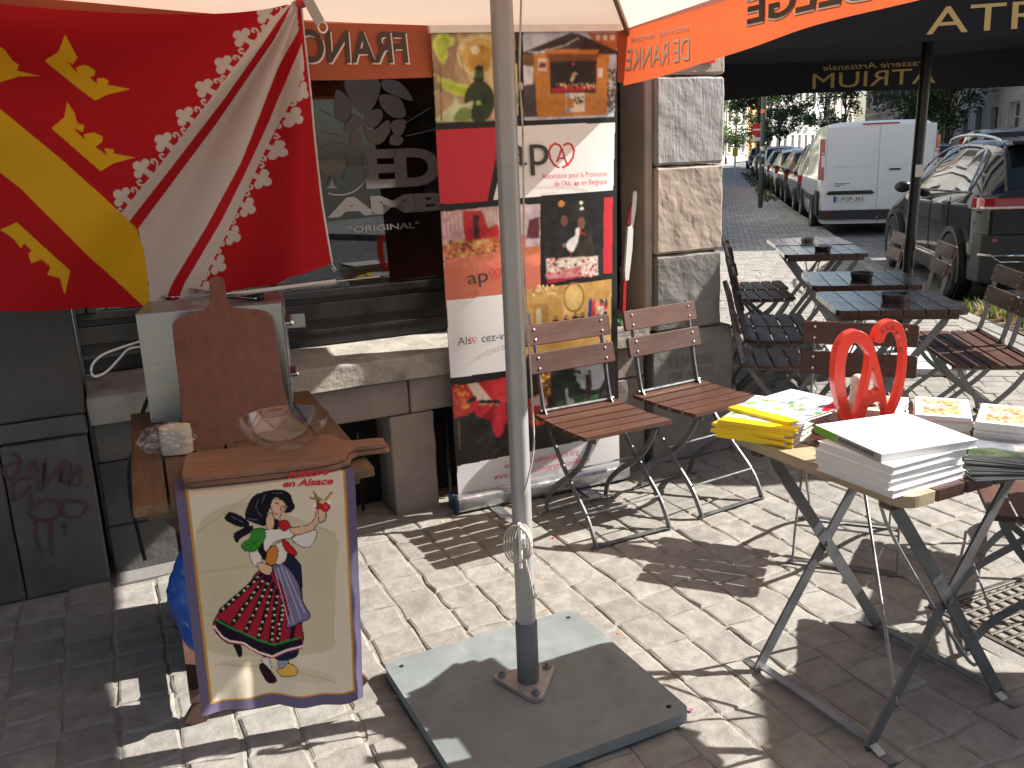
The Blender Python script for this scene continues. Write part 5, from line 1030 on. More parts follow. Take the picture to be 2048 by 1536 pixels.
# ================================================================== folding tables
M_tabwood = wood_mat('dark lacquered table slat', (.085, .036, .022), (.045, .02, .014), .28, grain=(45, 3, 45), coat=.5, objrand=.1)
def make_table():
    t = thing('folding_table', 'x', 'table', Matrix())
    for i in range(6):
        x = -.30+i*.1; bm = BM(); cut = rrect(.094, .60, .004, 2)
        if i in (0, 5):
            s = -1 if i == 0 else 1; cut = [(q[0], q[1]) for q in rrect(.094, .60, .004, 2)]
            R_ = .04; cut = []
            for (cx, cy, a0) in ((.047-(R_ if s > 0 else .004), .30-(R_ if s > 0 else .004), 0), (-.047+(R_ if s < 0 else .004), .30-(R_ if s < 0 else .004), 90), (-.047+(R_ if s < 0 else .004), -.30+(R_ if s < 0 else .004), 180), (.047-(R_ if s > 0 else .004), -.30+(R_ if s > 0 else .004), 270)):
                rr_ = R_ if (cx > 0) == (s > 0) else .004
                for k in range(7): a = radians(a0+15*k); cut.append((cx+rr_*cos(a), cy+rr_*sin(a)))
        prism(bm, cut, -.014, .014); obj('slat', bm, M_tabwood, t, bev=.003, seg=2, M=Matrix.Translation((x+.05, 0, .716)))
    for y in (-.22, .22): bm = BM(); bx(bm, -.27, .27, y-.018, y+.018, .672, .702); obj('cross_rail', bm, M_tabwood, t, bev=.002)
    for y in (-.205, .205):
        for s in (-1, 1):
            yy = y+s*.004; P = spline([(-s*.235, yy, .012), (-s*.225, yy, .04), (0, yy, .36), (s*.175, yy, .60), (s*.215, yy, .655), (s*.225, yy, .70)], 4); bm = BM(); bar(bm, P, .034, .007, up=(0, 1, 0)); obj('leg', bm, M_steel_dark, t)
        bm = BM(); lathe(bm, [(.009, -.012), (.009, .012)], 10, cap=True); obj('pivot', bm, M_steel, t, M=Matrix.Translation((0, y, .36)) @ Matrix.Rotation(pi/2, 4, 'X'))
    for s in (-1, 1):
        bm = BM(); x = s*.235; bar(bm, [(x, -.27, .004), (x, -.235, .004), (x, -.19, .022), (x, .19, .022), (x, .235, .004), (x, .27, .004)], .026, .006); obj('foot_rail', bm, M_steel, t)
    bm = BM(); tube(bm, spline([(-.16, -.20, .13), (-.13, -.17, .13), (.10, .16, .50), (.13, .20, .52)], 5), .005, 8); obj('brace_rod', bm, M_steel, t, True)
    bm = BM(); tube(bm, spline([(.16, -.20, .13), (.13, -.17, .15), (.0, .0, .50), (-.0, .02, .66)], 5), .005, 8); obj('brace_rod', bm, M_steel, t, True)
    return t
table0 = make_table()
def table(p, az, label, first=False):
    c_ = table0 if first else copy_tree(table0); c_.matrix_world = az_frame(p, az); c_['label'] = label; c_['group'] = 'slatted folding tables of the terrace'; return c_
table((1.90, 4.385), 9, 'nearest empty dark slatted table, in front of the black umbrella', True)
table((2.065, 5.165), 12, 'dark slatted table pushed behind the nearest empty one')
table((2.37, 6.69), 10, 'nearer of the two slatted tables farthest down the pavement')
table((2.49, 7.33), 9, 'farthest slatted table down the pavement with a round ashtray')
bt0 = table((1.0, 2.225), -26, 'slatted table loaded with books, postcards and a red sculpture')
sl0 = min((c for c in bt0.children if c.name.startswith('slat')), key=lambda c: c.matrix_local.translation.x); sl0.data = sl0.data.copy(); M_paleslat = wood_mat('bare worn slat', (.48, .39, .26), (.34, .26, .16), .55, grain=(45, 3, 45), wear=(.12, .07, .04), wearamt=.25); sl0.data.materials[0] = M_paleslat
# ashtrays
def ashtray(p, label, m, r=.06, h=.035):
    t = thing('ashtray', label, 'ashtray', Matrix.Translation(p), 'ashtrays on the terrace tables'); bm = BM(); lathe(bm, [(.001, 0), (r*.9, 0), (r, h*.4), (r*1.02, h), (r*.92, h), (r*.85, h*.35), (.001, h*.3)], 32); obj('bowl', bm, m, t, True, auto=35)
    bm = BM(); lathe(bm, [(r*.98, h+.0005), (r*1.08, h+.002), (r*1.08, h+.005), (r*.90, h+.005)], 32); obj('rim', bm, m, t, True, auto=35)
    for k in range(3): a = 2.1*k; bm = BM(); tube(bm, [(r*.3*cos(a), r*.3*sin(a), h*.5), (r*.7*cos(a+.6), r*.7*sin(a+.6), h*.6)], .004, 6); obj('cigarette_end', bm, M_white_paint, t)
M_smoke = mat('smoked glass', (.05, .045, .045), .12, var=.2, coat=.6)
for px, py, l_, m in ((1788, 602, 'smoked glass ashtray on the nearest empty dark table', M_smoke), (1723, 558, 'black round ashtray on the second slatted table', M_black), (1645, 501, 'square looking dark ashtray on the third slatted table', M_smoke), (1617, 484, 'metal ashtray on the farthest slatted table', M_steel)): ashtray(g(px, py, .7305), l_, m)

# ================================================================== things on the book table
TZ = .7305
M_paper = mat('page block', (.74, .73, .71), .8, var=.12, scale=3, stretch=(1, 1, 160)); M_cover_w = mat('white coated cover', (.80, .80, .79), .28, var=.02)
M_yellow = mat('yellow spine card', lin((240, 205, 30)), .4, var=.05); M_green = mat('green spine print', lin((120, 170, 60)), .35, var=.05); M_gspine = mat('grey spine print', lin((150, 150, 150)), .35, var=.04)
def book(name, label, cat, c, az, w_, d_, h, cover, spine=None, spine_frac=None, group=None, paper=M_paper, top_ink=None):
    """lying book: x along the spine, spine at y = -d/2"""
    t = thing(name, label, cat, az_frame(c, az), group)
    obj('pages', bx(BM(), -w_/2+.003, w_/2-.003, -d_/2+.002, d_/2-.003, .0012, h-.0012), paper, t)
    o = obj('back_cover', bx(BM(), -w_/2, w_/2, -d_/2, d_/2, 0, .0011), cover, t)
    if top_ink is None: obj('front_cover', bx(BM(), -w_/2, w_/2, -d_/2, d_/2, h-.0011, h), cover, t)
    else:
        gx, gy = np.meshgrid(np.linspace(-w_/2, w_/2, 90), np.linspace(d_/2, -d_/2, 70)); ik = Ink(gx/w_, gy/d_, (235, 235, 232)); top_ink(ik); Gq = np.stack([gx, gy, np.full_like(gx, h)], -1); sheet('front_cover', Gq, ik, M_gloss, t, smooth=False, thick=.0012)
    if spine:
        if spine_frac: 
            obj('spine', bx(BM(), -w_/2, -w_/2+w_*spine_frac, -d_/2-.0012, -d_/2, 0, h), spine, t); obj('spine', bx(BM(), -w_/2+w_*spine_frac, w_/2, -d_/2-.0012, -d_/2, 0, h), M_gspine, t)
        else: obj('spine', bx(BM(), -w_/2, w_/2, -d_/2-.0012, -d_/2, 0, h), spine, t)
    return t
M_gloss = print_mat('glossy print', .22, spec=.5)
# white hardbacks: stack of four, one lying askew on top with its spine to us
P4 = [g(x, y, TZ+.07) for x, y in ((1640, 878), (1805, 935), (1925, 905), (1755, 850))]
cs = (P4[0]+P4[1]+P4[2]+P4[3])/4; dirx = (P4[1]-P4[0]); saz = degrees(atan2(dirx.x, dirx.y))-90
order = ['lowest', 'second', 'third', 'fourth']
for k in range(4):
    book('white_book', f'{order[k]} white paperback from the table in the tall white book stack', 'book', (cs.x+random.uniform(-.006, .006), cs.y+random.uniform(-.006, .006), TZ+k*.0182), saz+180+random.uniform(-2, 2) if k < 3 else saz+180, .225, .245, .018, M_cover_w, M_green if k == 3 else None, group='white books in the stack')
tb = book('white_book', 'white book with green and grey spine lying askew on the stack', 'book', (cs.x+.022, cs.y+.028, TZ+.0735), saz+10, .245, .265, .020, M_cover_w, M_green, .34, group='white books in the stack')
lettering('ALSACIENS DANS LE MONDE', mat('spine lettering', (.03, .03, .03), .4, var=0), tb, lambda x, y: (x, -.265/2-.0018, y), (-.03, .006, .10, .0155), bold=.02, mirror=False)
# yellow magazines fanned out
def garden(ik):
    ik.poly([(-.5, -.5), (.5, -.5), (.5, .5), (-.5, .5)], (226, 232, 240)); rs2 = np.random.RandomState(3)
    for n_, cols, r in ((90, [(196, 214, 232), (240, 240, 246), (170, 190, 214)], .09), (60, [(120, 170, 60), (160, 200, 90), (90, 140, 60)], .05), (40, [(186, 130, 180), (210, 190, 220), (250, 250, 250)], .045)):
        for k in range(n_): ik.circle(rs2.uniform(-.45, .5), rs2.uniform(-.5, .1 if n_ == 60 else .5), rs2.uniform(.3, 1)*r, cols[rs2.randint(3)])
    for k in range(26): x = rs2.uniform(-.1, .5); ik.line([(x, rs2.uniform(-.1, .1)), (x+rs2.uniform(-.12, .12), rs2.uniform(.1, .45))], .012, (90, 96, 110))
    ik.photo((70, 90), [[(-.51, -.51), (.51, -.51), (.51, .51), (-.51, .51)]], 4, .15, 3); ik.poly([(.22, .5), (.5, .5), (.5, .05), (.40, .05)], (200, 30, 40)); ik.poly([(-.5, -.5), (.5, -.5), (.5, -.36), (-.5, -.36)], (242, 208, 34))
PY = [g(x, y, TZ+.03) for x, y in ((1455, 862), (1585, 885))]
for k in range(7):
    a = [-4, 2, -2, 4, 0, -5, 14][k]; c_ = g(1556-(k % 2)*5-(6-k)*2+(26 if k == 6 else 0), 838-(8 if k == 6 else 0), TZ+.028)
    d = PY[1]-PY[0]; z_ = TZ+k*.0082
    book('yellow_magazine', ('topmost' if k == 6 else ['lowest', 'second', 'third', 'fourth', 'fifth', 'sixth'][k])+' yellow spined garden magazine '+('lying askew on its fanned pile' if k == 6 else 'from the table in the fanned pile'), 'magazine', (c_.x, c_.y, z_), degrees(atan2(d.x, d.y))-90+a, .215, .285, .008, M_cover_w, M_yellow, group='yellow magazines in the pile', top_ink=garden)
# postcard piles and dark brochures at the picture's edge
def card(ik):
    ik.poly([(-.5, -.5), (.5, -.5), (.5, .5), (-.5, .5)], (240, 236, 238)); ik.poly([(-.42, -.36), (.42, -.36), (.42, .36), (-.42, .36)], (206, 184, 150)); rs2 = np.random.RandomState(8)
    for k in range(60): ik.circle(rs2.uniform(-.4, .4), rs2.uniform(-.34, .34), rs2.uniform(.02, .07), [(190, 160, 110), (226, 214, 196), (166, 132, 92), (200, 196, 206)][rs2.randint(4)])
def pile(px, py, zoff, n_, az, w_, d_, label, tint):
    c_ = g(px, py, TZ); t = thing('postcard_pile', label, 'postcards', az_frame((c_.x, c_.y, TZ), az), 'piles of postcards on the book table')
    rs3 = random.Random(px); h = .0052
    for k in range(n_): obj('card', bx(BM(), -w_/2, w_/2, -d_/2, d_/2, 0, h-.0006), M_paper if k % 5 else tint, t, M=Matrix.Translation((rs3.uniform(-.002, .002), rs3.uniform(-.002, .002), k*h)) @ Matrix.Rotation(rs3.uniform(-.02, .02), 4, 'Z'))
    gx, gy = np.meshgrid(np.linspace(-w_/2, w_/2, 60), np.linspace(d_/2, -d_/2, 45)); ik = Ink(gx/w_, gy/d_, (240, 238, 240)); card(ik); sheet('top_card', np.stack([gx, gy, np.full_like(gx, n_*h+.0006)], -1), ik, M_gloss, t, smooth=False, thick=.0006)
M_pink = mat('pink paper', (.72, .45, .42), .7)
pile(1762, 842, 0, 10, -60, .17, .12, 'low pink edged postcard pile behind the red sculpture', M_pink)
pile(1880, 862, 0, 13, -66, .19, .135, 'middle pile of sunlit postcards between the other two piles', M_pink)
pile(2010, 880, 0, 13, -58, .19, .135, 'postcard pile nearest the picture edge', M_paper)
def dark_cover(ik):
    ik.poly([(-.5, -.5), (.5, -.5), (.5, .5), (-.5, .5)], (120, 124, 132)); ik.poly([(-.5, -.1), (-.2, .12), (.1, .0), (.5, .2), (.5, -.5), (-.5, -.5)], (70, 82, 60)); ik.poly([(-.5, -.4), (.2, -.2), (.5, -.3), (.5, -.5), (-.5, -.5)], (52, 56, 52)); ik.poly([(.05, .3), (.3, .36), (.3, .1), (.05, .05)], (168, 160, 150)); ik.photo((70, 90), [[(-.51, -.51), (.51, -.51), (.51, .51), (-.51, .51)]], 3, .3, 3)
M_dk = mat('dark brochure cover', (.05, .05, .055), .3, var=.2)
for k in range(5):
    c_ = g(2000+k*5, 928-k*2, TZ+.01); book('brochure', ['lowest', 'second', 'third', 'fourth', 'topmost'][k]+' grey photo brochure in the fanned heap beside the white books', 'brochure', (c_.x, c_.y, TZ+k*.0062), -2+k*7, .21, .16, .006, M_dk, M_dk if k % 2 else None, group='grey photo brochures on the book table', top_ink=dark_cover)
# red pretzel sculpture: a heart shaped A cut from thick board
M_redpl = mat('red lacquered wood', lin((240, 62, 40)), .32, var=.04, scale=6, coat=.3)
sc_p = g(1700, 862, TZ+.02); rsn = Vector((.12, -.99, 0)).normalized()
rs_t = thing('pretzel_sculpture', 'red heart shaped pretzel sculpture with letter A standing among the books', 'sculpture')
def zr(P): return [(1420+x/3.261, 620+y/3.261) for x, y in P]
def slab(name, out, holes=()):
    """traced outline on the sculpture's own upright plane, extruded to board thickness"""
    me_v = []; bm = BM(); loops = []
    cu = bpy.data.curves.new(name, 'CURVE'); cu.dimensions = '2D'; cu.fill_mode = 'BOTH'; cu.extrude = .014; cu.bevel_depth = .0012
    ux = Vector((0, 0, 1)).cross(rsn).normalized(); 
    for L_ in (out, *holes):
        P = [onplane(x, y, sc_p, rsn) for x, y in L_]; sp2 = cu.splines.new('POLY'); sp2.points.add(len(P)-1)
        for q, p in zip(sp2.points, P): e = p-sc_p; q.co = (e.dot(ux), e.z, 0, 1)
        sp2.use_cyclic_u = True
    o = bpy.data.objects.new(name, cu); COL.objects.link(o); dg = bpy.context.evaluated_depsgraph_get(); dg.update(); me = bpy.data.meshes.new_from_object(o.evaluated_get(dg)); bpy.data.objects.remove(o)
    me.materials.clear(); Mx = Matrix(((ux.x, 0, rsn.x, sc_p.x), (ux.y, 0, rsn.y, sc_p.y), (ux.z, 1, rsn.z, sc_p.z), (0, 0, 0, 1)))
    return mobj(name, me, M_redpl, rs_t, M=Mx)
outer = smooth_poly(zr([(880, 760), (850, 680), (815, 570), (798, 460), (800, 350), (815, 250), (850, 180), (900, 140), (955, 132), (1010, 160), (1045, 210), (1062, 270), (1095, 400), (1125, 540), (1145, 660), (1185, 600), (1215, 500), (1235, 400), (1243, 290), (1232, 200), (1205, 150), (1165, 130), (1130, 150), (1110, 200), (1075, 205), (1060, 175), (1085, 115), (1130, 75), (1180, 65), (1225, 90), (1250, 150), (1264, 250), (1258, 380), (1240, 500), (1205, 610), (1150, 700), (1060, 745), (960, 765)]), 5)
hole1 = smooth_poly(zr([(930, 705), (890, 620), (868, 520), (862, 400), (872, 300), (895, 235), (925, 205), (965, 215), (1000, 255), (1022, 295), (1010, 400), (975, 560)]), 5); hole2 = smooth_poly(zr([(1012, 535), (1030, 420), (1045, 350), (1062, 420), (1085, 515)]), 3); hole3 = smooth_poly(zr([(985, 745), (1005, 640), (1030, 605), (1095, 590), (1130, 690), (1060, 735)]), 3)
slab('body', outer, (hole1, hole2, hole3))
lux = Vector((0, 0, 1)).cross(rsn).normalized()
for ch_, (x, y), a in (('A', (1125, 140), 50), ('L', (1162, 112), 10), ('S', (1190, 118), -20), ('A', (1215, 150), -50), ('C', (1238, 205), -75), ('E', (1243, 262), -86)):
    c_ = onplane(*zr([(x, y)])[0], sc_p+rsn*.0155, rsn); Rr = Matrix.Rotation(radians(a), 2)
    lettering(ch_, mat('engraved shadow paint', lin((120, 24, 18)), .6, var=0) if ch_ == 'A' and x < 1200 else bpy.data.materials['engraved shadow paint'], rs_t, lambda u_, v_: c_+lux*(Rr @ Vector((u_, v_))).x+Vector((0, 0, (Rr @ Vector((u_, v_))).y)), (-.006, -.006, .006, .006), name='engraved_letter')
# plush stork behind it
st_ = thing('plush_stork', 'white and black plush stork sitting behind the red sculpture', 'toy', Matrix.Translation(g(1712, 845, TZ)) @ Matrix.Scale(.82, 4)); M_fur = mat('white plush', (.70, .66, .58), .95, var=.15, scale=40, bump=.006, bscale=150); M_furb = mat('black plush', (.02, .02, .024), .95, var=.3, scale=40, bump=.006, bscale=150)
def plush(name, pts, m):
    bm = BM()
    for (x, y, z, r) in pts: bmesh.ops.create_icosphere(bm, subdivisions=3, radius=r, matrix=Matrix.Translation((x, y, z)))
    o = obj(name, bm, m, st_, True); md = o.modifiers.new('fuse', 'REMESH'); md.mode = 'VOXEL'; md.voxel_size = .004; md.use_smooth_shade = True; return o
plush('body', [(0, 0, .04, .042), (0, .0, .07, .032), (-.006, 0, .10, .022), (-.006, 0, .125, .021), (-.004, -.004, .15, .025)], M_fur); plush('wing', [(-.048, -.015, .05, .020), (-.055, -.02, .035, .018), (-.05, -.02, .065, .016)], M_furb); plush('wing', [(.045, -.02, .055, .018), (.056, -.02, .042, .017), (.035, -.022, .065, .014)], M_furb)
bm = BM(); sweep(bm, [(0, -.025, .148), (.002, -.05, .142), (.004, -.08, .132)], circ(.006, 8)); obj('beak', bm, M_red_paint, st_, True)
# stork ornament on the window sill
ss, sz = fac(1250, 628, -.03); so = thing('stork_ornament', 'thin painted wooden stork ornament on a grass base on the window sill', 'ornament', FM @ Matrix.Translation((ss, .03, .716)))
bm = BM(); prism(bm, rrect(.11, .09, .01, 3), .0, .018); obj('base', bm, mat('green painted base', (.30, .42, .25), .6), so)
bm = BM(); rs4 = random.Random(2)
for k in range(420):
    x, y = rs4.uniform(-.052, .052), rs4.uniform(-.042, .042); a = rs4.uniform(0, pi); h = rs4.uniform(.008, .016); dx, dy = .0018*cos(a), .0018*sin(a); bm.faces.new([bm.verts.new(p) for p in ((x-dx, y-dy, .018), (x+dx, y+dy, .018), (x+rs4.uniform(-.006, .006), y+rs4.uniform(-.006, .006), .018+h))])
tag(obj('grass', bm, mat('plastic grass', (.02, .22, .03), .5), so), kind='stuff')
def fl3(P): 
    return [Vector((fac(x, y, -.03)[0]-ss, 0, fac(x, y, -.03)[1]-.716)) for x, y in P]
def slab2(name, P, m, th=.012):
    q = fl3(P); bm = BM(); a_ = [bm.verts.new((p.x, -th/2, p.z)) for p in q]; b2 = [bm.verts.new((p.x, th/2, p.z)) for p in q]; bm.faces.new(a_); bm.faces.new(b2[::-1]); n_ = len(q)
    for i in range(n_): bm.faces.new((a_[i], b2[i], b2[(i+1) % n_], a_[(i+1) % n_]))
    bmesh.ops.recalc_face_normals(bm, faces=bm.faces); obj(name, bm, m, so, bev=.001)
slab2('leg', [(1246, 560), (1252, 560), (1250, 622), (1244, 622)], M_red_paint); slab2('body', [(1248, 540), (1254, 455), (1259, 452), (1265, 458), (1263, 500), (1256, 560), (1249, 562)], M_white_paint, .016); slab2('neck', [(1260, 456), (1262, 420), (1266, 385), (1270, 381), (1273, 386), (1271, 420), (1265, 456)], M_white_paint); slab2('beak', [(1266, 395), (1264, 425), (1256, 452), (1254, 448), (1259, 420)], M_red_paint, .008)

# ================================================================== black umbrella over the terrace
BP0 = Vector((2.78, 6.14, 0)); M_blackcloth = cloth_mat('black canvas', (.020, .020, .023), .04, rough=.7); M_gold = mat('gold print', lin((205, 175, 110)), .6, var=.04)
bu = thing('terrace_umbrella', 'large black umbrella with gold lettering over the terrace tables', 'umbrella')
ux_, uy_ = Vector((cos(radians(11)), -sin(radians(11)), 0)), Vector((sin(radians(11)), cos(radians(11)), 0)); H_ = 1.5
BC = [BP0+ux_*a*H_+uy_*b*H_ for a, b in ((-1, 1), (-1, -1), (1, -1), (1, 1))]; BR_ = [2.20, 2.24, 2.24, 2.20]; BV = [1.885, 1.97, 1.97, 1.885]; BA = BP0+Vector((.05, 0, 2.95))
for k in range(4):
    a, b_ = BC[k]+Vector((0, 0, BR_[k])), BC[(k+1) % 4]+Vector((0, 0, BR_[(k+1) % 4])); V, F = [], []; n_ = 14
    for i in range(n_+1):
        for j in range(n_+1): t = i/n_; q = j/n_; p = BA.lerp(a.lerp(b_, q), t); p.z -= .05*sin(pi*q)*t+.05*sin(pi*t); V.append(p)
    for i in range(n_):
        for j in range(n_): r0 = i*(n_+1)+j; F.append((r0, r0+1, r0+n_+2, r0+n_+1))
    pydata('canopy_panel', V, F, M_blackcloth, bu, True)
def bval(k):
    a, b_ = BC[k], BC[(k+1) % 4]; nrm = ((a+b_)/2-BP0); nrm.z = 0; nrm.normalize(); L_ = (b_-a).length
    def f(l, h, off=0): q = l/L_; top = BR_[k]*(1-q)+BR_[(k+1) % 4]*q-.05*sin(pi*q); p = a.lerp(b_, q); return Vector((p.x, p.y, h))+nrm*(off+.02*sin(l*4.2+k)*(top-h)/.3)
    f.L = L_; f.top = lambda l: BR_[k]*(1-l/L_)+BR_[(k+1) % 4]*l/L_-.05*sin(pi*l/L_); f.bot = lambda l: BV[k]*(1-l/L_)+BV[(k+1) % 4]*l/L_+.012*sin(l*2.4+k)+.02*abs(sin(pi*l/L_)); return f
BVM = []
for k in range(4):
    f = bval(k); BVM.append(f); G = np.zeros((7, 60, 3))
    for i in range(7):
        for j in range(60): l = f.L*j/59; t_ = f.top(l)+.01; b_ = f.bot(l); G[i, j] = f(l, t_+(b_-t_)*i/6)
    sheet('valance', G, None, M_blackcloth, bu)
f1, f3b = BVM[1], BVM[3]
for side in (-1, 1):
    lettering('ATRIUM', M_gold, bu, lambda x, y: f1(x, y, side*.004), (1.16, 2.012, 2.18, 2.14), bold=.0, sub=1); lettering('ATRIUM', M_gold, bu, lambda x, y: f3b(x, y, side*.004), (1.02, 1.945, 1.98, 2.065), sub=1); lettering('Brasserie Artisanale', M_gold, bu, lambda x, y: f3b(x, y, side*.004), (1.07, 2.085, 1.90, 2.13), sub=1, shear=.2)
bm = BM(); tube(bm, [BP0+Vector((0, 0, .05)), BP0+Vector((.055, 0, 2.9))], .036, 20); obj('pole', bm, mat('black lacquered pole', (.012, .012, .013), .3, var=.1), bu, True, auto=40)
bm = BM(); tube(bm, [BP0+Vector((0, 0, .04)), BP0+Vector((.010, 0, .52))], .044, 20); obj('sleeve', bm, M_black, bu, True, auto=40)
for k in range(4): e = BC[k]+Vector((0, 0, BR_[k]-.02)); top = BP0+Vector((.05, 0, 2.82)); bm = BM(); bar(bm, [top, e], .02, .03); obj('rib', bm, M_black, bu); bm = BM(); bar(bm, [BP0+Vector((.04, 0, 2.12)), top.lerp(e, .5)], .018, .025); obj('strut', bm, M_black, bu)
obj('sticker', bx(BM(), -.028, .028, -.0385, -.0375, -.04, .04), M_white_paint, bu, M=Matrix.Translation(BP0+Vector((.026, 0, 1.30))))
bp2 = thing('umbrella_base_slab', 'pale grey base slab of the black umbrella on the paving', 'base plate', az_frame((2.66, 6.0, 0), 11)); obj('slab', prism(BM(), rrect(.78, .78, .03, 5), .005, .05), mat('pale grey steel', (.5, .5, .49), .5, var=.1), bp2, bev=.004)
# ================================================================== vehicles
def paint(name, col, rough=.22, coat=.8, spec=.4): return mat(name, col, rough, var=.03, coat=coat, rvar=.03, spec=spec)
M_carglass = mat('tinted car glass', (.010, .013, .015), .03, var=0, rvar=0, spec=.6)
M_lampred = mat('red lamp glass', (.32, .006, .012), .12, var=.05, coat=1.0); M_lampwhite = mat('clear lamp glass', (.6, .6, .6), .1, var=.02, coat=1.0)
M_clad = mat('grey plastic cladding', (.025, .026, .027), .55, var=.15)
M_plate_w = mat('number plate white', (.72, .72, .70), .4, var=.03); M_eu = mat('number plate blue', (.01, .06, .35), .4, var=0); M_platered = mat('number plate red', (.35, .02, .03), .4, var=0)
M_alloy = mat('dark alloy', (.22, .22, .23), .35, metal=.8, var=.06); M_alloy_s = mat('silver alloy', (.5, .5, .51), .3, metal=.9, var=.05)
def lerp_tab(tab, x): t = np.array(tab, float); return float(np.interp(x, t[:, 0], t[:, 1]))
def smooth_tab(tab, x, w_=.07): return sum(lerp_tab(tab, x+d)*k for d, k in ((-w_, .25), (0, .5), (w_, .25)))
_wheel = {}
def wheel(par, x, y, r, w_, style, side):
    key = (round(r, 3), style)
    if key not in _wheel:
        bm = BM(); lathe(bm, [(r*.66, -w_/2), (r*.92, -w_/2), (r, -w_*.38), (r, w_*.38), (r*.92, w_/2), (r*.68, w_/2), (r*.64, w_*.40), (r*.64, -w_/2)], 40); ty = bm
        bm = BM(); lathe(bm, [(r*.665, w_*.44), (r*.63, w_*.44), (r*.60, w_*.25), (r*.60, -.05)], 40); rim = bm
        bm = BM(); n_ = 10 if style == 'sport' else 5
        for k in range(n_):
            a = 2*pi*k/n_+(.12 if k % 2 else -.12)*(style == 'sport'); ww = .028 if style == 'sport' else .06
            bar(bm, [(r*.10*cos(a), r*.10*sin(a), w_*.36), (r*.62*cos(a), r*.62*sin(a), w_*.43)], ww, .02)
        lathe(bm, [(r*.16, w_*.30), (r*.16, w_*.42), (r*.05, w_*.45), (.001, w_*.45)], 20); spk = bm
        bm = BM(); lathe(bm, [(.001, w_*.05), (r*.6, w_*.05)], 32); dk = bm
        _wheel[key] = [obj('tyre', ty, M_rubber, None, True, auto=35), obj('rim', rim, M_alloy_s, None, True, auto=35), obj('spokes', spk, M_alloy if style == 'sport' else M_alloy_s, None), obj('brake_disc', dk, M_clad, None)]
        for o in _wheel[key]: COL.objects.unlink(o)
    e = bpy.data.objects.new('wheel', None); link(e, par); e.matrix_local = Matrix.Translation((x, y, r)) @ Matrix.Rotation(pi/2*side, 4, 'Y')
    for o in _wheel[key]: share(o, e, Matrix(), o.data.name.split('.')[0])
def car(name, label, cat, a, o_, az, L, W, H, body, top, belt, roofw, wins, rearwin, front_ws, wy, wr, wstyle='plain', glass=M_carglass, group=None, clad=None, detail=True, wt=None):
    p = st(a, o_); t = thing(name, label, cat, az_frame((p.x, p.y, -.12), az), group)
    hw = W/2
    ys = sorted(set([0, .02, .05, .1, .16, .24]+list(np.linspace(.32, L-.3, 40 if detail else 18))+[L-.2, L-.1, L-.03, L]+[v for w_ in wins for v in w_]+list(rearwin)+list(front_ws)))
    ys = [y for y in ys if y <= L]
    rows = []
    def section(y):
        zt = smooth_tab(top, y, .05); zb = .22; zbelt = min(lerp_tab(belt, y), zt-.04)
        e = min(y, L-y); rnd = 1-.13*max(0, 1-e/.28)**2; w_ = hw*rnd; wrf = min(lerp_tab(roofw, y), w_*.97)
        if zt-zbelt < .15: wrf = max(wrf, w_*(.96-.35*(zt-zbelt)/.15)) if zt-zbelt > .06 else w_*.93
        ze = max(zt-.06, zbelt+.012)
        lo = [(w_*.93, zb), (w_*.985, zb+.13), (w_, zb+.32), (w_*1.0, zbelt-.16), (w_*.985, zbelt-.05), (w_*.962, zbelt)]
        mid = [(w_*.962+(wrf-w_*.962)*q+.022*sin(pi*q)*min(1, (zt-zbelt)/.3), zbelt+(ze-zbelt)*q) for q in (.33, .66, 1.0)]
        hi = [(wrf*.93, zt-.025), (wrf*.7, zt-.008), (wrf*.35, zt), (0, zt+.002)]
        return lo+mid+hi
    K = 13
    for y in ys: rows.append([(x, y, z) for x, z in section(y)])
    bmb = BM(); gw = {}
    def kindof(i, j):
        ya, yb = ys[i], ys[i+1]; ym = (ya+yb)/2
        if 5 <= j < 8:
            for n_, (p0, p1) in enumerate(wins):
                if p0 <= ym <= p1 and min(rows[i][8][2], rows[i+1][8][2])-rows[i][5][2] > .06: return ('window', n_)
        if j >= 8:
            if rearwin[0] <= ym <= rearwin[1]: return ('rear_window', 0)
            if front_ws[0] <= ym <= front_ws[1]: return ('windscreen', 0)
        return None
    VV = {}
    def vert_(key, bmx, store):
        if key not in store: i, j, s = key; x, y, z = rows[i][j]; store[key] = bmx.verts.new((x*s, y, z))
        return store[key]
    stores = {None: (bmb, {})}
    for i in range(len(ys)-1):
        for j in range(K-1):
            kd = kindof(i, j)
            for s in (-1, 1):
                kk_ = None if kd is None else (kd[0], kd[1], s if kd[0] == 'window' else 0)
                if kk_ not in stores: stores[kk_] = (BM(), {})
                bmx, sto = stores[kk_]; f = [vert_((i, j, s), bmx, sto), vert_((i+1, j, s), bmx, sto), vert_((i+1, j+1, s), bmx, sto), vert_((i, j+1, s), bmx, sto)]
                if j == K-2 and s == 1 and False: continue
                try: bmx.faces.new(f if s > 0 else f[::-1])
                except ValueError: pass
    bmx, sto = stores[None]
    for i, rev in ((0, True), (len(ys)-1, False)):
        for s in (-1, 1):
            ring = [vert_((i, j, s), bmx, sto) for j in range(K)]; base = [bmx.verts.new((0, ys[i], rows[i][j][2])) for j in range(K)]
            for j in range(K-1):
                try: bmx.faces.new((ring[j], ring[j+1], base[j+1], base[j]))
                except ValueError: pass
    for s in (0,):
        bt_ = [(bmx.verts.new((-hw*.9, y, .22)), bmx.verts.new((hw*.9, y, .22))) for y in (0.05, L-.05)]; bmx.faces.new((bt_[0][0], bt_[0][1], bt_[1][1], bt_[1][0]))
    for kk_, (bmq, _) in stores.items():
        bmesh.ops.remove_doubles(bmq, verts=bmq.verts, dist=.0004); bmesh.ops.recalc_face_normals(bmq, faces=bmq.faces)
        if kk_ is None: obj('body', bmq, body, t, True, auto=38)
        else: obj(kk_[0], bmq, glass, t, True, auto=38)
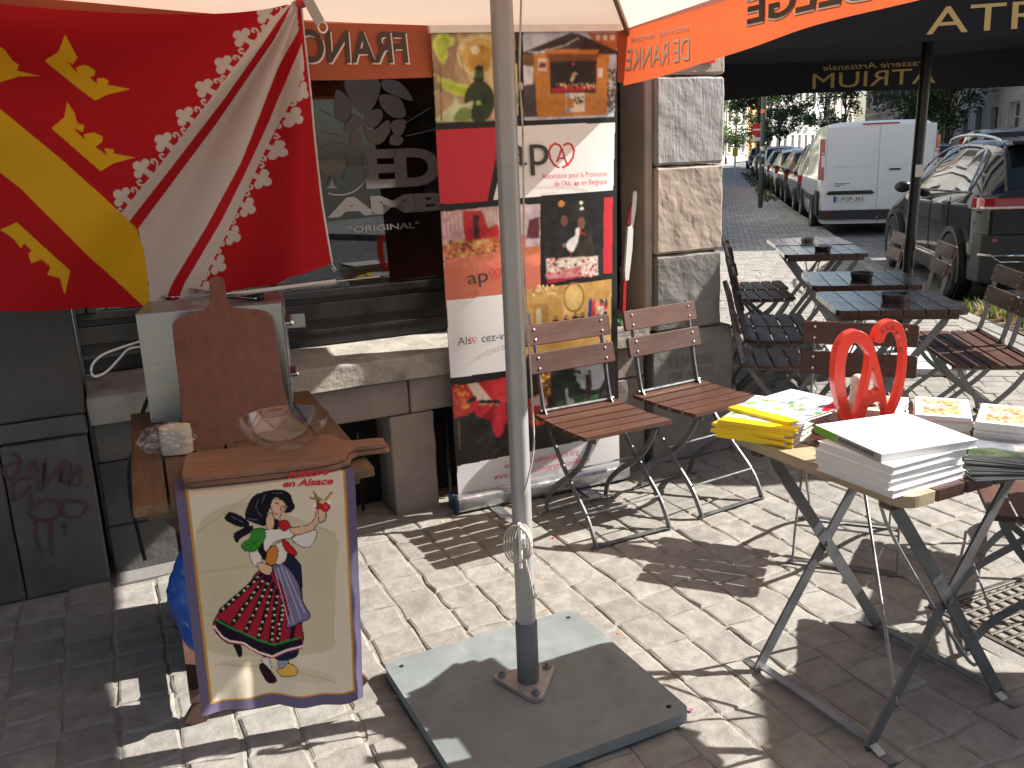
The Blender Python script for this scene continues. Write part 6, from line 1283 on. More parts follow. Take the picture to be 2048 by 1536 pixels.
    for y in wy:
        for s in (-1, 1):
            bm = BM(); lathe(bm, [(.001, 0), (wr*1.08, 0), (wr*1.08, -.05)], 36); obj('arch_shade_disc', bm, M_dark_void, t, M=Matrix.Translation((s*(hw+.004), y, wr)) @ Matrix.Rotation(pi/2*s, 4, 'Y'))  # near-black disc over the body side paints the shade inside the arch
            if clad is not None:
                bm = BM(); P = [(s*(hw+.005), y+wr*1.15*cos(q), wr+wr*1.15*sin(q)) for q in np.linspace(-.35, pi+.35, 22)]; sweep(bm, P, rect(.055, .07), up=(1, 0, 0)); obj('arch_trim', bm, clad, t, True, auto=40)
            wheel(t, s*(hw-.052), y, wr, .21, wstyle, s)
    return t, hw
def plate(t, y, z, txt, hw_=.26, xo=0.0):
    pl = bpy.data.objects.new('number_plate', None); link(pl, t); pl.matrix_local = Matrix.Translation((0, y, z))
    pl.location.x = xo; obj('panel', bx(BM(), -hw_, hw_, -.008, 0, -.056, .056), M_plate_w, pl, bev=.002); obj('band', bx(BM(), -hw_+.006, -hw_+.05, -.0095, -.0082, -.05, .05), M_eu, pl)
    lettering(txt, M_platered if False else mat('plate letters', (.12, .03, .035), .5, var=0), pl, lambda x, y_: (x, -.0098, y_), (-hw_+.07, -.036, hw_-.02, .038), bold=.01)
# --- white panel van
vt, vh = car('panel_van', 'white panel van with twin rear doors parked along the kerb', 'van', 17.0, 2.72, 14.4, 4.97, 1.96, 1.98, paint('white van paint', (.80, .81, .82), .3), [(-.2, 1.88), (0, 1.88), (.04, 1.95), (.2, 1.985), (3.1, 1.97), (3.5, 1.86), (4.05, 1.32), (4.2, 1.18), (4.7, 1.05), (4.97, .75)], [(0, 1.12), (4.2, 1.08), (4.97, .7)], [(0, .84), (3.5, .80), (4.2, .7)], [(3.25, 3.75)], (9, 9.1), (3.45, 4.15), (.98, 3.92), .345)
M_vanw = bpy.data.materials['white van paint']
for s in (-1, 1):
    x0, x1 = (.012, .90) if s > 0 else (-.90, -.012)
    d_ = obj('rear_door', bx(BM(), x0, x1, -.022, -.001, .46, 1.90), M_vanw, vt, bev=.010, seg=2); lo, hi = (x0+.08, x1-.12) if s > 0 else (x0+.12, x1-.08)
    obj('pressing', bx(BM(), lo, hi, -.030, -.0222, 1.22, 1.80), M_vanw, d_, bev=.007, seg=2); obj('pressing', bx(BM(), lo, hi, -.027, -.0222, .66, 1.10), M_vanw, d_, bev=.0045, seg=2)
    bm = BM(); prism(bm, [(s*.915, -.005), (s*.985, .06), (s*.99, .14), (s*.93, .10), (s*.87, -.014), (s*.87, -.024)], 1.0, 1.70); obj('tail_lamp', bm, M_lampred, vt, bev=.004); bm = BM(); prism(bm, [(s*.918, -.008), (s*.95, .02), (s*.90, -.018), (s*.88, -.027)], 1.22, 1.42); obj('indicator', bm, M_lampwhite, vt)
    bm = BM(); lathe(bm, [(.02, 0), (.02, .02)], 10, cap=True); obj('hinge', bm, M_vanw, vt, M=Matrix.Translation((s*.93, -.03, 1.45)))
obj('door_handle', bx(BM(), .17, .36, -.050, -.028, 1.135, 1.165), M_black, vt, bev=.008); bm = BM(); prism(bm, [(-.80, .80), (-.10, .80), (-.04, .755), (-.10, .735), (-.80, .735), (-.86, .755)], 0, .03, Matrix.Translation((0, -.023, 0)) @ Matrix.Rotation(pi/2, 4, 'X')); obj('plate_light_bar', bm, M_black, vt, bev=.006)
obj('brake_light', bx(BM(), -.30, .30, -.020, .0, 1.915, 1.94), M_lampred, vt, bev=.004); bm = BM(); prism(bm, [(-.97, .16), (-.95, .02), (-.86, -.09), (.86, -.09), (.95, .02), (.97, .16), (.9, .16), (-.9, .16)], .30, .455); obj('bumper', bm, M_clad, vt, bev=.015, seg=2)
for s in (-1, 1): obj('rear_reflector', bx(BM(), s*.80-.06, s*.80+.06, -.094, -.0905, .36, .395), M_lampred, vt); bm = BM(); prism(bm, [(s*.98, .12), (s*1.0, .12), (s*1.0, .62), (s*.98, .62)], .36, .80); obj('corner_cladding', bm, M_clad, vt, bev=.006); obj('side_moulding', bx(BM(), min(s*.99, s*1.006), max(s*.99, s*1.006), 1.45, 3.3, .56, .68), M_clad, vt, bev=.004)
plate(vt, -.030, .655, '1-FGP-361', xo=-.47)
for k, (txt, z) in enumerate((('NUTREMENT', .93), ('COLD CHAIN', .905), ('SOLUTIONS', .88))): 
    pass
for z, w_ in ((.925, .13), (.90, .09), (.88, .05)): obj('small_print', bx(BM(), -.72, -.72+w_*2, -.0295, -.0285, z, z+.010), M_tgrey, vt)
bm = BM(); tube(bm, [(0, -.02, .30), (0, -.14, .30), (0, -.16, .36)], .02, 10); obj('tow_bar', bm, M_steel_dark, vt, True)
# --- black SUV close by
tr, th = car('black_suv', 'glossy black SUV with silver roof rail parked beside the terrace chairs', 'car', 9.30, 3.32, 11.2, 4.23, 1.82, 1.56, paint('black metallic paint', (.004, .004, .005), .05, .0, .42), [(-.2, 1.09), (0, 1.11), (.08, 1.19), (.22, 1.36), (.40, 1.52), (.55, 1.58), (1.0, 1.61), (1.6, 1.615), (2.2, 1.56), (2.7, 1.40), (3.05, 1.17), (3.5, 1.09), (4.0, .92), (4.15, .8), (4.23, .62)], [(0, 1.08), (.5, 1.10), (1.5, 1.07), (3.0, 1.03), (4.23, .6)], [(0, .70), (.5, .61), (1.5, .62), (2.6, .62), (3.2, .7)], [(.62, 1.02), (1.06, 1.72), (1.80, 2.72)], (.06, .42), (2.15, 3.0), (.80, 3.39), .335, 'sport', clad=M_clad)
for s in (-1, 1):
    q = lambda y, z: Vector((s*z, y, 0))
    bm = BM(); P = spline([(s*.605, .60, 1.56), (s*.62, .66, 1.605), (s*.625, 1.2, 1.645), (s*.625, 1.8, 1.645), (s*.62, 2.2, 1.605), (s*.615, 2.26, 1.57)], 5); sweep(bm, P, circ(.016, 8)); obj('roof_rail', bm, M_alu, tr, True, auto=40)
    bm = BM(); sweep(bm, [(s*.884, .45, 1.102), (s*.885, 1.5, 1.08), (s*.885, 2.7, 1.05)], rect(.012, .022), up=(1, 0, 0)); obj('belt_moulding', bm, M_chrome, tr)
    bm = BM(); sweep(bm, spline([(s*.876, .52, 1.11), (s*.82, .56, 1.25), (s*.72, .66, 1.43), (s*.66, .85, 1.515), (s*.65, 1.4, 1.55), (s*.665, 2.0, 1.525), (s*.745, 2.5, 1.37), (s*.86, 2.86, 1.08)], 5), rect(.008, .022), up=(1, 0, 0)); obj('window_trim', bm, M_alu, tr)
    bm = BM(); prism(bm, [(s*.918, .26), (s*.912, .12), (s*.88, .0), (s*.80, -.035), (s*.42, -.05), (s*.42, -.01), (s*.8, .0), (s*.86, .05), (s*.89, .26)], .955, 1.065); bmesh.ops.recalc_face_normals(bm, faces=bm.faces); obj('tail_lamp', bm, M_lampred, tr, bev=.012, seg=2)
    bm = BM(); prism(bm, [(s*.913, .16), (s*.885, .0), (s*.80, -.0385), (s*.55, -.048), (s*.55, -.03), (s*.8, -.01), (s*.88, .16)], .965, .985); bmesh.ops.recalc_face_normals(bm, faces=bm.faces); obj('lamp_strip', bm, M_lampwhite, tr)
    obj('rear_reflector', bx(BM(), min(s*.60, s*.80), max(s*.60, s*.80), -.066, -.056, .66, .69), M_lampred, tr)
    bm = BM(); pp = [(s*.46, -.085, .47), (s*.72, -.085, .47), (s*.80, -.08, .53), (s*.50, -.088, .53)]; sweep(bm, pp, circ(.011, 6), closed=True); obj('exhaust_trim', bm, M_chrome, tr, True); bm = BM(); bar(bm, [(s*.80, -.08, .535), (s*.90, -.0, .54)], .012, .02); obj('bumper_strip', bm, M_chrome, tr)
    bm = BM(); bmesh.ops.create_uvsphere(bm, u_segments=14, v_segments=10, radius=1, matrix=Matrix.Translation((s*1.0, 2.72, 1.07)) @ Matrix.Diagonal((.10, .05, .07, 1))); obj('door_mirror', bm, M_black, tr, True)
    for y in (1.15, 1.95): obj('door_handle', bx(BM(), min(s*.895, s*.925), max(s*.895, s*.925), y-.1, y+.1, .955, .98), M_black, tr, bev=.008)
    for y in (1.04, 1.76, 2.8): bm = BM(); sweep(bm, [(s*.9125, y, .34), (s*.9125, y, .88), (s*.899, y, 1.03)], rect(.006, .006), up=(1, 0, 0)); obj('door_gap', bm, M_dark_void, tr)
    obj('sill_cladding', bx(BM(), min(s*.86, s*.918), max(s*.86, s*.918), 1.2, 3.0, .20, .36), M_clad, tr, bev=.012)
    obj('sill_chrome', bx(BM(), min(s*.90, s*.922), max(s*.90, s*.922), 1.25, 2.95, .365, .385), M_chrome, tr)
bm = BM(); prism(bm, [(-.905, .30), (-.885, .0), (-.75, -.072), (.75, -.072), (.885, .0), (.905, .30), (.8, .3), (-.8, .3)], .26, .72); bmesh.ops.recalc_face_normals(bm, faces=bm.faces); obj('bumper', bm, M_clad, tr, bev=.02, seg=2)
bm = BM(); prism(bm, [(-.62, .20), (.62, .20), (.58, .50), (-.58, .50)], 1.545, 1.575); obj('spoiler', bm, bpy.data.materials['black metallic paint'], tr, bev=.01)
plate(tr, -.055, .70, '1-TLX-482') if False else None
# --- other parked cars
HB_TOP = lambda H: [(-.2, .92), (0, .94), (.08, 1.04), (.25, H*.83), (.45, H*.95), (.9, H), (1.5, H), (2.1, H*.97), (2.65, H*.82), (3.0, .99), (3.4, .93), (3.8, .82), (4.0, .6)]
def hatch(label, a, o_, col, H=1.48, L=4.0, W=1.75, name='parked_car', metal=.3, az=13.4, group='cars parked along the kerb', suv=False):
    pm = paint('car paint %s' % label[:18], col, .2); k = L/4.0; top = [(y*k, z) for y, z in HB_TOP(H)]
    t, hw = car(name, label, 'car', a, o_, az, L, W, H, pm, top, [(0, .92), (3.0*k, .90), (L, .6)], [(0, W*.38), (.6, W*.335), (2.5*k, W*.335), (L, W*.38)], [(.65*k, 1.5*k), (1.58*k, 2.55*k)], (.06, .44*k), (2.15*k, 2.95*k), (.68*k, 3.25*k), .31, detail=False, group=group)
    for s in (-1, 1):
        bm = BM(); prism(bm, [(s*hw*1.003, .24), (s*hw*.97, .05), (s*hw*.82, -.03), (s*hw*.62, -.035), (s*hw*.62, -.005), (s*hw*.9, .08), (s*hw*.96, .24)], .74, .94); bmesh.ops.recalc_face_normals(bm, faces=bm.faces); obj('tail_lamp', bm, M_lampred, t, bev=.01)
        bm = BM(); bmesh.ops.create_uvsphere(bm, u_segments=10, v_segments=8, radius=1, matrix=Matrix.Translation((s*(hw+.08), 2.6*k, .98)) @ Matrix.Diagonal((.09, .05, .06, 1))); obj('door_mirror', bm, pm, t, True)
    obj('bumper', bx(BM(), -hw*.86, hw*.86, -.05, .02, .26, .44), M_clad, t, bev=.02); pl = obj('number_plate', bx(BM(), -.26, .26, -.055, -.051, .56, .67), M_plate_w, t) if False else obj('number_plate', bx(BM(), -.26, .26, -.02, -.004, .58, .69), M_plate_w, t)
    return t
hatch('dark grey SUV parked just beyond the white van', 22.1, 2.72, (.022, .022, .024), 1.66, 4.4, 1.84)
hatch('grey hatchback two places beyond the white van', 27.2, 2.7, (.05, .05, .055), 1.5)
hatch('white hatchback three places beyond the white van', 31.9, 2.68, (.62, .63, .64), 1.5)
hatch('dark car with red lamps four places beyond the van', 36.6, 2.66, (.03, .028, .03), 1.5)
hatch('white estate far along the left row of cars', 41.5, 2.66, (.6, .6, .6), 1.62, 4.4)
hatch('black car near the end of the kerb row', 47.5, 2.6, (.02, .02, .022), 1.5)
hatch('blue car far down the street', 60, 4.6, (.03, .09, .25), 1.5)
hatch('second blue car far down the street, beside the first', 66, 6.6, (.03, .08, .22), 1.6)
hatch('pale grey car at the far end of the street', 72, 3.0, (.4, .4, .42), 1.6)
hatch('silver hatchback parked across the street near the cyclist', 33.5, 7.25, (.5, .51, .55), 1.49, 3.9, group='cars parked across the street')
hatch('tall grey family car across the street, above the black SUV', 25.6, 7.35, (.20, .20, .21), 1.85, 4.3, 1.83, group='cars parked across the street')
hatch('dark blue car across the street beyond the silver hatchback', 44, 7.3, (.03, .04, .08), 1.5, group='cars parked across the street')
# ================================================================== houses down the street
M_winglass = mat('window glass, dark', (.02, .024, .028), .05, var=.1, rvar=.01, spec=.8); M_winframe = mat('white window frame', (.62, .6, .56), .5, var=.05); M_darkframe = mat('dark window frame', (.05, .045, .04), .5)
def house(label, pl, pr, h, col, bays, floors, trim, z_g=.0, gdoor=None, frame=M_winframe, group=None, balcony=False, arch=False, bumpy=.004):
    pl, pr = Vector(pl), Vector(pr); x_ = (pr-pl); W = x_.length; x_.normalize(); y_ = Vector((-x_.y, x_.x, 0)); Mx = Matrix(((x_.x, y_.x, 0, pl.x), (x_.y, y_.y, 0, pl.y), (0, 0, 1, 0), (0, 0, 0, 1)))
    t = thing('town_house', label, 'house', Mx, group); wm = mat('facade '+label[:24], col, .88, var=.12, scale=1.2, bump=bumpy, dark=tuple(c*.6 for c in col), darkamt=.4, dscale=.7)
    tm = mat('trim '+label[:24], trim, .8, var=.08, scale=2)
    bw = W/bays; ww = bw*.44; bm = BM(); wins = []
    fz = [.35]+[3.6+3.1*k for k in range(floors-1)]; tops = []
    for b in range(bays):
        cx = bw*(b+.5); bx(bm, bw*b, cx-ww/2, 0, .35, 0, h); bx(bm, cx+ww/2, bw*(b+1), 0, .35, 0, h); z = 0
        for k in range(floors):
            dr = (k == 0 and b == gdoor); z0, z1 = (.02, 2.75) if dr else (fz[k]+(.65 if k == 0 else .55), fz[k]+2.5)
            if z1 > h-.4: break
            bx(bm, cx-ww/2, cx+ww/2, 0, .35, z, z0); z = z1; wins.append((cx, z0, z1, dr))
        bx(bm, cx-ww/2, cx+ww/2, 0, .35, z, h)
    bx(bm, 0, W, .36, 9, 0, h-.02); obj('wall', bm, wm, t)
    for cx, z0, z1, dr in wins:
        if dr: w_ = obj('door', bx(BM(), cx-ww/2, cx+ww/2, .20, .26, z0, z1), M_darkframe, t); obj('handle', bx(BM(), cx+ww*.3, cx+ww*.33, .16, .20, 1.0, 1.15), M_chrome, w_); continue
        w_ = obj('window', bx(BM(), cx-ww/2, cx+ww/2, .22, .25, z0, z1), M_winglass, t); bmf = BM()
        for q in ((cx-ww/2, cx-ww/2+.06, z0, z1), (cx+ww/2-.06, cx+ww/2, z0, z1), (cx-.03, cx+.03, z0, z1), (cx-ww/2+.06, cx+ww/2-.06, z0, z0+.07), (cx-ww/2+.06, cx+ww/2-.06, z1-.07, z1), (cx-ww/2+.06, cx+ww/2-.06, z1-.6, z1-.55)): bx(bmf, q[0], q[1], .18, .2195, q[2], q[3])
        obj('frame', bmf, frame, w_); obj('sill', bx(BM(), cx-ww/2-.1, cx+ww/2+.1, -.12, .16, z0-.12, z0-.001), tm, w_)
        obj('lintel', bx(BM(), cx-ww/2-.12, cx+ww/2+.12, -.06, -.002, z1+.001, z1+.28), tm, w_)
        for s in (-1, 1): obj('jamb', bx(BM(), cx+s*(ww/2+.07)-.07, cx+s*(ww/2+.07)+.07, -.035, -.003, z0, z1), tm, w_)
        if balcony and z0 > 3: obj('balcony', bx(BM(), cx-ww/2-.3, cx+ww/2+.3, -.8, -.13, z0-.35, z0-.13), tm, t); bmr = BM(); [tube(bmr, [(cx-ww/2-.28+k*(ww+.56)/10, -.76, z0-.13), (cx-ww/2-.28+k*(ww+.56)/10, -.76, z0+.75)], .015, 5) for k in range(11)]; bar(bmr, [(cx-ww/2-.28, -.76, z0+.77), (cx+ww/2+.28, -.76, z0+.77)], .05, .04); obj('railing', bmr, M_black, t)
    for z in [f-.12 for f in fz[1:]]:
        if z < h: obj('string_course', bx(BM(), 0, W, -.09, -.003, z, z+.22), tm, t)
    obj('plinth', bx(BM(), 0, W, -.05, -.004, 0, .55), tm, t) if gdoor is None else None
    obj('cornice', bx(BM(), -.05, W+.05, -.3, .34, h-.35, h+.05), tm, t)
    for x in (.0, W-.35): obj('pilaster', bx(BM(), x, x+.35, -.06, -.005, .55, h-.35), tm, t)
    return t
FO_ = 11.6
def rrow(a0, a1): return st(a1, FO_), st(a0, FO_)
G_R = 'houses along the shaded side of the street'
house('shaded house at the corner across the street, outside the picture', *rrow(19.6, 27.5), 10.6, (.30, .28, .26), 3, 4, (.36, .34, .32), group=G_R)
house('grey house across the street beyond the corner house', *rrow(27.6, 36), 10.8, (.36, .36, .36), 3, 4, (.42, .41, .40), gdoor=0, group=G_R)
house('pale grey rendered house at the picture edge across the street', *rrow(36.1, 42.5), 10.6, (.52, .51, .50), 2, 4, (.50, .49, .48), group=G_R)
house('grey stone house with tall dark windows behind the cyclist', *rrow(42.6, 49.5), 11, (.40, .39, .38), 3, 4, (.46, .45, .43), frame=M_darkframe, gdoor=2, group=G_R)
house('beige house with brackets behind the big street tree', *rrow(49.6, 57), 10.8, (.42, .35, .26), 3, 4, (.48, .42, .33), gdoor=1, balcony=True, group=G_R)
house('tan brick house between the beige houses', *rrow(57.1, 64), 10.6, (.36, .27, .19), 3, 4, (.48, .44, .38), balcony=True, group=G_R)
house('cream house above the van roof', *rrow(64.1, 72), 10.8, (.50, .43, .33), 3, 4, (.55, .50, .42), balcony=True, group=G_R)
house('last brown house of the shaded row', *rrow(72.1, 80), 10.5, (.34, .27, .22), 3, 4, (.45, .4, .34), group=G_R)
def lrow(q0, q1): A_, B_ = st(84, -4.5), st(165, 22); return A_.lerp(B_, q0), A_.lerp(B_, q1)
G_L = 'sunlit houses at the bend of the street'
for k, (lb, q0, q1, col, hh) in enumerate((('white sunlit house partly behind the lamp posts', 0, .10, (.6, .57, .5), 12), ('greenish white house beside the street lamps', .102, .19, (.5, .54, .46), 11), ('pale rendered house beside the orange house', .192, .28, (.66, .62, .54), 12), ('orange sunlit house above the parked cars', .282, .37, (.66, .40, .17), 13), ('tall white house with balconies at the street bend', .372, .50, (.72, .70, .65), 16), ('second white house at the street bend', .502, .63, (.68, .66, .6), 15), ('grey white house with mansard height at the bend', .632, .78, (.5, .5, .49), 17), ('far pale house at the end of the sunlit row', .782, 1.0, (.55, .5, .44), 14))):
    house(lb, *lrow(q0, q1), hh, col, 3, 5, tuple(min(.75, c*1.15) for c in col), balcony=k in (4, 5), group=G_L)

G_F = 'houses adjoining the corner building along our pavement'
for k, (lb, a0, a1, col) in enumerate((('cream side front of the corner block facing the street', 5.2, 12.0, (.46, .45, .42)), ('grey side house behind the corner block', 12.1, 19.0, (.34, .33, .32)), ('white side house further along our pavement', 19.1, 27, (.6, .58, .54)), ('beige side house at the end of our pavement', 27.1, 36, (.5, .42, .32)))):
    house(lb, st(a0, -.28), st(a1, -.28), 9, col, 3, 4, tuple(min(.7, c*1.25) for c in col), gdoor=1, frame=M_darkframe if k % 2 else M_winframe, group=G_F)

# ================================================================== trees
M_bark = mat('bark', (.09, .07, .05), .9, var=.3, scale=12, bump=.01)
def leaf_mat(name, col):
    m, nt, b = base_mat(name); L = nt.links; ge = nd(nt, 'ShaderNodeNewGeometry'); mr = nd(nt, 'ShaderNodeMapRange', i_To_Min=.6, i_To_Max=1.5); L.new(ge.outputs['Random Per Island'], mr.inputs[0])
    sc = nd(nt, 'ShaderNodeVectorMath', operation='SCALE'); sc.inputs[0].default_value = col; L.new(mr.outputs[0], sc.inputs['Scale']); L.new(sc.outputs[0], b.inputs['Base Color']); b.inputs['Roughness'].default_value = .5
    tr_ = nd(nt, 'ShaderNodeBsdfTranslucent'); L.new(sc.outputs[0], tr_.inputs[0]); mx = nd(nt, 'ShaderNodeMixShader', i_0=.3); L.new(b.outputs[0], mx.inputs[1]); L.new(tr_.outputs[0], mx.inputs[2]); L.new(mx.outputs[0], nt.nodes['Material Output'].inputs[0]); return m
M_leaf = [leaf_mat('leaf, dark', (.05, .085, .03)), leaf_mat('leaf, mid', (.06, .10, .03)), leaf_mat('leaf, bright', (.14, .22, .05))]
def tree(label, p, h, rad, z0, n, m, seed, leaf=.16, lean=0.0, group='street trees', clumps=16):
    rt = random.Random(seed); t = thing('street_tree', label, 'tree', Matrix.Translation((p.x, p.y, 0)), group); bm = BM(); tr0 = .10*h/6
    P = [Vector((lean*q+rt.uniform(-.05, .05), rt.uniform(-.05, .05), q*h*.8)) for q in (0, .2, .4, .6, .8, 1)]; prof = 9
    def taper(bm, pts, r0, r1, n_=8):
        rings = []
        for i, q in enumerate(pts): r = r0+(r1-r0)*i/(len(pts)-1); rings.append([bm.verts.new(q+Vector((r*cos(2*pi*k/n_), r*sin(2*pi*k/n_), 0))) for k in range(n_)])
        for A_, B_ in zip(rings, rings[1:]):
            for k in range(n_): bm.faces.new((A_[k], A_[(k+1) % n_], B_[(k+1) % n_], B_[k]))
    taper(bm, P, tr0, tr0*.3); cl = []
    for k in range(clumps):
        a = rt.uniform(0, 2*pi); zz = rt.uniform(z0, h*.97); q = (zz-z0)/(h-z0); rr = rad*rt.uniform(.25, 1.0)*(1.05-abs(q-.38)*1.05)*(1 if q > .1 else .7); c_ = Vector((rr*cos(a)+lean*zz/h, rr*sin(a), zz)); cl.append((c_, rad*rt.uniform(.26, .46)))
        s_ = P[min(4, max(1, int(zz/h*4)))]; mid = s_.lerp(c_, .55)+Vector((0, 0, -.12)); taper(bm, [s_, mid, c_], tr0*.32, .012, 5)
    obj('trunk', bm, M_bark, t, True)
    vs_, fs_ = [], []
    for k in range(n):
        c_, r = cl[rt.randrange(len(cl))]; d = Vector((rt.gauss(0, 1), rt.gauss(0, 1), rt.gauss(0, .75))); d.normalize(); q = c_+d*r*rt.random()**.45; u1 = Vector((rt.gauss(0, 1), rt.gauss(0, 1), rt.gauss(0, .5))).normalized(); u2 = u1.cross(Vector((rt.gauss(0, 1), rt.gauss(0, 1), rt.gauss(0, 1)))).normalized(); s_ = leaf*rt.uniform(.6, 1.3); b0 = len(vs_)
        vs_ += [q-u1*s_*.5, q+u2*s_*.28+u1*s_*.05, q+u1*s_*.55, q-u2*s_*.28+u1*s_*.05]; fs_.append((b0, b0+1, b0+2, b0+3))
    pydata('crown', vs_, fs_, m, t)
    return t
tree('dark leafy street tree behind the grey sign pole', st(49, 1.9), 6.2, 1.7, 2.0, 4600, M_leaf[0], 1, .17)
tree('small round tree beyond the dark street tree', st(72, 4.4), 5.6, 1.5, 2.4, 2600, M_leaf[0], 2, .2)
tree('pale airy tree further down the row', st(66, 3.2), 5.5, 1.4, 2.0, 1800, M_leaf[2], 3, .2)
tree('dark conical tree above the white van', st(82, 8.6), 8.5, 2.1, 2.4, 4200, M_leaf[0], 4, .24)
tree('slim grey green tree beside the conical tree', st(74, 9.2), 8, 1.6, 2.5, 1800, M_leaf[1], 8, .22)
tree('large street tree left of the black umbrella pole', st(44, 8.4), 7.5, 2.2, 2.3, 5200, M_leaf[0], 5, .17)
tree('large street tree behind the cyclist', st(43, 9.6), 7.5, 2.3, 2.2, 5200, M_leaf[0], 6, .17)
tree('bright green tree between the lamp posts', st(88, -1.4), 8, 2.4, .8, 3500, M_leaf[2], 7, .26)
tree('tree at the far end of the left pavement', st(98, 1.6), 7, 2.4, 2.0, 2500, M_leaf[1], 9, .26)

# ================================================================== poles, lamps, signs
M_polegreen = mat('green grey pole paint', (.055, .075, .07), .45, var=.15, scale=9)
pp_ = Vector((6.50, 22.84, 0)); sp3 = thing('sign_pole', 'dark green pole with stickers standing at the kerb', 'pole', Matrix.Translation(pp_)); bm = BM(); tube(bm, [(0, 0, 0), (.03, 0, 4.2)], .062, 16); obj('pole', bm, M_polegreen, sp3, True, auto=40)
for z, m_, hh in ((2.30, mat('orange sticker', (.75, .2, .03), .5), .10), (1.40, M_white_paint, .10), (1.25, M_white_paint, .07), (1.02, M_white_paint, .05)): bm = BM(); lathe(bm, [(.0635, z), (.0635, z+hh)], 16, (.012, 0, 0)); obj('sticker', bm, m_, sp3, True)
def lamp(p, h, label):
    t = thing('street_lamp', label, 'street lamp', Matrix.Translation(p), 'black street lamps'); bm = BM(); lathe(bm, [(.11, 0), (.11, .5), (.06, .6), (.05, h-.5), (.03, h-.3)], 14); obj('post', bm, M_black, t, True, auto=40)
    bm = BM(); lathe(bm, [(.06, h-.3), (.14, h-.25), (.20, h+.1), (.19, h+.12)], 8); obj('lantern', bm, mat('lantern glass', (.5, .5, .48), .2), t); bm = BM(); lathe(bm, [(.28, h+.12), (.16, h+.26), (.04, h+.36), (.02, h+.46)], 12); obj('cap', bm, M_black, t, True, auto=40)
lamp(st(62, -.6), 6.2, 'tall black street lamp nearest the stone pillar'); lamp(st(92, .6), 5.6, 'black street lamp with bell cap further away')
ne = g(1541, 322); ne = st(38, 1.45); nt2 = thing('no_entry_sign', 'round red no entry sign on a post above the parked cars', 'sign', az_frame((ne.x, ne.y, 0), 13.4)); bm = BM(); tube(bm, [(0, 0, 0), (0, 0, 2.45)], .03, 10); obj('post', bm, M_steel_dark, nt2, True)
bm = BM(); lathe(bm, [(.001, 0), (.24, 0), (.24, .02), (.001, .02)], 32); obj('disc', bm, M_red_paint, nt2, M=Matrix.Translation((0, -.05, 2.16)) @ Matrix.Rotation(pi/2, 4, 'X')); obj('bar', bx(BM(), -.17, .17, -.078, -.071, 2.125, 2.195), M_white_paint, nt2); obj('lower_panel', bx(BM(), -.2, .2, -.06, -.05, 1.72, 1.88), M_white_paint, nt2)
yb = st(56, .9); ys_ = thing('yellow_post_box', 'small yellow panel on a post on the far pavement', 'sign', az_frame((yb.x, yb.y, 0), 13.4)); obj('panel', bx(BM(), -.16, .16, -.05, .05, 1.0, 1.45), mat('yellow panel', (.75, .5, .03), .5), ys_); obj('post', bx(BM(), -.05, .05, -.04, .04, 0, 1.0), M_white_paint, ys_)
# road works barrier sheet and blue bins far off
# ================================================================== cyclist in red
def skin_mesh(name, joints, edges, m, par, M=None, sub=2):
    me = bpy.data.meshes.new(name); me.from_pydata([j[:3] for j in joints], edges, []); me.update(); o = bpy.data.objects.new(name, me); link(o, par)
    if M is not None: o.matrix_local = M
    md = o.modifiers.new('skin', 'SKIN'); sv = me.skin_vertices[0].data
    for i, j in enumerate(joints): sv[i].radius = (j[3], j[4] if len(j) > 4 else j[3])
    sv[0].use_root = True; s2 = o.modifiers.new('sub', 'SUBSURF'); s2.levels = sub; s2.render_levels = sub; me.materials.append(m); return o
M_jacket = mat('red jacket', (.38, .03, .03), .7, var=.15, scale=12); M_trous = mat('dark trousers', (.03, .03, .035), .8); M_skin = mat('skin', (.45, .28, .20), .55, var=.05); M_hair = mat('dark hair', (.03, .022, .018), .7)
cp = st(37.2, 8.75); cy = thing('person', 'person in red jacket leaning over a bicycle across the street', 'person', az_frame((cp.x, cp.y, 0), 150))
skin_mesh('body', [(0, 0, .98, .14, .12), (0, .08, 1.2, .15, .11), (0, .18, 1.42, .16, .11), (0, .24, 1.52, .06), (0, .30, 1.58, .055), (.19, .18, 1.42, .06), (.26, .30, 1.18, .048), (.22, .52, 1.08, .038), (-.19, .18, 1.42, .06), (-.26, .30, 1.18, .048), (-.22, .52, 1.08, .038), (.10, .02, .90, .09), (.11, .14, .52, .065), (.11, .06, .10, .045), (.11, .18, .05, .035), (-.10, .0, .90, .09), (-.12, .02, .48, .065), (-.12, -.12, .10, .045), (-.12, .0, .05, .035)], [(0, 1), (1, 2), (2, 3), (3, 4), (2, 5), (5, 6), (6, 7), (2, 8), (8, 9), (9, 10), (0, 11), (11, 12), (12, 13), (13, 14), (0, 15), (15, 16), (16, 17), (17, 18)], M_jacket, cy)
skin_mesh('head', [(0, .30, 1.56, .05), (0, .335, 1.63, .085, .095), (0, .36, 1.71, .09, .10), (0, .36, 1.77, .06)], [(0, 1), (1, 2), (2, 3)], M_skin, cy); skin_mesh('hair', [(0, .33, 1.68, .09), (0, .35, 1.75, .095), (0, .35, 1.79, .06)], [(0, 1), (1, 2)], M_hair, cy)
skin_mesh('trousers', [(0, 0, .96, .145, .125), (.10, .02, .88, .10), (.11, .14, .52, .076), (.11, .06, .12, .056), (-.10, .0, .88, .10), (-.12, .02, .48, .076), (-.12, -.12, .12, .056)], [(0, 1), (1, 2), (2, 3), (0, 4), (4, 5), (5, 6)], M_trous, cy)
for s in (-1, 1): skin_mesh('hand', [(s*.22, .52, 1.08, .034), (s*.215, .58, 1.06, .03, .022)], [(0, 1)], M_skin, cy)
bk = thing('bicycle', 'dark bicycle under the person in the red jacket', 'bicycle', az_frame((cp.x, cp.y, 0), 150))
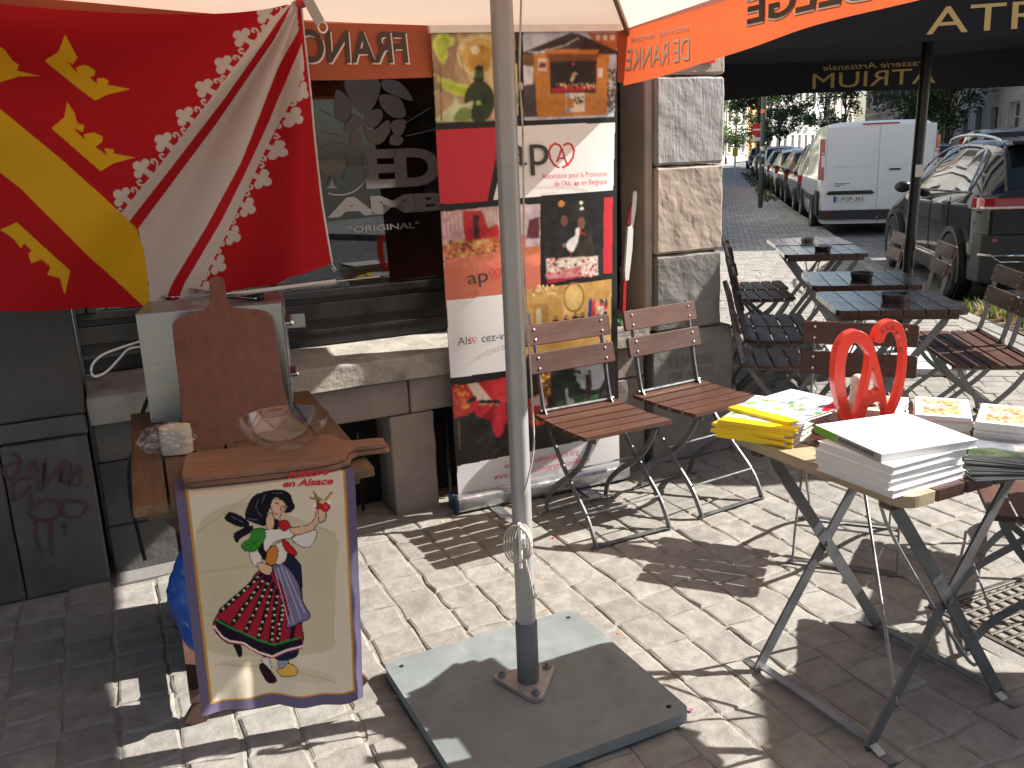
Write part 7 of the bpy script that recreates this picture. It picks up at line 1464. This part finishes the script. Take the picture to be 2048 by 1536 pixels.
for y, nm in ((-.45, 'rear_wheel'), (.62, 'front_wheel')): bm = BM(); tube(bm, [(0, y+.33*cos(a), .34+.33*sin(a)) for a in np.linspace(0, 2*pi, 28, endpoint=False)], .016, 6, closed=True, up=(1, 0, 0)); [tube(bm, [(0, y, .34), (0, y+.32*cos(a), .34+.32*sin(a))], .002, 4) for a in np.linspace(0, 2*pi, 14, endpoint=False)]; obj(nm, bm, M_rubber, bk)
bm = BM(); [tube(bm, q, .016, 8) for q in ([(0, -.45, .34), (0, -.18, .85)], [(0, -.45, .34), (0, .05, .30)], [(0, .05, .30), (0, -.18, .85)], [(0, .05, .30), (0, .45, .85)], [(0, -.16, .80), (0, .44, .86)], [(0, .62, .34), (0, .42, .98)])]; obj('frame', bm, M_black, bk); bm = BM(); tube(bm, [(-.26, .55, 1.06), (0, .44, 1.02), (.26, .55, 1.06)], .012, 8); obj('handlebar', bm, M_black, bk); obj('saddle', bx(BM(), -.07, .07, -.32, -.06, .88, .94), M_black, bk, bev=.02, seg=2)

# ================================================================== planting bed at the kerb, weeds, litter
M_soil = mat('dry soil', (.16, .12, .07), .95, var=.35, scale=14, bump=.02)
bedp = [(4.18, 8.3), (4.08, 6.9), (4.0, 5.6), (6.2, 5.0), (6.6, 8.1), (4.6, 8.45)]; bed = thing('planting_bed', 'dry grassy planting bed beside the kerb near the black SUV', 'planting bed')
pydata('soil', [(x, y, -.03) for x, y in bedp], [tuple(range(6))[::-1]], M_soil, bed); 
for a, b_ in (((4.62, 8.36), (6.5, 8.05)),): bm = BM(); bar(bm, [(*a, .02), (*b_, .02)], .10, .12); obj('edging', bm, M_kerb, bed, bev=.01)
def tufts(name, pts, m, par=None, h=(.04, .14), w_=.006, seed=0):
    rt = random.Random(seed); vs_, fs_ = [], []
    for (x, y, z) in pts:
        for k in range(rt.randint(4, 8)):
            a = rt.uniform(0, 2*pi); l_ = rt.uniform(*h); e = rt.uniform(.2, .8)*l_; b0 = len(vs_); dx, dy = cos(a), sin(a); px_, py_ = -dy*w_, dx*w_; q = (x+rt.uniform(-.02, .02), y+rt.uniform(-.02, .02)); vs_ += [(q[0]-px_, q[1]-py_, z), (q[0]+px_, q[1]+py_, z), (q[0]+dx*e*.5+px_*.7, q[1]+dy*e*.5+py_*.7, z+l_*.7), (q[0]+dx*e*.5-px_*.7, q[1]+dy*e*.5-py_*.7, z+l_*.7), (q[0]+dx*e, q[1]+dy*e, z+l_)]; fs_ += [(b0, b0+1, b0+2, b0+3), (b0+3, b0+2, b0+4)]
    o = pydata(name, vs_, fs_, m, par); return tag(o, kind='stuff')
rt = random.Random(4); inb = lambda: (rt.uniform(4.15, 6.2), rt.uniform(5.5, 8.0), -.03)
tufts('dry_grass', [inb() for _ in range(700)], leaf_mat('dry grass', (.34, .25, .10)), bed, (.04, .13), .004, 1); tufts('green_weeds', [inb() for _ in range(450)], leaf_mat('weed green', (.13, .20, .04)), bed, (.05, .17), .008, 2)
kw = []
for k in range(260): a = rt.uniform(26, 56); kw.append(tuple(st(a, rt.gauss(1.45, .12), .0)))
tag(tufts('kerb_weeds', kw, leaf_mat('kerb weed', (.10, .14, .05)), None, (.03, .10), .015, 3), 'weeds growing along the far kerb edge', 'weeds')
bush = []
for k in range(90): bush.append(tuple(st(rt.gauss(33.5, .5), rt.gauss(1.7, .14), 0)))
tag(tufts('roadside_weed_clump', bush, leaf_mat('weed clump', (.035, .05, .022)), None, (.15, .45), .02, 5), 'dark clump of weeds at the kerb beside parked cars', 'weeds')
# fallen petals and leaves on the stones
pt = [(1382, 1421, (.75, .05, .25)), (1238, 1267, (.55, .2, .08)), (1108, 1076, (.6, .05, .05)), (885, 1043, (.6, .45, .1)), (745, 1045, (.4, .22, .08))]
names = ['pink petal on the stones beside the base plate', 'orange leaf on the stones right of the pole', 'red petal on the stones under the chair', 'yellow leaf near the banner foot', 'brown leaf on the ledge by the tea towel']
for (x, y, c_), n_ in zip(pt, names):
    t = thing('petal', n_, 'petal', Matrix.Translation(g(x, y, .001)), 'fallen petals on the paving'); bm = BM(); bmesh.ops.create_grid(bm, x_segments=3, y_segments=3, size=.006)
    for v in bm.verts: v.co.z = .004*random.random()+.001
    obj('blade', bm, mat('petal '+n_[:10], c_, .6, var=.1), t, True)
